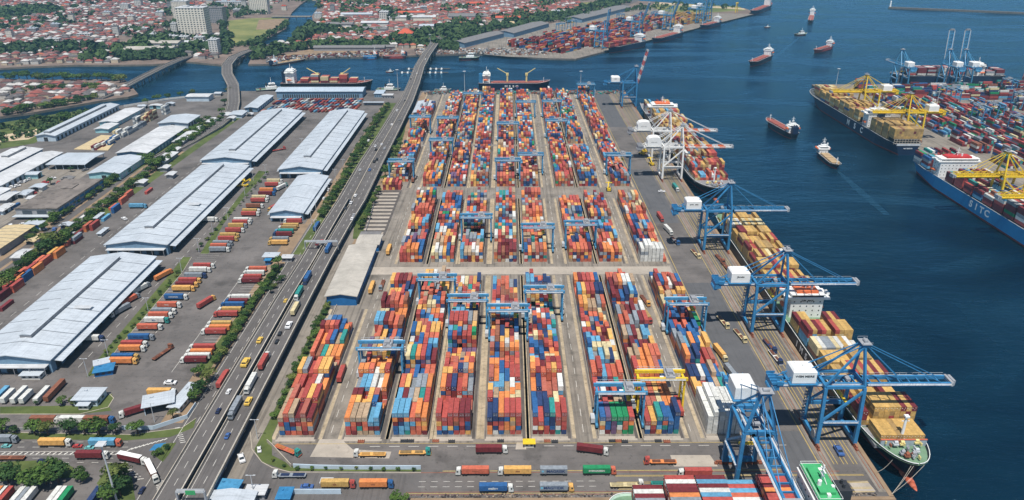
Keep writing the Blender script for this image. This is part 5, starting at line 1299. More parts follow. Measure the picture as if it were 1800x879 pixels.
# ---------------------------------------------------------------- highway
def deck(name, pts, wd, lab, cat='viaduct', par=True, piers=30, thick=2.3, zb=0.0, median=False, lines=(), pw=.35, ph=1.1):
    """pts: (x, y, z) centre line"""
    r = empty(name, pts[0][0], pts[0][1], 0); ox, oy = pts[0][:2]
    n = len(pts); nor = []
    for i in range(n):
        a = pts[max(0, i - 1)]; c = pts[min(n - 1, i + 1)]; dx, dy = c[0] - a[0], c[1] - a[1]; L = math.hypot(dx, dy); nor.append((-dy / L, dx / L))
    W = [wd] * n if not isinstance(wd, (list, tuple)) else wd
    def q(i, o, dz): return (pts[i][0] + nor[i][0] * o - ox, pts[i][1] + nor[i][1] * o - oy, pts[i][2] + dz)
    def strip(b, o0, o1, z0, z1, m=0):
        for i in range(n - 1):
            a0 = o0(i) if callable(o0) else o0; a1 = o1(i) if callable(o1) else o1; b0 = o0(i + 1) if callable(o0) else o0; b1 = o1(i + 1) if callable(o1) else o1
            b.quadbox([q(i, a0, z0), q(i + 1, b0, z0), q(i + 1, b1, z0), q(i, a1, z0), q(i, a0, z1), q(i + 1, b0, z1), q(i + 1, b1, z1), q(i, a1, z1)][::1], m)
    b = MB(); strip(b, lambda i: W[i] / 2, lambda i: -W[i] / 2, -.12, 0); b.build('road_surface', 'asphalt_road', r)
    b = MB(); strip(b, lambda i: W[i] / 2, lambda i: -W[i] / 2, -thick, -.12); b.build('deck_girder', 'viaduct_side_shade', r)  # depth and dark blue also stand in for the shadow strip beside the deck
    if par:
        for s in (-1, 1):
            b = MB(); strip(b, lambda i: s * W[i] / 2 + (pw if s > 0 else 0), lambda i: s * W[i] / 2 - (0 if s > 0 else pw), -.5, ph); b.build('parapet', 'parapet', r)
    if median:
        b = MB(); strip(b, .3, -.3, 0, .9); b.build('median_barrier', 'parapet', r)
    if lines:
        b = MB()
        for (f, dash) in lines:
            for i in range(n - 1):
                p, c = Vector(q(i, W[i] * f, .03)), Vector(q(i + 1, W[i + 1] * f, .03)); L = (c - p).length; m_ = int(L / 11) if dash else 1
                for k in range(max(1, m_)):
                    if dash: b.beam(p.lerp(c, k * 11 / L), p.lerp(c, min(1, (k * 11 + 4.5) / L)), .18, .02)
                    else: b.beam(p, c, .18, .02)
        b.build('lane_lines', 'paint_line', r)
    if piers:
        acc = 0
        for i in range(n - 1):
            a, c = pts[i], pts[i + 1]; L = math.hypot(c[0] - a[0], c[1] - a[1]); k = 0
            m_ = max(1, int(round(L / piers)))
            for k in range(m_):
                t = (k + .5) / m_; x = a[0] + (c[0] - a[0]) * t; y = a[1] + (c[1] - a[1]) * t; z = a[2] + (c[2] - a[2]) * t
                if z < 3.2: continue
                nx, ny = nor[i]; w_ = W[i]; ang = math.atan2(ny, nx); b = MB()
                b.obox(x - ox, y - oy, z - thick - 1.2, w_ * .9, 1.8, 1.2, ang)
                for s in ((-1, 1) if w_ > 11 else (0,)): b.cyl((x - ox + nx * s * w_ * .28, y - oy + ny * s * w_ * .28, -6 if zb < 0 or y > 1055 or (x < -330 and y > 1000) else 0), (x - ox + nx * s * w_ * .28, y - oy + ny * s * w_ * .28, z - thick - 1.2), .95, 8)
                b.build('pier', 'concrete', r)
    tag(r, lab, cat); return r
deck('viaduct', [(-144.7, y, 5.2) for y in (190, 250, 330, 420)] + [(-144.5, 480, 3.6), (-144, 540, 4.5), (-142, 600, 6.2)], [9.4] * 6 + [8.6], 'elevated highway lane strip left of the dark gap, running north', lines=((-.42, 0), (.42, 0), (0, 1)))
deck('viaduct', [(-131.8, y, 6.2) for y in (190, 250, 330, 420)] + [(-131.8, 480, 5.6), (-130.5, 540, 5.8), (-128.5, 600, 6.2)], [9.8] * 6 + [11], 'elevated highway lane strip right of the dark gap, carrying trucks', lines=((-.42, 0), (.42, 0), (0, 1)))
deck('viaduct', [(-134.8, 600.3, 6.2), (-135, 700, 6.8), (-133, 820, 8), (-131.5, 957, 10), (-134, 1060, 11), (-139, 1180, 12), (-139.5, 1290, 12), (-137, 1430, 11), (-130, 1530, 8), (-118, 1600, 4.5), (-100, 1680, .6)], [23.5, 23, 20, 17, 16, 15, 15, 15, 15, 13, 12],
     'long elevated highway and bridge crossing the river to the north shore', 'bridge', piers=42, median=True, lines=((-.44, 0), (.44, 0), (-.24, 1), (.24, 1)), thick=2.2)
# median barrier between the ground carriageway and the viaduct, and beige curbs
wall('crash_barrier', [(-149.8, 190), (-149.8, 600)], 1.0, .4, 'parapet', 'long beige barrier between the ground lanes and the viaduct', 'barrier')
wall('crash_barrier', [(-110.8, 300), (-110.8, 470)], .9, .3, 'parapet', 'beige barrier along the service road east of the viaduct', 'barrier')
deck('west_bridge', [(-362, 740, .6), (-352, 800, 1), (-345, 860, 2), (-346, 915, 3.5), (-361, 970, 6), (-392, 1060, 9), (-426, 1135, 10), (-452, 1210, 10), (-466, 1280, 9.5), (-464, 1340, 9), (-452, 1400, 8), (-430, 1480, 6)], [13, 13, 14, 15, 15, 15, 15, 15, 15, 14, 14, 13], 'curved highway bridge sweeping over the western river', 'bridge', piers=34, lines=((-.42, 0), (.42, 0), (-.14, 1), (.14, 1)))
deck('river_bridge', [(-560, 1010, 1.0), (-552, 1060, 4), (-553, 1130, 6), (-556, 1210, 6.5), (-560, 1290, 4.5), (-566, 1350, 1)], 13, 'low straight bridge from the river island to the north shore', 'bridge', piers=26, median=True)
deck('far_bridge', [(-575, 1880, 4), (-480, 1880, 4)], 10, 'small distant bridge over the narrow river', 'bridge', piers=24)
# sign gantries
def gantry(x0, x1, y, z, lab, txt=False):
    r = empty('sign_gantry', (x0 + x1) / 2, y, z); X = (x1 - x0) / 2
    for s in (-1, 1): b = MB(); b.box(s * X - .35, s * X + .35, -.5, .5, 0, 6.6); b.build('post', 'grey_metal', r)
    b = MB()
    for dy in (-.5, .5): b.box(-X, X, dy - .12, dy + .12, 6.2, 7.4)
    b.build('truss_beam', 'steel_light', r)
    b = MB(); b.box(-X * .3, X * .4, -.75, -.62, 5.4, 7.6); b.build('sign_panel', 'deck_bright_green' if txt else 'steel_light', r)
    tag(r, lab, 'sign gantry')
gantry(-150, -126, 500, 4, 'grey steel gantry spanning the highway beside the toll booths'); gantry(-137.5, -126, 238, 6.2, 'sign gantry with green panel over the viaduct at the lower edge', True)
# ================================================================ vehicles (local +x = forward)
def truck_proto(load):
    r = empty('semi_truck'); 
    b = MB(); b.box(5.7, 7.9, -1.22, 1.22, .75, 2.0)
    k = len(b.v); b.v += [(5.7, -1.22, 2.0), (7.9, -1.22, 2.0), (7.9, 1.22, 2.0), (5.7, 1.22, 2.0), (5.75, -1.15, 3.55), (7.45, -1.15, 3.45), (7.45, 1.15, 3.45), (5.75, 1.15, 3.55)]
    for q in ((4, 5, 6, 7), (0, 1, 5, 4), (1, 2, 6, 5), (2, 3, 7, 6), (3, 0, 4, 7)): b.f.append(tuple(k + i for i in q)); b.m.append(0)
    b.box(5.5, 6.9, -.9, .9, 3.5, 3.85); cab = b.build('cab', 'paint_obj', r)
    b = MB(); b.quadbox([(7.62, -1.05, 2.15), (7.92, -1.05, 2.15), (7.92, 1.05, 2.15), (7.62, 1.05, 2.15), (7.4, -1.0, 3.1), (7.6, -1.0, 3.1), (7.6, 1.0, 3.1), (7.4, 1.0, 3.1)])
    b.box(6.6, 7.4, -1.24, -1.16, 2.1, 2.9); b.box(6.6, 7.4, 1.16, 1.24, 2.1, 2.9); b.build('windscreen', 'glass_dark', cab)
    b = MB(); b.box(-6.8, 7.2, -.5, .5, .75, 1.2); b.box(-7.0, 4.8, -1.2, -1.0, 1.15, 1.35); b.box(-7.0, 4.8, 1.0, 1.2, 1.15, 1.35); b.box(7.85, 8.05, -1.2, 1.2, .45, .85)
    if load == 'flat':
        b.box(-7.0, 5.0, -1.22, 1.22, 1.3, 1.45)
        fl = b.build('flatbed', 'paint_obj', r)
        b = MB(); b.box(-6.4, -1.2, -.9, .9, 1.45, 1.75); b.box(.4, 4.2, -.8, .8, 1.45, 1.7); b.build('load', 'paint_obj', r)
    else:
        b.build('chassis', 'dark_metal', r)
        b = MB(); b.box(-7.1, 5.1, -1.24, 1.24, 1.4, 4.1)
        tr = b.build('trailer_box', 'paint_obj', r)
        b = MB()
        for k in range(5): b.box(-7.1 + .02 + k * 3.02, -7.1 + .14 + k * 3.02, -1.26, 1.26, 1.4, 4.12)
        b.box(-7.13, -7.1, -.04, .04, 1.5, 4.0); b.build('frame_posts', 'paint_obj', tr)
    wh = None
    for x in (7.0, 4.4, 3.2, -3.6, -4.9, -6.2):
        for s in (-1, 1):
            if wh is None:
                b = MB(); b.cyl((0, -.16, 0), (0, .16, 0), .52, 10); wh = b.tomesh('wheel', ['rubber'])
            o = bpy.data.objects.new('wheel', wh); COL.objects.link(o); o.parent = r; o.location = (x, s * 1.05, .52)
    return r
def recolor(o, part, c):
    for ch in o.children:
        if ch.name.split('.')[0] == part: ch.color = c
        for q in ch.children:
            if q.name.split('.')[0] == part: q.color = c
TB = truck_proto('box'); TF = truck_proto('flat')
HIGH = []
def truck(x, y, a, box, cab, lab, flat=False, grp=None, z=0.03, txt=None, load='brown'):
    src = TF if flat else TB; o = place(src, x, y, z, a)
    recolor(o, 'cab', PAL[cab]); c = PAL[box]
    if flat: recolor(o, 'flatbed', c); recolor(o, 'load', tuple(v * .6 for v in PAL[load][:3]) + (1,))
    else: recolor(o, 'trailer_box', c); recolor(o, 'frame_posts', tuple(v * .8 for v in c[:3]) + (1,))
    tag(o, lab, 'truck', grp)
    if txt: TXT.append((o, txt))
    return o
TXT = []
W_ = math.pi
def tp(px, py, *r, **k): x, y = g(px, py); return truck(x, y, *r, **k)
tp(863, 796, 0, 'maroon', 'white', 'maroon container truck with white cab in front of the fourth stack'); tp(1040, 796, R(-12), 'maroon', 'white', 'maroon container truck turning on the road below the seventh stack', txt=None)
tp(832, 834, W_, 'orange red', 'white', 'orange container truck with white cab facing left on the south road', txt=('=====', 'brown', 1.0)); tp(906, 834, W_, 'yellow orange', 'white', 'yellow container truck with white cab facing left on the south road', txt=('###', 'brown', 1.1))
tp(1052, 833, 0, 'green', 'orange red', 'green container truck with orange cab and white lettering', txt=('EVERGREEEN', 'white', 1.25)); tp(871, 864, 0, 'blue', 'white', 'blue container truck with white cab at the bottom centre', txt=('maline', 'white', 1.6))
tp(977, 863, 0, 'grey', 'yellow orange', 'grey container truck with yellow cab and dark lettering', txt=('MAGTIDK', 'navy blue', 2.0)); tp(652, 802, W_, 'yellow orange', 'white', 'yellow flatbed truck with white cab on the light concrete pad', flat=True, load='yellow orange')
tp(728, 799, 0, 'yellow orange', 'teal', 'yellow flatbed truck with teal cab right of the concrete pad', flat=True, load='ochre'); tp(505, 794, R(-27), 'orange red', 'teal', 'orange flatbed truck with teal cab parked slanted by the corner', flat=True, load='orange')
tp(511, 839, W_, 'grey', 'white', 'white cab truck with loaded flatbed on the south road west end', flat=True, load='navy blue'); tp(594, 857, 0, 'yellow', 'brick red', 'tan container truck with red cab at the lower edge', txt=('%%', 'brown', 1.2))
tp(661, 857, 0, 'orange', 'blue', 'orange container truck with blue cab at the lower edge', txt=('W0', 'brown', 1.2)); tp(1162, 815, W_, 'orange', 'brick red', 'orange flatbed truck with red cab near the south crane', flat=True, load='brown')
tp(1222, 837, W_, 'brick red', 'white', 'red container truck with white cab left of the south crane legs'); tp(1100, 856, 0, 'cream', 'white', 'tan empty flatbed truck on the quayside lane', flat=True, load='cream'); tp(1172, 853, 0, 'teal', 'white', 'teal flatbed with white cab behind the lower ship', flat=True, load='teal')
# container trailer without a cab
r = empty('trailer', *g(973, 834), .03); b = MB(); b.box(-6.1, 6.1, -1.22, 1.22, 1.4, 4.1); o = b.build('trailer_box', 'paint_obj', r); o.color = PAL['grey']
b = MB(); b.box(-6, 6, -.5, .5, .8, 1.3)
for x in (-5, -3.7, 4.6, 5.6): b.cyl((x, -1.15, .52), (x, 1.15, .52), .5, 8)
b.build('chassis', 'dark_metal', r); tag(r, 'grey container trailer without cab between yellow and green trucks', 'trailer'); TXT.append((r, ('MAGRISK', 'navy blue', 2.0)))
# west junction
tp(98, 784, 0, 'yellow orange', 'white', 'yellow container truck with white cab on the western road', txt=None); tp(186, 784, 0, 'sky blue', 'orange red', 'light blue container truck with orange cab on the western road')
tp(163, 806, 0, 'maroon', 'white', 'brown red box truck with white cab on the lower western lane'); tp(18, 808, W_, 'brown', 'blue', 'brown flatbed with blue cab at the left edge', flat=True)
for q in (tp(234, 812, R(-16), 'maroon', 'white', 'white topped maroon truck turning at the western junction'), tp(268, 834, R(-52), 'brown', 'white', 'white topped truck turning down beside the striped road corner')):
    b = MB(); b.box(-7.1, 5.1, -1.24, 1.24, 4.12, 4.16); b.build('roof_tarp', 'white_paint', q)
tp(240, 727, R(212), 'maroon', 'white', 'red container truck with white cab entering beneath the open shelter')
tp(4, 778, 0, 'grey', 'grey', 'grey box truck cut by the left edge on the western road'); tp(82, 744, 0, 'brown', 'white', 'dull brown box truck behind the roadside trees, left one'); tp(126, 744, W_, 'white', 'white', 'white box truck behind the roadside trees, middle one'); tp(175, 744, 0, 'brown', 'blue', 'dull brown truck with blue cab behind the roadside trees')
tp(285, 695, 0, 'yellow orange', 'white', 'yellow tank truck behind the open shelter')
# standing trailers and the long row at the lower left
for i, (px, py, c, L) in enumerate(((4, 700, 'sky blue', 1), (16, 702, 'white', .8), (36, 700, 'white', 1), (48, 703, 'white', .75), (76, 700, 'white', 1), (98, 692, 'brown', 1.4))):
    x, y = g(px, py); r = empty('trailer', x, y, 0, N); b = MB(); b.box(-6 * L, 6 * L, -1.25, 1.25, 1.1, 3.9); o = b.build('trailer_box', 'paint_obj', r); o.color = PAL[c]; b = MB()
    for q in (-4.5, -3.3, 4.5): b.cyl((q * L, -1.1, .5), (q * L, 1.1, .5), .5, 8)
    b.box(-5.8 * L, 5.8 * L, -.5, .5, .7, 1.1); b.build('chassis', 'dark_metal', r); tag(r, '%s trailer standing west of the gatehouse, %s from the left edge' % ({'sky blue': 'light blue', 'brown': 'long brown'}.get(c, 'white topped'), nth(i + 1)), 'trailer', 'trailers standing by the gatehouse')
for i, (px, c) in enumerate(((-14, 'maroon'), (2, 'orange'), (10, 'white'), (18, 'brick red'), (42, 'white'), (51, 'grey'), (60, 'white'), (106, 'white'), (115, 'white'), (124, 'green'), (176, 'navy blue'))):
    x, y = g(px - 10, 884); r = empty('trailer', x, y, 0, N); b = MB(); b.box(-6.1, 6.1, -1.25, 1.25, 1.2, 4.0); o = b.build('trailer_box', 'paint_obj', r); o.color = PAL[c]; b = MB()
    for q in (-4.5, -3.3, 4.5): b.cyl((q, -1.1, .5), (q, 1.1, .5), .5, 8)
    b.build('chassis', 'dark_metal', r); tag(r, '%s container trailer parked at the lower left, %s from the left' % (c, nth(i + 1)), 'trailer', 'trailers parked at the lower left')
# truck park rows
wp = [(357, 471, 'brick red', 'white'), (350, 478, 'white', 'white'), (342, 488, 'grey', 'navy blue'), (332, 497, 'brick red', 'yellow orange'), (327, 504, 'maroon', 'yellow orange'), (321, 511, 'yellow orange', 'yellow orange'), (308, 526, 'blue', 'white'), (296, 540, 'orange red', 'white'),
      (287, 551, 'grey', 'white'), (281, 558, 'orange red', 'white'), (274, 567, 'white', 'teal'), (262, 579, 'orange red', 'white'), (247, 597, 'blue', 'grey'), (235, 609, 'brick red', 'white'), (231, 617, 'orange', 'white'), (219, 632, 'blue', 'yellow'), (216, 639, 'orange', 'yellow orange')]
tx = {6: ('HAMUSMAN', 'white', 1.1), 7: ('YANG', 'white', 1.0), 10: ('MLA', 'blue', 1.2), 12: ('KHUL  CMA', 'navy blue', 1.1), 11: ('---', 'white', 1)}
for i, (px, py, c, k) in enumerate(wp):
    tp(px + 2, py + 1, 0, c, k, '%s container truck, %s from the north in the west row of the truck park' % (c, nth(i + 1)), grp='trucks in the west row of the truck park', txt=tx.get(i))
epk = [(452, 477, 'orange red', 'white'), (448, 484, 'white', 'white'), (443, 491, 'brick red', 'white'), (440, 497, 'maroon', 'white'), (422, 527, 'white', 'white'), (418, 534, 'maroon', 'blue'), (411, 540, 'blue', 'blue'), (406, 549, 'yellow', 'white'), (399, 556, 'brick red', 'brick red'), (388, 574, 'yellow', 'white'), (385, 581, 'orange', 'white'), (378, 587, 'brick red', 'white'), (358, 615, 'brick red', 'white'), (353, 624, 'orange', 'white'), (349, 631, 'white', 'white'), (343, 637, 'maroon', 'white')]
for i, (px, py, c, k) in enumerate(epk):
    tp(px, py + 1, W_, c, k, '%s container truck, %s from the north in the east row of the truck park' % (c, nth(i + 1)), grp='trucks in the east row of the truck park', txt=('----', 'white', .9) if i in (3, 8, 11, 15) else None)
up = [(481, 322, 'cream', 'white'), (478, 328, 'brick red', 'white'), (469, 338, 'orange', 'blue'), (467, 344, 'maroon', 'blue'), (456, 351, 'cream', 'white'), (454, 356, 'brick red', 'white'), (446, 366, 'brown', 'white'), (440, 375, 'yellow', 'white'), (438, 380, 'brick red', 'white'), (425, 391, 'white', 'white'), (423, 395, 'brick red', 'white'), (416, 401, 'yellow', 'grey'), (411, 409, 'brick red', 'white'), (402, 418, 'yellow', 'yellow'), (399, 424, 'brick red', 'yellow'), (390, 432, 'grey', 'grey'), (386, 437, 'orange red', 'grey'), (384, 443, 'grey', 'white')]
for i, (px, py, c, k) in enumerate(up):
    tp(px + 2, py, 0, c, k, '%s box truck, %s from the north in the upper truck park' % (c, nth(i + 1)), grp='trucks in the upper truck park')
ur = [(516, 393, 'brick red', 'white'), (510, 401, 'yellow', 'brown'), (507, 405, 'ochre', 'white'), (501, 411, 'teal', 'sky blue'), (498, 416, 'maroon', 'navy blue'), (492, 425, 'grey', 'yellow'), (490, 431, 'yellow orange', 'yellow')]
for i, (px, py, c, k) in enumerate(ur):
    tp(px, py, W_, c, k, '%s box truck, %s from the north below the small warehouse' % (c, nth(i + 1)), grp='trucks below the small warehouse')
tp(363, 536, R(68), 'brick red', 'yellow orange', 'red and orange truck driving up the truck park aisle'); tp(286, 624, R(70), 'brown', 'brown', 'empty rusty flatbed standing in the truck park aisle', flat=True)
tp(483, 368, R(-112), 'brick red', 'yellow', 'red truck with yellow cab beside the small warehouse'); tp(496, 332, R(70), 'white', 'teal', 'pale bus-like truck at the top of the upper truck park'); tp(288, 488, R(68), 'orange', 'orange', 'orange double trailer truck beside the nearest warehouse')
tp(161, 600, 0, 'white', 'navy blue', 'white tanker with blue cab at the nearest warehouse dock'); tp(213, 550, R(-112), 'grey', 'white', 'grey truck with white cab leaving the warehouse dock'); tp(229, 532, R(68), 'orange red', 'grey', 'small orange red truck by the warehouse dock'); tp(248, 512, R(68), 'white', 'grey', 'white covered truck by the warehouse dock'); tp(367, 390, 0, 'white', 'white', 'white box truck at the second warehouse dock'); tp(490, 265, R(40), 'brick red', 'brick red', 'red truck between the third and fourth warehouses', flat=True, load='brick red')
tp(243, 366, 0, 'sky blue', 'sky blue', 'light blue bus-like truck on the west road'); tp(152, 385, N, 'white', 'blue', 'white truck with blue cab on the far west road'); tp(18, 347, R(70), 'blue', 'blue', 'long blue truck at the west yard edge')
# moving on the viaduct and highway
def vt(px, py, z, a, *r_, **k): x, y = g(px, py, z); return truck(x, y, a, *r_, z=z, **k)
vt(393, 672, .1, N, 'brick red', 'brick red', 'bright red container truck on the ground lanes of the highway'); vt(442, 679, 6.3, -N, 'white', 'white', 'white container truck heading south on the viaduct'); vt(415, 722, 6.3, -N, 'grey', 'grey', 'long grey truck on the near viaduct'); vt(465, 640, 6.3, N, 'brick red', 'white', 'salmon container truck on the viaduct'); vt(520, 547, 6.3, N, 'cream', 'grey', 'tan container truck on the viaduct'); vt(526, 520, 6.3, -N, 'teal', 'white', 'teal truck on the viaduct below the gantry')
vt(541, 493, 5.8, -N, 'blue', 'navy blue', 'blue truck just below the highway gantry'); vt(615, 403, .1, -N, 'white', 'navy blue', 'white container truck with dark cab on the service road'); vt(557, 402, .1, N, 'blue', 'blue', 'short blue truck on the ground lanes north of the gantry'); vt(578, 440, 5.4, N, 'blue', 'blue', 'blue truck close above the gantry'); 
# in the container yard
for (px, py, a, c, k, lab, fl) in ((654, 510, N, 'yellow orange', 'yellow orange', 'yellow truck beside the blue warehouse', 0), (672, 503, -N, 'brown', 'grey', 'brown loaded flatbed beside the blue warehouse', 1), (684, 443, N, 'yellow orange', 'yellow', 'short yellow truck west of the second row stacks', 0), (601, 662, N, 'brick red', 'brown', 'rust red truck between the first and second front stacks', 0), (1136, 560, R(-80), 'ochre', 'brick red', 'ochre container truck between the eighth and ninth front stacks', 0), (1133, 530, R(-80), 'brown', 'yellow orange', 'yellow machine truck between the eighth and ninth front stacks', 1), (1270, 568, R(-82), 'cream', 'cream', 'beige flatbed truck on the quay road', 1), (1300, 592, R(-82), 'cream', 'cream', 'beige flatbed loaded with pipes by the quay rails', 1), (1265, 625, R(-80), 'yellow orange', 'cream', 'yellow truck right of the ninth front stack', 0),
                             (1285, 661, R(-80), 'grey', 'grey', 'grey covered truck right of the ninth front stack', 0), (1192, 720, N, 'brick red', 'brick red', 'red truck parked right of the yellow crane', 0), (1174, 408, R(-80), 'white', 'white', 'long white truck on the quay road near the white stack', 0), (1186, 425, R(-80), 'grey', 'blue', 'flatbed with blue cab on the quay road near the white stack', 1), (1222, 448, R(-82), 'cream', 'cream', 'tan loaded flatbed beside the white stack', 1), (1265, 457, R(-84), 'brown', 'brown', 'rust brown flatbed between the crane rails, north', 1), (1275, 470, R(-84), 'brown', 'rust' if 0 else 'brown', 'rust brown flatbed between the crane rails, south', 1), (1352, 610, R(-84), 'navy blue', 'navy blue', 'dark blue flatbed between the crane rails', 1), (1362, 630, R(-84), 'white', 'navy blue', 'white loaded truck with dark cab between the crane rails', 1), (1187, 333, R(-86), 'teal', 'white', 'teal box truck below the white cranes', 0), (1160, 385, R(-86), 'brick red', 'brick red', 'red box truck near the second row outer stack', 0), (727, 318, N, 'brown', 'brown', 'brown truck east of the first gantry crane', 0), (1305, 690, R(-82), 'grey', 'grey', 'pale flatbed beside the ninth front stack end', 1)):
    tp(px, py, a, c, k, lab, flat=bool(fl))
# lettering on box sides that face the viewer
for o, (s, c, sz) in TXT:
    if 'p_' + c not in MATS: mat('p_' + c, PAL[c], .6, var=0)
    back = abs(o.rotation_euler.z - math.pi) < .3
    m = text_part(s, sz, 'p_' + c, o, (-1 if o.name.startswith('semi') else .9, 1.27 if back else -1.27, 2.7), (N, 0, math.pi if back else 0), 'lettering', ext=.01)
def logo(o, c, x):   # small pale square badge on the box side
    b = MB(); b.box(x - .5, x + .5, -1.275, -1.245, 2.25, 3.25); b.build('badge', c, o)
mat('badge_pale_blue', C(120, 190, 215), .6, var=0)
for o, (s, c, sz) in TXT:
    if s.startswith('MAG'): logo(o, 'badge_pale_blue', -4.9 if o.name.startswith('trailer') else -6.2)

# cars
def car_proto():
    r = empty('car'); b = MB(); b.box(-2.15, 2.15, -.88, .88, .35, .92)
    b.quadbox([(-1.5, -.8, .92), (1.1, -.8, .92), (1.1, .8, .92), (-1.5, .8, .92), (-1.1, -.68, 1.45), (.45, -.68, 1.45), (.45, .68, 1.45), (-1.1, .68, 1.45)])
    bd = b.build('body', 'paint_obj', r)
    b = MB(); b.quadbox([(.47, -.7, .95), (1.16, -.74, .95), (1.16, .74, .95), (.47, .7, .95), (.4, -.62, 1.4), (.52, -.62, 1.4), (.52, .62, 1.4), (.4, .62, 1.4)]); b.box(-1.1, .5, -.79, -.72, 1.0, 1.32); b.box(-1.1, .5, .72, .79, 1.0, 1.32); b.box(-1.48, -1.2, -.6, .6, 1.0, 1.35); b.build('window', 'glass_dark', r)
    b = MB(); b.cyl((0, -.11, 0), (0, .11, 0), .33, 8); wh = b.tomesh('wheel', ['rubber'])
    for x in (-1.35, 1.35):
        for s in (-1, 1): o = bpy.data.objects.new('wheel', wh); COL.objects.link(o); o.parent = r; o.location = (x, s * .8, .33)
    return r
CP = car_proto()
CARC = {'white': (.75, .75, .75, 1), 'silver': (.45, .46, .48, 1), 'black': (.02, .02, .025, 1), 'red': (.45, .03, .03, 1), 'blue': (.04, .12, .35, 1), 'teal': (.15, .45, .45, 1), 'yellow': (.7, .45, .05, 1), 'dark blue': (.015, .025, .08, 1), 'grey': (.2, .2, .21, 1)}
def car(x, y, a, c, lab, z=.03, grp=None, s=1.0):
    o = place(CP, x, y, z, a); recolor(o, 'body', CARC[c]); o.scale = (s, s, s); tag(o, lab, 'car', grp)
def cp(px, py, a, c, lab, z=.03, s=1.0): x, y = g(px, py, z); car(x, y, a, c, lab, z, s=s)
cp(137, 786, 0, 'red', 'red car between two trucks on the western road'); cp(75, 812, 0, 'dark blue', 'dark blue car on the lower western lane'); cp(12, 786, 0, 'teal', 'teal car at the left edge'); cp(158, 789, 0, 'teal', 'pale teal car just behind the light blue truck'); cp(250, 864, N, 'dark blue', 'dark car turning right of the striped road corner'); cp(400, 768, -N, 'blue', 'light blue car on the near viaduct', 6.3); cp(384, 724, N, 'dark blue', 'dark car on the left viaduct lanes', 5.3); cp(368, 727, N, 'white', 'white car on the ground lanes near the junction', s=1.25); cp(402, 690, N, 'white', 'white car on the left viaduct lanes', 5.3)
cp(437, 708, N, 'yellow', 'orange van on the near viaduct', 6.3, 1.5); cp(432, 640, N, 'yellow', 'orange van on the left viaduct lanes', 5.3, 1.9); cp(508, 574, N, 'white', 'white van on the viaduct', 6.3, 1.7); cp(487, 602, -N, 'black', 'black car on the viaduct near the gap', 6.3); cp(492, 588, -N, 'black', 'dark car on the viaduct behind the first black car', 6.3); cp(457, 600, N, 'yellow', 'yellow car on the left viaduct', 5.3, 1.4); cp(502, 530, N, 'yellow', 'yellow car left of the median south of the gantry', 5.0)
cp(300, 675, 0, 'white', 'white vehicle parked north of the open shelter', s=1.5); cp(425, 808, R(-62), 'white', 'white and yellow forklift vehicle on the corner road', s=1.5); cp(456, 792, R(-70), 'white', 'white car on the grass verge by the corner lamp'); cp(1372, 790 - 58, -N, 'blue', 'unused') if 0 else None
cp(1474, 795, -N, 'blue', 'small blue and white vehicle between the crane rails', s=1.6); cp(1163, 338, 0, 'white', 'white car on the quay road below the white cranes', s=1.4); cp(540, 858, 0, 'blue', 'small blue tractor left of the tan container truck', s=1.3); cp(808, 380, 0, 'grey', 'x') if 0 else None
for i, (px, py, c) in enumerate(((607, 368, 'black'), (597, 398, 'dark blue'), (622, 380, 'silver'), (619, 386, 'white'), (660, 258, 'white'), (661, 264, 'black'), (663, 281, 'black'), (658, 285, 'black'), (671, 255, 'white'), (648, 248, 'white'), (655, 240, 'black'), (689, 220, 'white'), (698, 195, 'white'), (702, 212, 'grey'), (676, 262, 'silver'), (633, 300, 'silver'), (650, 300, 'blue'), (625, 345, 'white'), (617, 358, 'white'), (712, 178, 'black'), (726, 150, 'grey'), (722, 140, 'black'), (733, 130, 'white'), (748, 105, 'white'), (577, 335, 'white'), (580, 382, 'white'), (584, 378, 'white'), (570, 350, 'white'), (558, 430, 'red'), (565, 426, 'red'))):
    x, y = g(px, py, 6.3); z = 6.4 if px > 600 or py > 420 else .1
    if y > 640: z = 6.4 + (y - 640) * .009
    x, y = g(px, py, z); car(x, y, N if i % 2 else -N, c, '%s car on the highway, %s listed from the gantry northward' % (c, nth(i + 1)) if 0 else '%s car on the highway north of the gantry, %s' % (c, ('beside the truck lanes', 'near the dark gap', 'on the right hand lanes', 'close behind a paler car', 'level with the trees', 'ahead of a black car', 'level with the third warehouse', 'just south of its twin', 'right of the centre line', 'left of the centre line', 'by the upper hedge', 'level with the small stack', 'near the ramp top', 'beside the parapet', 'west of the parapet', 'near the lane merge', 'by the service road', 'where the decks merge', 'just past the merge', 'on the bridge approach', 'over the near river bank', 'over the river', 'midway over the river', 'at the far bank', 'beside the fourth warehouse', 'beside the small warehouse', 'ahead of its white twin', 'beside the round trees', 'right above the gantry', 'left above the gantry')[i]), z, 'cars on the highway', 1.25)
# the crowded lot behind the warehouses: about 170 small vehicles in slanting rows
b = MB(); b.box(-3.6, 3.6, -1.05, 1.05, .6, 2.5); b.box(3.7, 5, -1, 1, .5, 2.2); lotm = b.tomesh('parked_truck', ['paint_obj'])
kk = 0
for r_ in range(7):
    for c_ in range(25):
        x = -313 + c_ * 4.8 + r_ * .6; y = 936 + r_ * 10.6
        if rnd.random() < .1 or x > -196: continue
        if y < 946 and (x < -255 and x > -306): continue
        kk += 1; o = bpy.data.objects.new('parked_truck', lotm); COL.objects.link(o); o.location = (x, y, .05); o.rotation_euler = (0, 0, R(72))
        cn = rnd.choice(('brick red', 'maroon', 'white', 'sky blue', 'brick red', 'orange red', 'grey', 'navy blue', 'brown')); o.color = PAL[cn]
        tag(o, '%s truck parked in lot row %s, place %s, south of the river warehouse' % (cn, nth(r_ + 1), nth(c_ + 1)), 'truck', 'trucks parked south of the river warehouse')
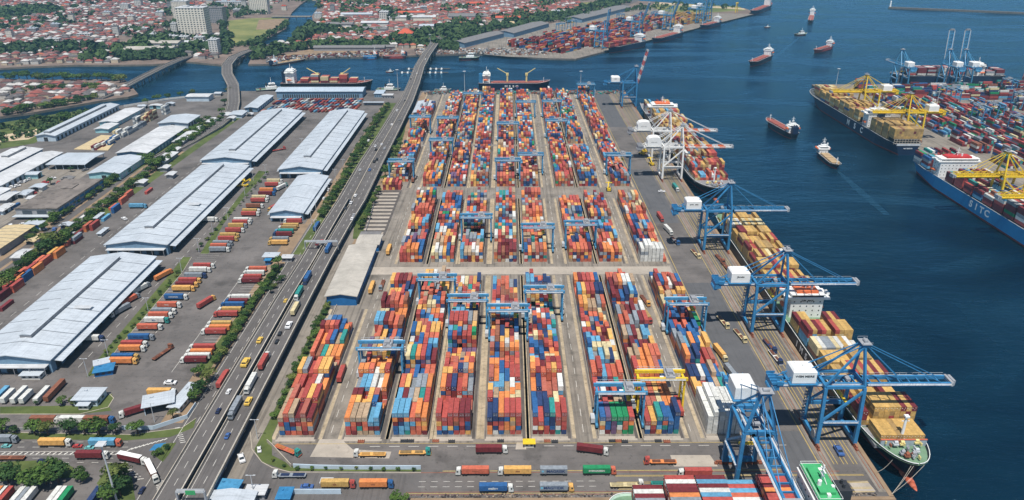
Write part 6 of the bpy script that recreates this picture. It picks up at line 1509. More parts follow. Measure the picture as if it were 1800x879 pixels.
# cars west yard
for i, (px, py, c) in enumerate(((22, 330, 'white'), (30, 328, 'white'), (38, 322, 'silver'), (45, 320, 'white'), (52, 316, 'silver'), (60, 340, 'red'), (80, 322, 'red'), (92, 315, 'white'), (10, 345, 'silver'), (104, 322, 'red'), (20, 398, 'white'), (30, 400, 'white'), (42, 396, 'white'), (75, 405, 'white'), (145, 390, 'silver'), (96, 405, 'blue'), (219, 386, 'white'), (125, 411, 'silver'), (178, 232, 'grey'), (150, 300, 'grey'))):
    cp(px, py, R(30 * i % 170), c, '%s vehicle in the west yard, %s of those scattered there from the left' % (c, nth(i + 1)), s=1.5)
# dark pallets lying before the stacks
for i, (px, py) in enumerate(((635, 777), (710, 776), (722, 776), (766, 776), (794, 777), (880, 776), (962, 776), (975, 777), (1076, 776), (1087, 776), (1098, 777), (1157, 776), (1172, 777))):
    x, y = g(px, py); r = empty('pallet_stack', x, y); b = MB(); b.box(-1.6, 1.6, -.9, .9, .1, .5)
    for k in range(4): b.box(-1.6 + k * .95, -1.3 + k * .95, -1, 1, .5, .8)
    b.build('frame', 'dark_metal' if i % 3 else 'rust', r); tag(r, 'dark metal frame lying in front of the stacks, %s from the left' % nth(i + 1), 'rack', 'metal frames in front of the stacks')
# reach stackers
def stacker(x, y, a, lab):
    r = empty('reach_stacker', x, y, .03, a); b = MB(); b.box(-3.6, 3.0, -1.5, 1.5, .8, 2.2); b.box(-3.6, -1.6, -1.4, 1.4, 2.2, 2.9); b.build('body', 'crane_yellow', r)
    b = MB(); b.box(-.6, 1.0, -.7, .7, 2.2, 3.7); b.build('cab', 'glass_dark', r); b = MB(); b.beam((-2.6, 1.0, 3.2), (5, 0, 6.8), .8, .8); b.box(4.6, 5.6, -3.0, 3.0, 5.6, 6.2); b.build('boom', 'crane_yellow', r)
    for px_ in (-2.6, 2.2):
        for s in (-1, 1): b = MB(); b.cyl((px_, s * 1.9 - .4, .85), (px_, s * 1.9 + .4, .85), .85, 10); b.build('wheel', 'rubber', r)
    tag(r, lab, 'reach stacker')
for px, py, a, lab in ((1128, 272, 2.0, 'yellow reach stacker left of the white cranes'), (1133, 268, 2.2, 'second yellow machine behind the reach stacker'), (1145, 290, 1.8, 'yellow machine at the landside rail under the white cranes'), (1070, 335, 1.5, 'yellow machine at the end of the eighth third-row stack'), (1128, 526, -1.4, 'unused'),
                       (421, 328, .3, 'pair of yellow mixer vehicles by the second warehouse, left one'), (431, 328, .3, 'pair of yellow mixer vehicles by the second warehouse, right one')):
    if lab != 'unused': stacker(*g(px, py), a, lab)
# ---------------------------------------------------------------- lamp posts
def lampproto(h, arms=2, mast=False):
    r = empty('lamp_post'); b = MB(); b.cyl((0, 0, 0), (0, 0, h), .24 if not mast else .5, 6, r2=.12 if not mast else .25); b.build('pole', 'steel_light', r); b = MB()
    if mast: b.box(-1.8, 1.8, -1.8, 1.8, h, h + .3); b.box(-2.2, -1.2, -.6, .6, h - .4, h); b.box(1.2, 2.2, -.6, .6, h - .4, h)
    else:
        b.box(-1.6, 1.6, -.08, .08, h - .1, h + .06)
        for s in (-1, 1): b.box(s * 1.6 - .5, s * 1.6 + .5, -.22, .22, h - .05, h + .12)
    b.build('lamp_head', 'steel_light', r); return r
LS = lampproto(11.5); LM = lampproto(30, mast=True)
for i, (px, py) in enumerate(((155, 662), (191, 628), (262, 552), (320, 480), (350, 444), (375, 412), (401, 388), (431, 345), (446, 318), (468, 310), (548, 393), (556, 372), (578, 345), (590, 318), (604, 300), (453, 772), (447, 872), (272, 742), (505, 345), (555, 410), (508, 298), (532, 262))):
    x, y = g(px, py); o = place(LS, x, y); tag(o, 'slim street lamp, %s' % ('at the truck park south corner', 'along the truck park hedge, nearest blue kiosk', 'halfway up the truck park hedge', 'at the truck park north end', 'at the upper park south corner', 'upper park hedge, second up', 'upper park hedge, third up', 'upper park hedge, fourth up', 'upper park hedge, top', 'by the upper park entrance', 'in front of the small warehouse canopy', 'right of the small warehouse canopy', 'halfway along the small warehouse', 'behind the small warehouse', 'by the fourth warehouse corner', 'on the grass strip by the stacks', 'at the lower edge right of the corner', 'beside the open shelter', 'between warehouse and upper park', 'by the small warehouse white wall', 'by the third warehouse dock', 'halfway along the third warehouse dock')[i], 'street lamp', 'slim street lamps')
for px, py, lab in ((205, 879, 'very tall lamp mast at the lower left in front of trees'), (817, 163, 'tall lamp mast on the north quay, left'), (1020, 163, 'tall lamp mast on the north quay, right'), (1468, 158, 'tall lamp mast at the tip of the east terminal'), (1645, 190, 'tall lamp mast in the east terminal yard'), (757, 90, 'tall lamp mast behind the long bridge'), (700, 160, 'lamp mast west of the long bridge')):
    x, y = g(px, py); o = place(LM, x, y); tag(o, lab, 'lamp mast')
o = None
# east terminal gantry cranes (blue)
for i, (px, py, a) in enumerate(((1655, 178, 0), (1672, 182, 0), (1720, 215, 0), (1745, 210, 0), (1770, 165, 0), (1790, 190, 0), (1785, 235, 0), (1500, 186, 0))):
    if i == 7: continue
    x, y = g(px, py); o = place(rb, x, y, 0, a + N); tag(o, 'blue yard gantry on the east terminal, %s from the left' % nth(i + 1), 'gantry crane', 'yard gantries on the east terminal')
for i, (px, py) in enumerate(((985, 58), (1005, 52), (1090, 40), (1150, 36))):
    x, y = g(px, py); o = place(rb, x, y, 0, FA); tag(o, 'blue yard gantry on the far terminal, %s from the left' % nth(i + 1), 'gantry crane', 'yard gantries on the far terminal')
x, y = g(1294, 22); r = empty('quay_tower', x, y, 0, FA); b = MB()
for sx in (-6, 6): b.beam((sx, 0, 0), (sx * .6, 0, 24), 1.6)
b.box(-5, 5, -2, 2, 22, 25); b.build('frame', 'crane_yellow', r); tag(r, 'tan twin legged unloader at the end of the far quay', 'crane')
# ================================================================ trees
tr_rnd = random.Random(5)
def crown_mesh(seed, n, rx, rz, leaf, lobes=7):
    q = random.Random(seed); b = MB(); L = []
    for k in range(lobes):
        a = q.random() * 6.28; d = q.random() ** .5 * rx * .58; L.append((math.cos(a) * d, math.sin(a) * d, q.uniform(-.25, .45) * rz, q.uniform(.38, .6) * rx))
    for i in range(n):
        cx, cy, cz, rr = L[i % lobes]
        while True:
            u = Vector((q.gauss(0, 1), q.gauss(0, 1), q.gauss(0, 1))).normalized()
            if u.z > -.55: break
        rad = rr * q.uniform(.72, 1.06); p = Vector((cx, cy, cz)) + Vector((u.x * rad, u.y * rad, u.z * rad * rz / rx))
        nrm = (u + Vector((q.gauss(0, .45), q.gauss(0, .45), q.gauss(0, .45) + .25))).normalized(); t = nrm.cross(Vector((q.gauss(0, 1), q.gauss(0, 1), q.gauss(0, 1)))).normalized(); s = nrm.cross(t); l = leaf * q.uniform(.7, 1.4)
        b.face([p - t * l - s * l * .35, p + s * l * .8 - t * .1 * l, p + t * l + s * l * .2, p - s * l * .75])
    return b
leaf_mat('leaves_olive', (0.03, 0.05, 0.014, 1), (0.16, 0.19, 0.05, 1)); leaf_mat('leaves_deep', (0.010, 0.032, 0.012, 1), (0.055, 0.11, 0.03, 1))
CR = [(crown_mesh(k, 520, 1.0, .82, .105, 5 + k % 5)).tomesh('crown', [('leaves', 'leaves_deep', 'leaves', 'leaves_olive', 'leaves_deep', 'leaves')[k]]) for k in range(6)]
def trunk_mesh():
    b = MB(); b.cyl((0, 0, 0), (0, 0, .62), .055, 6, r2=.03)
    for a in (.4, 2.3, 4.4): b.cyl((0, 0, .45), (math.cos(a) * .22, math.sin(a) * .22, .82), .028, 5, r2=.012)
    return b.tomesh('trunk', ['bark'])
TM = trunk_mesh(); NT = [0]
def tree(x, y, r, h, lab, grp, cat='tree', name='tree', z=0, sq=1.0):
    o = empty(name, x, y, z, tr_rnd.random() * 6.28); t = bpy.data.objects.new('trunk', TM); COL.objects.link(t); t.parent = o; t.scale = (h, h, h * .95)
    c = bpy.data.objects.new('crown', CR[NT[0] % 6]); COL.objects.link(c); c.parent = o; c.location = (0, 0, h - r * .55); c.scale = (r, r * sq, max(h * .36, r * .75)); NT[0] += 1
    tag(o, lab, cat, grp); return o
def row(pts, n, r, h, what, grp, where, jit=1.0, name='tree', cat='tree', z=0):
    segs = [(pts[i], pts[i + 1]) for i in range(len(pts) - 1)]; Ls = [ln(*s_) for s_ in segs]; T = sum(Ls)
    for k in range(n):
        d = T * (k + .5) / n; i = 0
        while i < len(segs) - 1 and d > Ls[i]: d -= Ls[i]; i += 1
        p, q = segs[i]; t = d / Ls[i]; rr = r * tr_rnd.uniform(.75, 1.25); hh = h * tr_rnd.uniform(.8, 1.2)
        tree(p[0] + (q[0] - p[0]) * t + tr_rnd.uniform(-jit, jit), p[1] + (q[1] - p[1]) * t + tr_rnd.uniform(-jit, jit), rr, hh, '%s, %s %s' % (what, nth(k + 1), where), grp, cat, name, z)
row([(-164.5, 470), (-164.5, 352)], 30, 3.0, 4.0, 'green hedge shrub by the truck park', 'shrubs along the truck park east edge', 'from the north', name='shrub', cat='shrub')
for i, (px, py, r, h) in enumerate(((490, 470, 4.2, 8), (484, 480, 4, 7), (478, 492, 3.6, 6), (366, 672, 5, 8), (355, 690, 5, 8), (345, 705, 4.5, 7), (350, 660, 4, 6))): tree(*g(px, py), r, h, 'round dark tree in the highway hedge, %s from the north' % nth(i + 1), 'round trees in the highway hedge')
row(P('500,488 470,520') , 4, 2.6, 4, 'bush in the strip below the toll booths', 'bushes below the toll booths', 'from the north', name='shrub', cat='shrub')
row([(-155, 690), (-155.5, 570)], 20, 4.2, 7, 'dense tree between small warehouse and highway', 'trees between small warehouse and highway', 'from the north')
row([(-158, 960), (-157, 700)], 34, 4.6, 8, 'dense tree in the belt beside the highway', 'tree belt beside the highway', 'from the north', jit=2.2)
row([(-117.5, 640), (-117.5, 545)], 13, 3.4, 6.5, 'tree between service road and empty slots', 'trees west of the empty slots', 'from the north')
row([(-118, 800), (-117, 655)], 9, 4.2, 8, 'tree left of the first stack', 'trees left of the first stack', 'from the north', jit=2)
row([(-117, 498), (-117, 300)], 30, 2.8, 4, 'low shrub on the verge left of the front stacks', 'shrubs on the verge left of the stacks', 'from the north', jit=1.2, name='shrub', cat='shrub')
row(P('470,810 520,826 740,827'), 11, 1.1, 1.9, 'small weed bush along the painted wall', 'weeds along the painted wall', 'from the left', jit=.6, name='shrub', cat='shrub')
row([(-232, 470), (-230, 352)], 22, 1.5, 2.2, 'small hedge bush left of the truck park', 'hedge bushes left of the truck park', 'from the north', name='shrub', cat='shrub', jit=1.4)
row([(-234, 690), (-233, 500)], 18, 1.9, 2.8, 'small hedge bush left of the upper truck park', 'hedge bushes left of the upper park', 'from the north', name='shrub', cat='shrub', jit=1.4)
for i, (px, py, r, h, s) in enumerate(((5, 762, 5, 7.5, 1), (28, 762, 2.6, 4, 1), (62, 764, 4.5, 8, 1.2), (85, 765, 4.6, 7.6, 1), (123, 764, 5, 8, 1.1), (150, 763, 4, 7, 1), (175, 764, 5.4, 8.4, 1.1), (205, 762, 3.4, 6, 1), (243, 764, 4.4, 8, 1), (305, 737, 2.8, 6, 1))):
    tree(*g(px, py), r, h, 'roadside tree on the south-west strip, %s from the left' % nth(i + 1), 'roadside trees on the south-west strip', sq=s)
for i, (px, py, r, h) in enumerate(((15, 848, 7, 9), (62, 850, 6.5, 9), (82, 852, 8, 10), (104, 850, 6.5, 9), (145, 845, 4.6, 6.5), (208, 848, 6.8, 10), (212, 872, 6, 9), (196, 880, 5, 8))):
    tree(*g(px, py), r, h, ('broad green tree above the parked trailers, %s from the left' % nth(i + 1)), 'broad trees above the parked trailers')
for i, (px, py, r, h) in enumerate(((278, 800, 2.6, 3.2), (295, 790, 2, 2.4), (110, 712, 3, 5), (130, 712, 3.2, 4.2), (66, 712, 1.8, 3), (697, 884, 3.4, 5), (711, 884, 2.4, 4))): tree(*g(px, py), r, h, 'bush standing alone, %s' % ('on the painted traffic island, left', 'on the painted traffic island, right', 'beside the brown trailer', 'beside the gatehouse', 'left of the white trailer end', 'at the lower edge right of the orange truck', 'at the lower edge, smaller neighbour'[:40])[i], 'bushes standing alone', cat='bush', name='bush')
row([(-352, 905), (-353, 840), (-357, 780), (-349, 720), (-347, 560), (-346, 400)], 78, 4.9, 6.4, 'tree in the long hedge east of the west road', 'long hedge east of the west road', 'from the north', jit=2.2)
row([(-362, 880), (-376, 800), (-378, 725)], 26, 5, 6, 'shrub in the hedge behind the west halls', 'hedge behind the west halls', 'from the north', jit=2)
row([(-374, 700), (-371, 520)], 26, 4.2, 5.6, 'shrub in front of the grey building', 'shrubs in front of the grey building', 'from the north', jit=3.5)
for i, (px, py, r, h) in enumerate(((262, 290, 7, 12), (275, 300, 8, 13), (285, 292, 6, 11), (205, 318, 5, 8), (96, 438, 9, 14), (85, 446, 8, 12), (112, 432, 7, 11), (90, 325, 4, 7), (125, 302, 3.4, 5), (18, 500, 8, 10), (4, 510, 7, 9), (352, 222, 6, 10), (345, 235, 5, 9), (366, 215, 5, 8), (395, 185, 6, 9), (390, 200, 5, 8), (405, 165, 6, 9), (30, 315, 4, 6), (70, 395, 5, 6), (98, 388, 6, 8))): tree(*g(px, py), r, h, 'large dark tree in the western yards, %s counted' % nth(i + 1) if 0 else 'dark tree %s' % ('at the bend of the west road, left', 'at the bend of the west road, middle', 'at the bend of the west road, right', 'below the aqua fronted hall', 'in the big clump by the stacked containers, front', 'in the big clump by the stacked containers, left', 'in the big clump by the stacked containers, right', 'beside the open shed', 'below the open shed', 'at the left edge above the red containers', 'cut by the left edge', 'by the white gabled shed', 'south of the white gabled shed', 'east of the white gabled shed', 'beside the curved highway start', 'below the curved highway start', 'on the bank by the curved bridge', 'beside the left edge sheds', 'by the tan roofed building', 'in front of the grey building')[i], 'dark trees in the western yards')
# river banks and island
row(P('110,213 125,212'), 2, 9, 11, 'tree on the riverside meadow', 'trees on the riverside meadow', 'from the left'); row(P('55,216 70,214'), 2, 6, 8, 'low bush group on the riverside meadow', 'bushes on the riverside meadow', 'from the left')
row(P('245,182 300,173 350,166'), 5, 6, 7, 'tree on the bank by the long white wall', 'trees on the bank by the white wall', 'from the left')
row(P('10,202 60,192 130,182 165,172'), 12, 8, 9, 'tree along the island south shore', 'trees along the island south shore', 'from the left', jit=3)
row(P('0,140 40,140 60,139 100,140 140,141 200,142 215,145'), 18, 9, 11, 'tree along the island north shore', 'trees along the island north shore', 'from the left', jit=5)
row(P('20,168 60,160 110,158 150,160 190,158'), 12, 7, 9, 'tree among the island houses', 'trees among the island houses', 'from the left', jit=12)
# ================================================================ houses
RC = {'red': C(154, 88, 80), 'brown': C(112, 82, 78), 'orange': C(188, 112, 86), 'grey': C(112, 108, 108), 'pale': C(205, 202, 198), 'rose': C(152, 106, 102)}
WC = [C(215, 208, 198), C(190, 182, 170), C(170, 165, 160), C(220, 200, 170)]
hb = MB(); hb.box(-.5, .5, -.5, .5, 0, 1); HW = hb.tomesh('wall', ['paint_obj'])
hb = MB(); hb.hiproof(0, 0, 0, 1, 1, 1, m=0, hip=.7, over=.05); HR = hb.tomesh('roof', ['roof_obj'])
NH = [0]; cit = random.Random(21)
far = MB(); farn = [0]
def house(x, y, w, d, h, a, rc, single_, grp=''):
    rh = min(w, d) * .28; wc = cit.choice(WC)
    if single_ and NH[0] < 300:
        NH[0] += 1; o = empty('house', x, y, 0, a)
        q = bpy.data.objects.new('wall', HW); COL.objects.link(q); q.parent = o; q.scale = (w, d, h); q.color = wc
        q = bpy.data.objects.new('roof', HR); COL.objects.link(q); q.parent = o; q.location = (0, 0, h); q.scale = (w, d, rh); q.color = RC[rc]
        tag(o, '%s roofed small house %s' % (rc, grp), 'house', '%s roofed houses %s' % (rc, grp))
    else:
        far.obox(x, y, 0, w, d, h, a, 0, wc); far.hiproof(x, y, h, w, d, rh, a, 0, RC[rc], hip=.7, over=.5)
def clear(x, y):
    return not any(abs(x - fx) < fw and abs(y - fy) < fd for fx, fy, fw, fd in FOOT)
def town(poly, step, single_, grp, keep=.85, rw=None, big=1.0, ang=0.1):
    rw = rw or (('red', 24), ('brown', 26), ('rose', 24), ('grey', 22), ('pale', 26), ('orange', 3))
    xs = [p[0] for p in poly]; ys = [p[1] for p in poly]; y = min(ys); names = [k for k, v in rw for _ in range(v)]
    while y < max(ys):
        x = min(xs) + cit.random() * step
        while x < max(xs):
            jx, jy = x + cit.uniform(-2, 2), y + cit.uniform(-2, 2)
            if cit.random() < keep and inpoly(jx, jy, poly) and not inpoly(jx, jy, KEEP[0]) and clear(jx, jy):
                s = cit.uniform(.7, 1.25) * big
                house(jx, jy, 11 * s, 8.5 * s, cit.choice((3, 3.5, 4, 6, 6.5)), ang + cit.choice((0, N)) + cit.uniform(-.12, .12), cit.choice(names), single_, grp)
            x += step * cit.uniform(.85, 1.25)
        y += step * .82
KEEP = [P('385,85 450,76 500,50 512,40 512,28 440,30 392,34')]
# ---- larger buildings of the town
MID = []
def block(px, py, w_, d_, H, wall, roof, lab, floors=8, cols=8, rot=0.0, hip=0, cat='building', name='tower_block', xy=None, stripes=False):
    x, y = xy or g(px, py); FOOT.append((x, y, w_ / 2 + 8, d_ / 2 + 8)); r = empty(name, x, y, 0, rot); b = MB(); b.box(-w_ / 2, w_ / 2, -d_ / 2, d_ / 2, 0, H)
    if stripes:
        for k in range(5): b.box(-w_ / 2 + (k + .15) * w_ / 5, -w_ / 2 + (k + .55) * w_ / 5, -d_ / 2 - 1.6, -d_ / 2, 0, H)
    b.build('wall', wall, r); b = MB()
    if hip: b.hiproof(0, 0, H, w_, d_, hip, m=0, hip=.9, over=1.2)
    else: b.box(-w_ / 2 - .4, w_ / 2 + .4, -d_ / 2 - .4, d_ / 2 + .4, H, H + .8); b.box(-w_ * .3, -w_ * .1, -d_ * .2, d_ * .2, H + .8, H + 3.6); b.box(w_ * .1, w_ * .25, -d_ * .2, d_ * .2, H + .8, H + 3)
    b.build('roof', roof, r)
    fh = H / floors; cw = w_ / cols
    for f in range(floors):
        b = MB()
        for c in range(cols):
            yy = -d_ / 2 - .06
            b.box(-w_ / 2 + (c + .25) * cw, -w_ / 2 + (c + .75) * cw, yy, yy + .05, (f + .3) * fh, (f + .75) * fh)
        cn = max(2, int(d_ / cw))
        for c in range(cn): b.box(w_ / 2 + .01, w_ / 2 + .06, -d_ / 2 + (c + .25) * d_ / cn, -d_ / 2 + (c + .75) * d_ / cn, (f + .3) * fh, (f + .75) * fh)
        b.build('window', 'window_dark', r)
    tag(r, lab, cat); return r
block(345, 62, 58, 30, 56, 'wall_cream', 'roof_pale', 'tallest cream apartment slab on the west shore', 13, 9); block(322, 34, 36, 22, 42, 'wall_cream', 'roof_pale', 'cream apartment slab behind the tallest one', 13, 10)
block(374, 36, 60, 26, 34, 'wall_grey', 'roof_dull', 'wide grey office block with dark wing', 9, 14, xy=(-690, 1800)); block(458, 24, 46, 22, 38, 'wall_cream', 'roof_pale', 'cream apartment block far behind the meadow', 12, 10)
block(380, 96, 15, 18, 27, 'wall_white', 'roof_pale', 'slim white tower near the curved bridge', 8, 3); block(714, 73, 27, 20, 17, 'wall_cream', 'roof_orange', 'cream building with bright orange hipped roof', 5, 7, hip=8); block(233, 40, 14, 14, 16, 'wall_cream', 'roof_pale', 'small cream block among the dense roofs', 5, 4)
block(275, 72, 18, 16, 14, 'wall_white', 'roof_pale', 'white block left of the cream slabs', 4, 4); block(305, 74, 20, 14, 12, 'wall_cream', 'roof_pale', 'low cream block in front of the tallest slab, left', 3, 5); block(325, 75, 18, 14, 12, 'wall_cream', 'roof_pale', 'low cream block in front of the tallest slab, middle', 3, 5); block(352, 76, 18, 14, 12, 'wall_white', 'roof_pale', 'low white block in front of the tallest slab, right', 3, 5)
block(222, 20, 22, 16, 18, 'wall_white', 'roof_pale', 'pale block on the horizon side of the dense roofs, left', 5, 5); block(245, 12, 18, 14, 18, 'wall_white', 'roof_pale', 'pale block on the horizon side of the dense roofs, right', 5, 4); block(676, 34, 20, 24, 18, 'wall_white', 'roof_pale', 'white tower beside the straight canal road', 5, 4); block(405, 12, 70, 20, 14, 'wall_white', 'roof_white', 'long pale building far beyond the office block', 4, 12); block(310, 62, 12, 14, 24, 'wall_white', 'roof_pale', 'narrow white building left of the tallest slab', 7, 3)
qq = random.Random(77)
for i, (px, py) in enumerate(((30, 30), (62, 44), (100, 52), (128, 40), (150, 66), (178, 50), (190, 30), (206, 62), (250, 56), (268, 44), (282, 30), (300, 18), (170, 16), (120, 12), (60, 60), (20, 70), (95, 75), (338, 14), (370, 8), (430, 14), (420, 22), (500, 18), (560, 32), (585, 22), (640, 14), (665, 22), (745, 20), (780, 14), (870, 24), (940, 18), (980, 28), (960, 6))):
    lf = ('cream', 'white', 'pale grey')[i % 3]; sz = ('low wide', 'narrow', 'boxy', 'tall slim')[i % 4]
    block(px, py, (26, 12, 17, 11)[i % 4], (14, 12, 15, 10)[i % 4], (8, 11, 12, 19)[i % 4], ('wall_cream', 'wall_white', 'wall_grey')[i % 3], ('roof_pale', 'roof_dull', 'roof_white', 'roof_orange')[(i * 7) % 4], '%s %s block among the distant roofs, %s of them from the lower left' % (sz, lf, nth(i + 1)), (3, 4, 4, 6)[i % 4], 5, rot=.1, name='city_block')
def fshed(px, py, w_, d_, H, roof, lab, rot=0.0, wall='wall_white', rise=2.5, seams=0):
    x, y = g(px, py); FOOT.append((x, y, w_ / 2 + 9, d_ / 2 + 9)); shed(x - w_ / 2, x + w_ / 2, y - d_ / 2, y + d_ / 2, H, rise, roof, wall, lab, rot=rot, axis='x', cat='hall', name='hall', seams=seams)
fshed(260, 93, 100, 36, 9, 'roof_grey', 'long tan grey hall on the west shore, front one'); fshed(286, 84, 72, 32, 11, 'roof_grey', 'tan grey hall on the west shore, rear one'); fshed(582, 57, 66, 34, 8, 'roof_tan', 'cream roofed hall behind the scrap yard'); fshed(598, 48, 60, 30, 9, 'roof_dull', 'grey roofed hall behind the cream hall'); fshed(655, 56, 64, 40, 8, 'roof_dull', 'grey brown hall left of the orange roofed building'); fshed(660, 46, 60, 26, 9, 'roof_pale', 'pale hall behind the grey brown hall')
fshed(628, 30, 76, 24, 8, 'roof_white', 'white roofed hall beside the canal road'); fshed(726, 35, 110, 26, 8, 'roof_pale', 'long cream hall beyond the orange roofed building', wall='wall_cream'); fshed(724, 27, 66, 16, 8, 'roof_orange', 'orange roofed hall behind the long cream hall'); fshed(822, 32, 90, 60, 8, 'roof_dull', 'big brownish hall far behind the bridge end'); fshed(775, 50, 92, 26, 7, 'roof_white', 'long white hall behind the bridge trees'); fshed(736, 72, 20, 20, 6, 'roof_white', 'white shed right of the orange roofed building'); fshed(836, 10, 50, 40, 8, 'roof_orange', 'square pink roofed hall near the top edge')
fshed(615, 88, 130, 18, 6, 'roof_dull', 'long low grey roof over the shore wharf', wall='wall_grey'); fshed(675, 86, 40, 10, 5, 'roof_dull', 'small dark shed on the wharf', wall='wall_grey'); fshed(905, 36, 90, 30, 8, 'roof_orange', 'long salmon hall behind the far terminal'); fshed(885, 46, 50, 26, 8, 'roof_tan', 'tan hall behind the far terminal corner'); fshed(335, 79, 96, 10, 6, 'roof_pale', 'long row building in front of the low blocks', wall='wall_cream')
x, y = g(862, 72); 
for (px0, py0, px1, py1, w_, lab) in ((814, 84, 883, 66, 34, 'long grey shed at the west corner of the far terminal'), (900, 66, 962, 48, 40, 'long grey shed with blue front, second on the far terminal'), (1020, 40, 1106, 18, 44, 'longest grey shed at the back of the far terminal')):
    (x0, y0), (x1, y1) = g(px0, py0), g(px1, py1); L = math.hypot(x1 - x0, y1 - y0); a = math.atan2(y1 - y0, x1 - x0); cx, cy = (x0 + x1) / 2 - math.sin(a) * w_ * .4, (y0 + y1) / 2 + math.cos(a) * w_ * .4
    shed(cx - L / 2, cx + L / 2, cy - w_ / 2, cy + w_ / 2, 9, 3, 'roof_dull', 'wall_steelblue', lab, rot=a, axis='x')
town(P('4,200 4,146 90,146 200,148 226,160 218,166 130,180 60,192'), 13, True, 'on the river island', .86)
town(P('0,117 50,114 130,111 205,110 205,75 150,55 0,60'), 14.5, True, 'on the west shore below the dense town', .9)
town(P('330,104 390,104 398,95 395,62 330,62'), 15, True, 'between the two western bridges', .8)
town(P('475,84 520,70 560,40 760,40 860,44 800,66 800,84 700,86 560,84'), 14.5, True, 'behind the scrap yard shore', .8, (('red', 40), ('orange', 12), ('rose', 20), ('pale', 20)))
town(P('0,62 160,60 205,75 205,64 290,60 290,20 395,28 400,8 480,8 500,0 -300,0 -300,60'), 13.5, False, '', .97)
town([(-1700, 1500), (-1000, 1330), (-900, 1260), (-900, 1700), (-1700, 1900)], 14, False, '', .95)
town(P('560,40 600,44 640,36 700,36 860,40 1020,28 1020,2 560,-6 570,20'), 13.5, False, '', .95, (('red', 44), ('rose', 24), ('orange', 10), ('pale', 16), ('brown', 8)))
town([(-1900, 2250), (-560, 2280), (-600, 2700), (-2000, 2700)], 21, False, '', .5, big=1.2)
town([(-480, 2280), (240, 2320), (240, 2700), (-480, 2700)], 21, False, '', .5, big=1.2)
o = far.build('distant_houses', 'roof_attr'); tag(o, 'dense distant town of small red and brown roofs across the river', 'houses', kind='stuff')
# ---- far vegetation, one mass each
def woods(poly, n, r, name='distant_trees', lab='', keep=None, faces=26, seed=3):
    q = random.Random(seed); b = MB(); xs = [p[0] for p in poly]; ys = [p[1] for p in poly]; m = 0; tries = 0
    while m < n and tries < n * 40:
        tries += 1; x = q.uniform(min(xs), max(xs)); y = q.uniform(min(ys), max(ys))
        if not inpoly(x, y, poly): continue
        if keep and not keep(x, y): continue
        m += 1; R_ = r * q.uniform(.6, 1.4)
        for k in range(faces):
            u = Vector((q.gauss(0, 1), q.gauss(0, 1), abs(q.gauss(0, 1)))).normalized(); p = Vector((x, y, R_ * .45)) + Vector((u.x * R_, u.y * R_, u.z * R_ * .95)) * q.uniform(.7, 1.05)
            nr = (u + Vector((q.gauss(0, .5), q.gauss(0, .5), q.gauss(0, .3)))).normalized(); t = nr.cross(Vector((q.gauss(0, 1), q.gauss(0, 1), q.gauss(0, 1)))).normalized(); s = nr.cross(t); l = R_ * q.uniform(.32, .55)
            b.face([p - t * l, p + s * l, p + t * l, p - s * l])
    o = b.build(name, 'leaves_far'); tag(o, lab, 'trees', kind='stuff'); return o
from mathutils import noise
def patchy(t=.0, s=.006): return lambda x, y: noise.noise(Vector((x * s, y * s * .7, 3.1))) > t
woods(P('0,118 200,112 330,104 395,100 395,60 500,8 520,-10 -300,-10 -300,100'), 1000, 7, lab='dark tree patches spread through the western town', keep=lambda x, y: patchy(.12)(x, y) and not inpoly(x, y, KEEP[0]), faces=16)
woods(P('130,110 205,107 205,90 250,72 300,72 300,80 205,100'), 60, 10, lab='dark trees around the tan grey halls', faces=30); woods(P('205,108 330,103 330,97 205,101'), 60, 8, lab='tree line on the shore before the tan grey halls', faces=30, seed=4)
woods(P('320,95 400,100 410,60 395,62 390,88 345,80'), 60, 8, lab='trees around the slim white tower', faces=30, seed=5); woods(P('370,14 395,14 402,60 393,62'), 34, 7, lab='tree avenue west of the meadow', seed=6)
woods(P('450,108 480,100 530,88 700,84 760,84 760,76 560,78 470,88 440,94'), 150, 8, lab='dark belt of trees behind the scrap yard', faces=30, seed=7); woods(P('500,86 560,60 600,60 545,50 520,70'), 150, 9, lab='trees along the narrow river east bank', seed=8, faces=26); woods(P('452,82 480,62 505,47 508,40 503,40 498,48 476,58 448,76 400,82'), 45, 6, lab='trees around the meadow edge by the river', seed=9)
woods(P('690,78 800,92 812,70 860,55 800,44 740,60 690,64'), 190, 8.5, lab='thick green trees around the long bridge landing', faces=34, seed=10); woods(P('540,66 1020,40 1100,5 1000,0 560,0'), 330, 8, lab='tree belts between the northern halls', keep=patchy(.02, .008), faces=18, seed=11)
woods(P('812,66 900,52 1020,30 1110,4 1090,-6 1000,20 880,44 815,58'), 200, 8, lab='tree belt behind the far terminal', faces=26, seed=12); woods(P('-300,8 560,5 1080,2 1080,-14 -300,-14'), 420, 9, lab='dark far tree line along the top of the town', faces=14, seed=13); woods(P('1060,20 1180,6 1300,14 1200,24'), 70, 6, lab='scrub on the sandy spit', faces=14, seed=14)
woods(P('0,84 110,80 200,92 120,96 0,98'), 70, 9, lab='dark tree patch near the left shore', faces=24, seed=15); woods(P('0,36 110,24 95,14 0,20'), 200, 9, lab='dark woods patch at the upper left', faces=16, seed=16); woods(P('-60,262 0,262 75,238 150,205 165,196 140,196 60,214 -60,222'), 90, 3.4, name='riverside_scrub', lab='low green scrub on the riverside meadow', faces=22, seed=17)
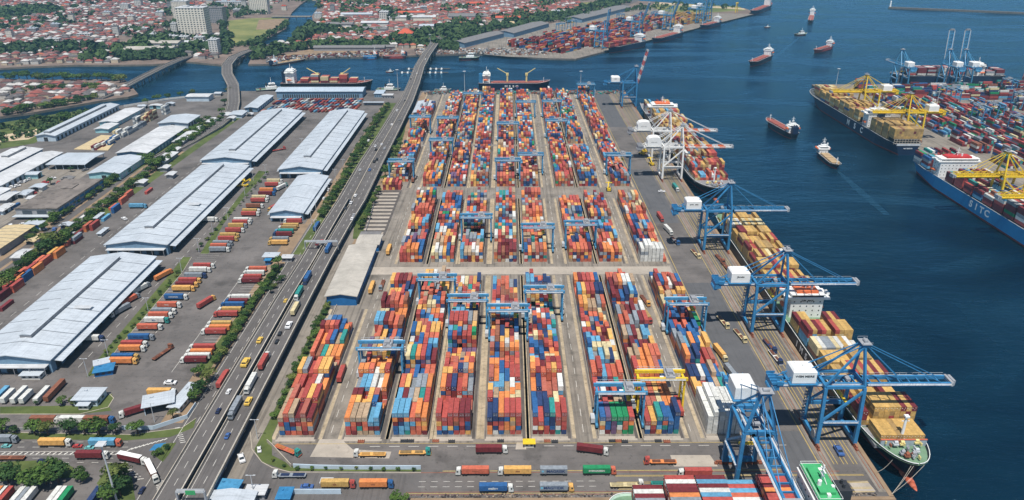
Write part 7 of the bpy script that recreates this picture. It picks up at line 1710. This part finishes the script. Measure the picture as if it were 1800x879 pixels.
# scrap heaps: rubble and vehicles at the north shore, a countless mass
q = random.Random(9); b = MB()
for k in range(1500):
    px, py = q.uniform(470, 700), q.uniform(87, 112)
    if py > 113 - (px - 470) * .05 or py < 101 - (px - 470) * .06: continue
    x, y = g(px, py)
    if not inpoly(x, y, EAST): continue
    b.obox(x, y, 0.05, q.uniform(2, 6), q.uniform(1.5, 3), q.uniform(.8, 3), q.random() * 3, 0, q.choice((PAL['brown'], PAL['grey'], (.05, .05, .05, 1), (.1, .08, .07, 1), PAL['white'], PAL['maroon'], (.2, .15, .12, 1))))
o = b.build('scrap_heap', 'paint_attr'); tag(o, 'wide heap of scrap vehicles and debris on the north shore', 'scrap', kind='stuff')
b = MB()
for k in range(700):
    px, py = q.uniform(730, 960), q.uniform(86, 97); x, y = g(px, py)
    if not inpoly(x, y, EAST): continue
    b.obox(x, y, 0.08, q.uniform(2, 5), q.uniform(1.5, 3), q.uniform(.5, 2.2), q.random() * 3, 0, q.choice((PAL['brown'], PAL['grey'], PAL['white'], (.3, .2, .14, 1), (.08, .08, .08, 1))))
o = b.build('quay_clutter', 'paint_attr'); tag(o, 'clutter of small boxes and vehicles on the shore by the long bridge', 'clutter', kind='stuff')
b = MB()
for k in range(420):
    x, y = q.uniform(-118, 160), q.uniform(1036, 1056); b.obox(x, y, 0.02, q.uniform(1.5, 5), q.uniform(1, 2.6), q.uniform(.5, 2.4), q.choice((0, N)) + q.uniform(-.2, .2), 0, q.choice(((.06, .06, .06, 1), PAL['grey'], PAL['brown'], PAL['teal'], (.12, .1, .09, 1))))
o = b.build('quay_gear', 'paint_attr'); tag(o, 'dark line of gear and bollards along the north quay', 'gear', kind='stuff')
b = MB()
for k in range(500):
    x, y = q.uniform(-44, 160), q.uniform(247.4, 249.2); b.obox(x, y, 0.01, q.uniform(.3, 1.1), q.uniform(.3, .8), q.uniform(.15, .6), q.random() * 3, 0, q.choice(((.06, .05, .05, 1), (.3, .24, .18, 1), (.15, .12, .1, 1))))
o = b.build('quay_gravel', 'paint_attr'); tag(o, 'gravelly strip of debris along the south quay edge', 'gravel', kind='stuff')
# ================================================================ containers: the 300 that show largest are things, the rest one object
def cmesh(L):
    b = MB(); b.box(-L / 2, L / 2, -CW / 2, CW / 2, 0, CH - .06)
    return b
CM = {}
def container_mesh(L):
    k = round(L, 1)
    if k not in CM:
        b = cmesh(L - .06)
        for sx in (-1, 1):
            for sy in (-1, 1):
                b.box(sx * L / 2 - .09, sx * L / 2 + .09, sy * CW / 2 - .09, sy * CW / 2 + .09, 0, CH - .01)
                for zz in (0, CH - .2): pass
        for sy in (-1, 1): b.box(-L / 2, L / 2, sy * CW / 2 - .06, sy * CW / 2 + .03, CH - .17, CH - .02); b.box(-L / 2, L / 2, sy * CW / 2 - .06, sy * CW / 2 + .03, .01, .16)
        for sx in (-1, 1): b.box(sx * L / 2 - .06, sx * L / 2 + .04, -CW / 2, CW / 2, CH - .17, CH - .015); b.box(sx * L / 2 - .06, sx * L / 2 + .04, -CW / 2, CW / 2, .012, .16)
        for sx in (-1, 1):
            for (yy, zz, hh) in ((-.75, 1.5, .35), (.62, 1.75, .28), (.3, .75, .22)): b.box(sx * L / 2 + (.0 if sx > 0 else -.09), sx * L / 2 + (.09 if sx > 0 else 0), yy - .16, yy + .16, zz, zz + hh, 1)
        CM[k] = b.tomesh('shipping_container', ['paint_obj', 'paint_line'])
    return CM[k]
b = MB()
for s in (-1, 1): b.box(.05, .09, s * .03 if s > 0 else -1.1, 1.1 if s > 0 else -.03, .18, CH - .2)
b.v = [(x, y, z) for x, y, z in b.v]
def dmesh(side):
    b = MB(); y0, y1 = (-1.12, -.03) if side < 0 else (.03, 1.12)
    b.box(0, .05, y0, y1, .2, CH - .22); return b.tomesh('door', ['paint_obj'])
def rmesh(side):
    b = MB(); c = -.57 if side < 0 else .57
    for dy in (-.28, .28): b.box(.05, .1, c + dy - .03, c + dy + .03, .25, CH - .28)
    b.box(.05, .09, c - .34, c + .34, 1.05, 1.12); return b.tomesh('lock_rods', ['steel_light'])
DM = [dmesh(-1), dmesh(1)]; RM = [rmesh(-1), rmesh(1)]
cam = Vector((0, 0, HC))
occ = {}
def key(c):
    d = (Vector((c['x'], c['y'], c['z'])) - cam).length
    return d * (1.0 if c['top'] else 1.5)
vis = [c for c in POOL if (c['top'] or c['front']) and c['y'] > 232 and c['desc'][0] != 'far']
def infr(c):
    zc = c['y'] * math.cos(PITCH) + (HC - c['z']) * math.sin(PITCH)
    px = CX + FPX * c['x'] / zc; v = ((HC - c['z']) * math.cos(PITCH) - c['y'] * math.sin(PITCH)) / zc
    return -5 < px < 1805 and CY + FPX * v < 885
vis = [c for c in vis if infr(c)]
vis.sort(key=key); near = vis[:300]; nid = {id(c) for c in near}
TIER = {1: 'bottom', 2: 'second', 3: 'third', 4: 'fourth', 5: 'fifth', 6: 'sixth'}
jr = random.Random(2)
for c in near:
    o = bpy.data.objects.new('shipping_container', container_mesh(c['L'])); COL.objects.link(o)
    o.location = (c['x'] + jr.uniform(-.04, .04), c['y'] + jr.uniform(-.08, .08), c['z']); o.rotation_euler = (0, 0, c['a']); k = jr.uniform(.85, 1.12); o.color = tuple(min(1, v * k) for v in PAL[c['col']][:3]) + (1,)
    t = 'top' if c['top'] else TIER[c['tier']]; d = c['desc']
    sz = 'short ' if c['L'] < 8 else ''
    if d[0] == 'ship':
        if 'lower edge' in c['group']: lab = '%s container, %s tier, lane %s from quay, stack %s, lower edge ship' % (c['col'], t, nth(c['lane']), d[1])
        else: lab = '%s container, %s tier, %s lane from quay, %s stack from bow' % (c['col'], t, nth(c['lane']), d[1])
    elif d[0] == 'loose': lab = '%s container, %s, %s of the loose ones beside the quay road' % (c['col'], t + ' tier', nth(d[1]))
    elif d[0] == 'slots': lab = '%s container, %s tier, %s in the short stack by the slots' % (c['col'], t, nth(c['lane']))
    elif d[0] == 'single': lab = '%s container, %s tier, %s from the south beside the west road' % (c['col'], t, d[1])
    else: lab = '%s%s container, %s tier, %s lane, %s bay, %s %s block' % (sz, c['col'], t, nth(c['lane']), d[0], d[1], {'second': 'middle'}.get(d[2], d[2]))
    tag(o, lab, 'shipping container', c['group'])
    if c['front'] and abs(c['a'] - N) < .1 and c['y'] < 300:
        for i in (0, 1):
            q = bpy.data.objects.new('door', DM[i]); COL.objects.link(q); q.parent = o; q.location = (-c['L'] / 2 - .04, 0, 0); q.rotation_euler = (0, 0, math.pi); q.color = tuple(v * .88 for v in o.color[:3]) + (1,)
            w_ = bpy.data.objects.new('lock_rods', RM[i]); COL.objects.link(w_); w_.parent = q
b = MB()
for c in POOL:
    if id(c) in nid or (c.get('hide') and c['desc'][0] == 'far' and c['tier'] < c['n'] - 2): continue
    if not c['top'] and not c['front'] and not c['side'] and c['desc'][0] != 'far' and c['tier'] < c['n'] - 2: continue
    k = jr.uniform(.82, 1.12); col = tuple(min(1, v * k) for v in PAL[c['col']][:3])
    b.obox(c['x'] + jr.uniform(-.05, .05), c['y'] + jr.uniform(-.08, .08), c['z'], c['L'], CW, CH - .04, c['a'], 0, col)
    if not c['top']: continue
o = b.build('stacked_containers', 'paint_attr'); tag(o, 'all the further container stacks seen as a dense multicoloured mass', 'containers', kind='stuff')

# ================================================================ sky, sun, haze, camera
world = bpy.data.worlds.new('World'); scene.world = world; world.use_nodes = True; nt = world.node_tree
bg = nt.nodes['Background']; sk = nt.nodes.new('ShaderNodeTexSky'); sk.sky_type = 'NISHITA'; sk.sun_disc = False
SD = Vector((-0.04, -0.36, 0.925)).normalized()
sk.sun_elevation = math.asin(SD.z); sk.sun_rotation = math.atan2(SD.x, SD.y); sk.altitude = 50; sk.air_density = 1.0; sk.dust_density = 0.3; sk.ozone_density = 2.5
nt.links.new(sk.outputs[0], bg.inputs[0]); bg.inputs[1].default_value = 0.078
sl = bpy.data.lights.new('sun', 'SUN'); sl.energy = 5.0; sl.angle = R(0.53); sl.color = (1.0, 0.955, 0.88)
so = bpy.data.objects.new('sun', sl); COL.objects.link(so); so.rotation_euler = SD.to_track_quat('Z', 'Y').to_euler()
HAZE = True
if HAZE:
    b = MB(); b.box(-2600, 2400, -60, 4000, -10.5, 262); hz = b.build('haze', 'white_paint'); hz.data.materials.clear()
    m = bpy.data.materials.new('haze_air'); m.use_nodes = True; n = m.node_tree; n.nodes.clear(); ou = n.nodes.new('ShaderNodeOutputMaterial'); pv = n.nodes.new('ShaderNodeVolumePrincipled')
    pv.inputs['Color'].default_value = (0.35, 0.72, 1.0, 1); pv.inputs['Density'].default_value = 0.00009; pv.inputs['Anisotropy'].default_value = 0.2
    n.links.new(pv.outputs[0], ou.inputs['Volume']); hz.data.materials.append(m); tag(hz, 'thin bluish haze over the harbour', 'haze', kind='stuff')
cd = bpy.data.cameras.new('camera'); co = bpy.data.objects.new('camera', cd); COL.objects.link(co); scene.camera = co
cd.sensor_width = 36; cd.lens = FPX / 1800 * 36; cd.clip_start = 1; cd.clip_end = 30000
co.location = (0, 0, HC); co.rotation_euler = (math.pi / 2 - PITCH, 0, -PSI)
cd.shift_y = 0
vs = scene.view_settings; vs.view_transform = 'Standard'; vs.look = 'None'; vs.gamma = 1; vs.exposure = 0.10; vs.use_curve_mapping = False
scene.render.engine = 'CYCLES'; scene.cycles.volume_bounces = 0; scene.cycles.max_bounces = 5; scene.cycles.use_denoising = True
def clean(o): pass
for o in (TB, TF, CP, LS, LM, rb, ry):
    if o.get('_used') is None: bpy.data.objects.remove(o)
for o in bpy.data.objects:
    if '_used' in o: del o['_used']
dup = {k: v for k, v in USED.items() if len(v) > 1}
import collections; print(collections.Counter(o.get('category') for o in bpy.data.objects if o.get('category')).most_common(12))
print('objects', len(bpy.data.objects), 'labels', len(USED), 'shared', len(dup), 'pool', len(POOL))
for k in list(dup)[:0]: print(k, len(dup[k]))
for k in USED:
    n = len(k.split())
    if n < 4 or n > 16: print('LABEL LEN', n, k)
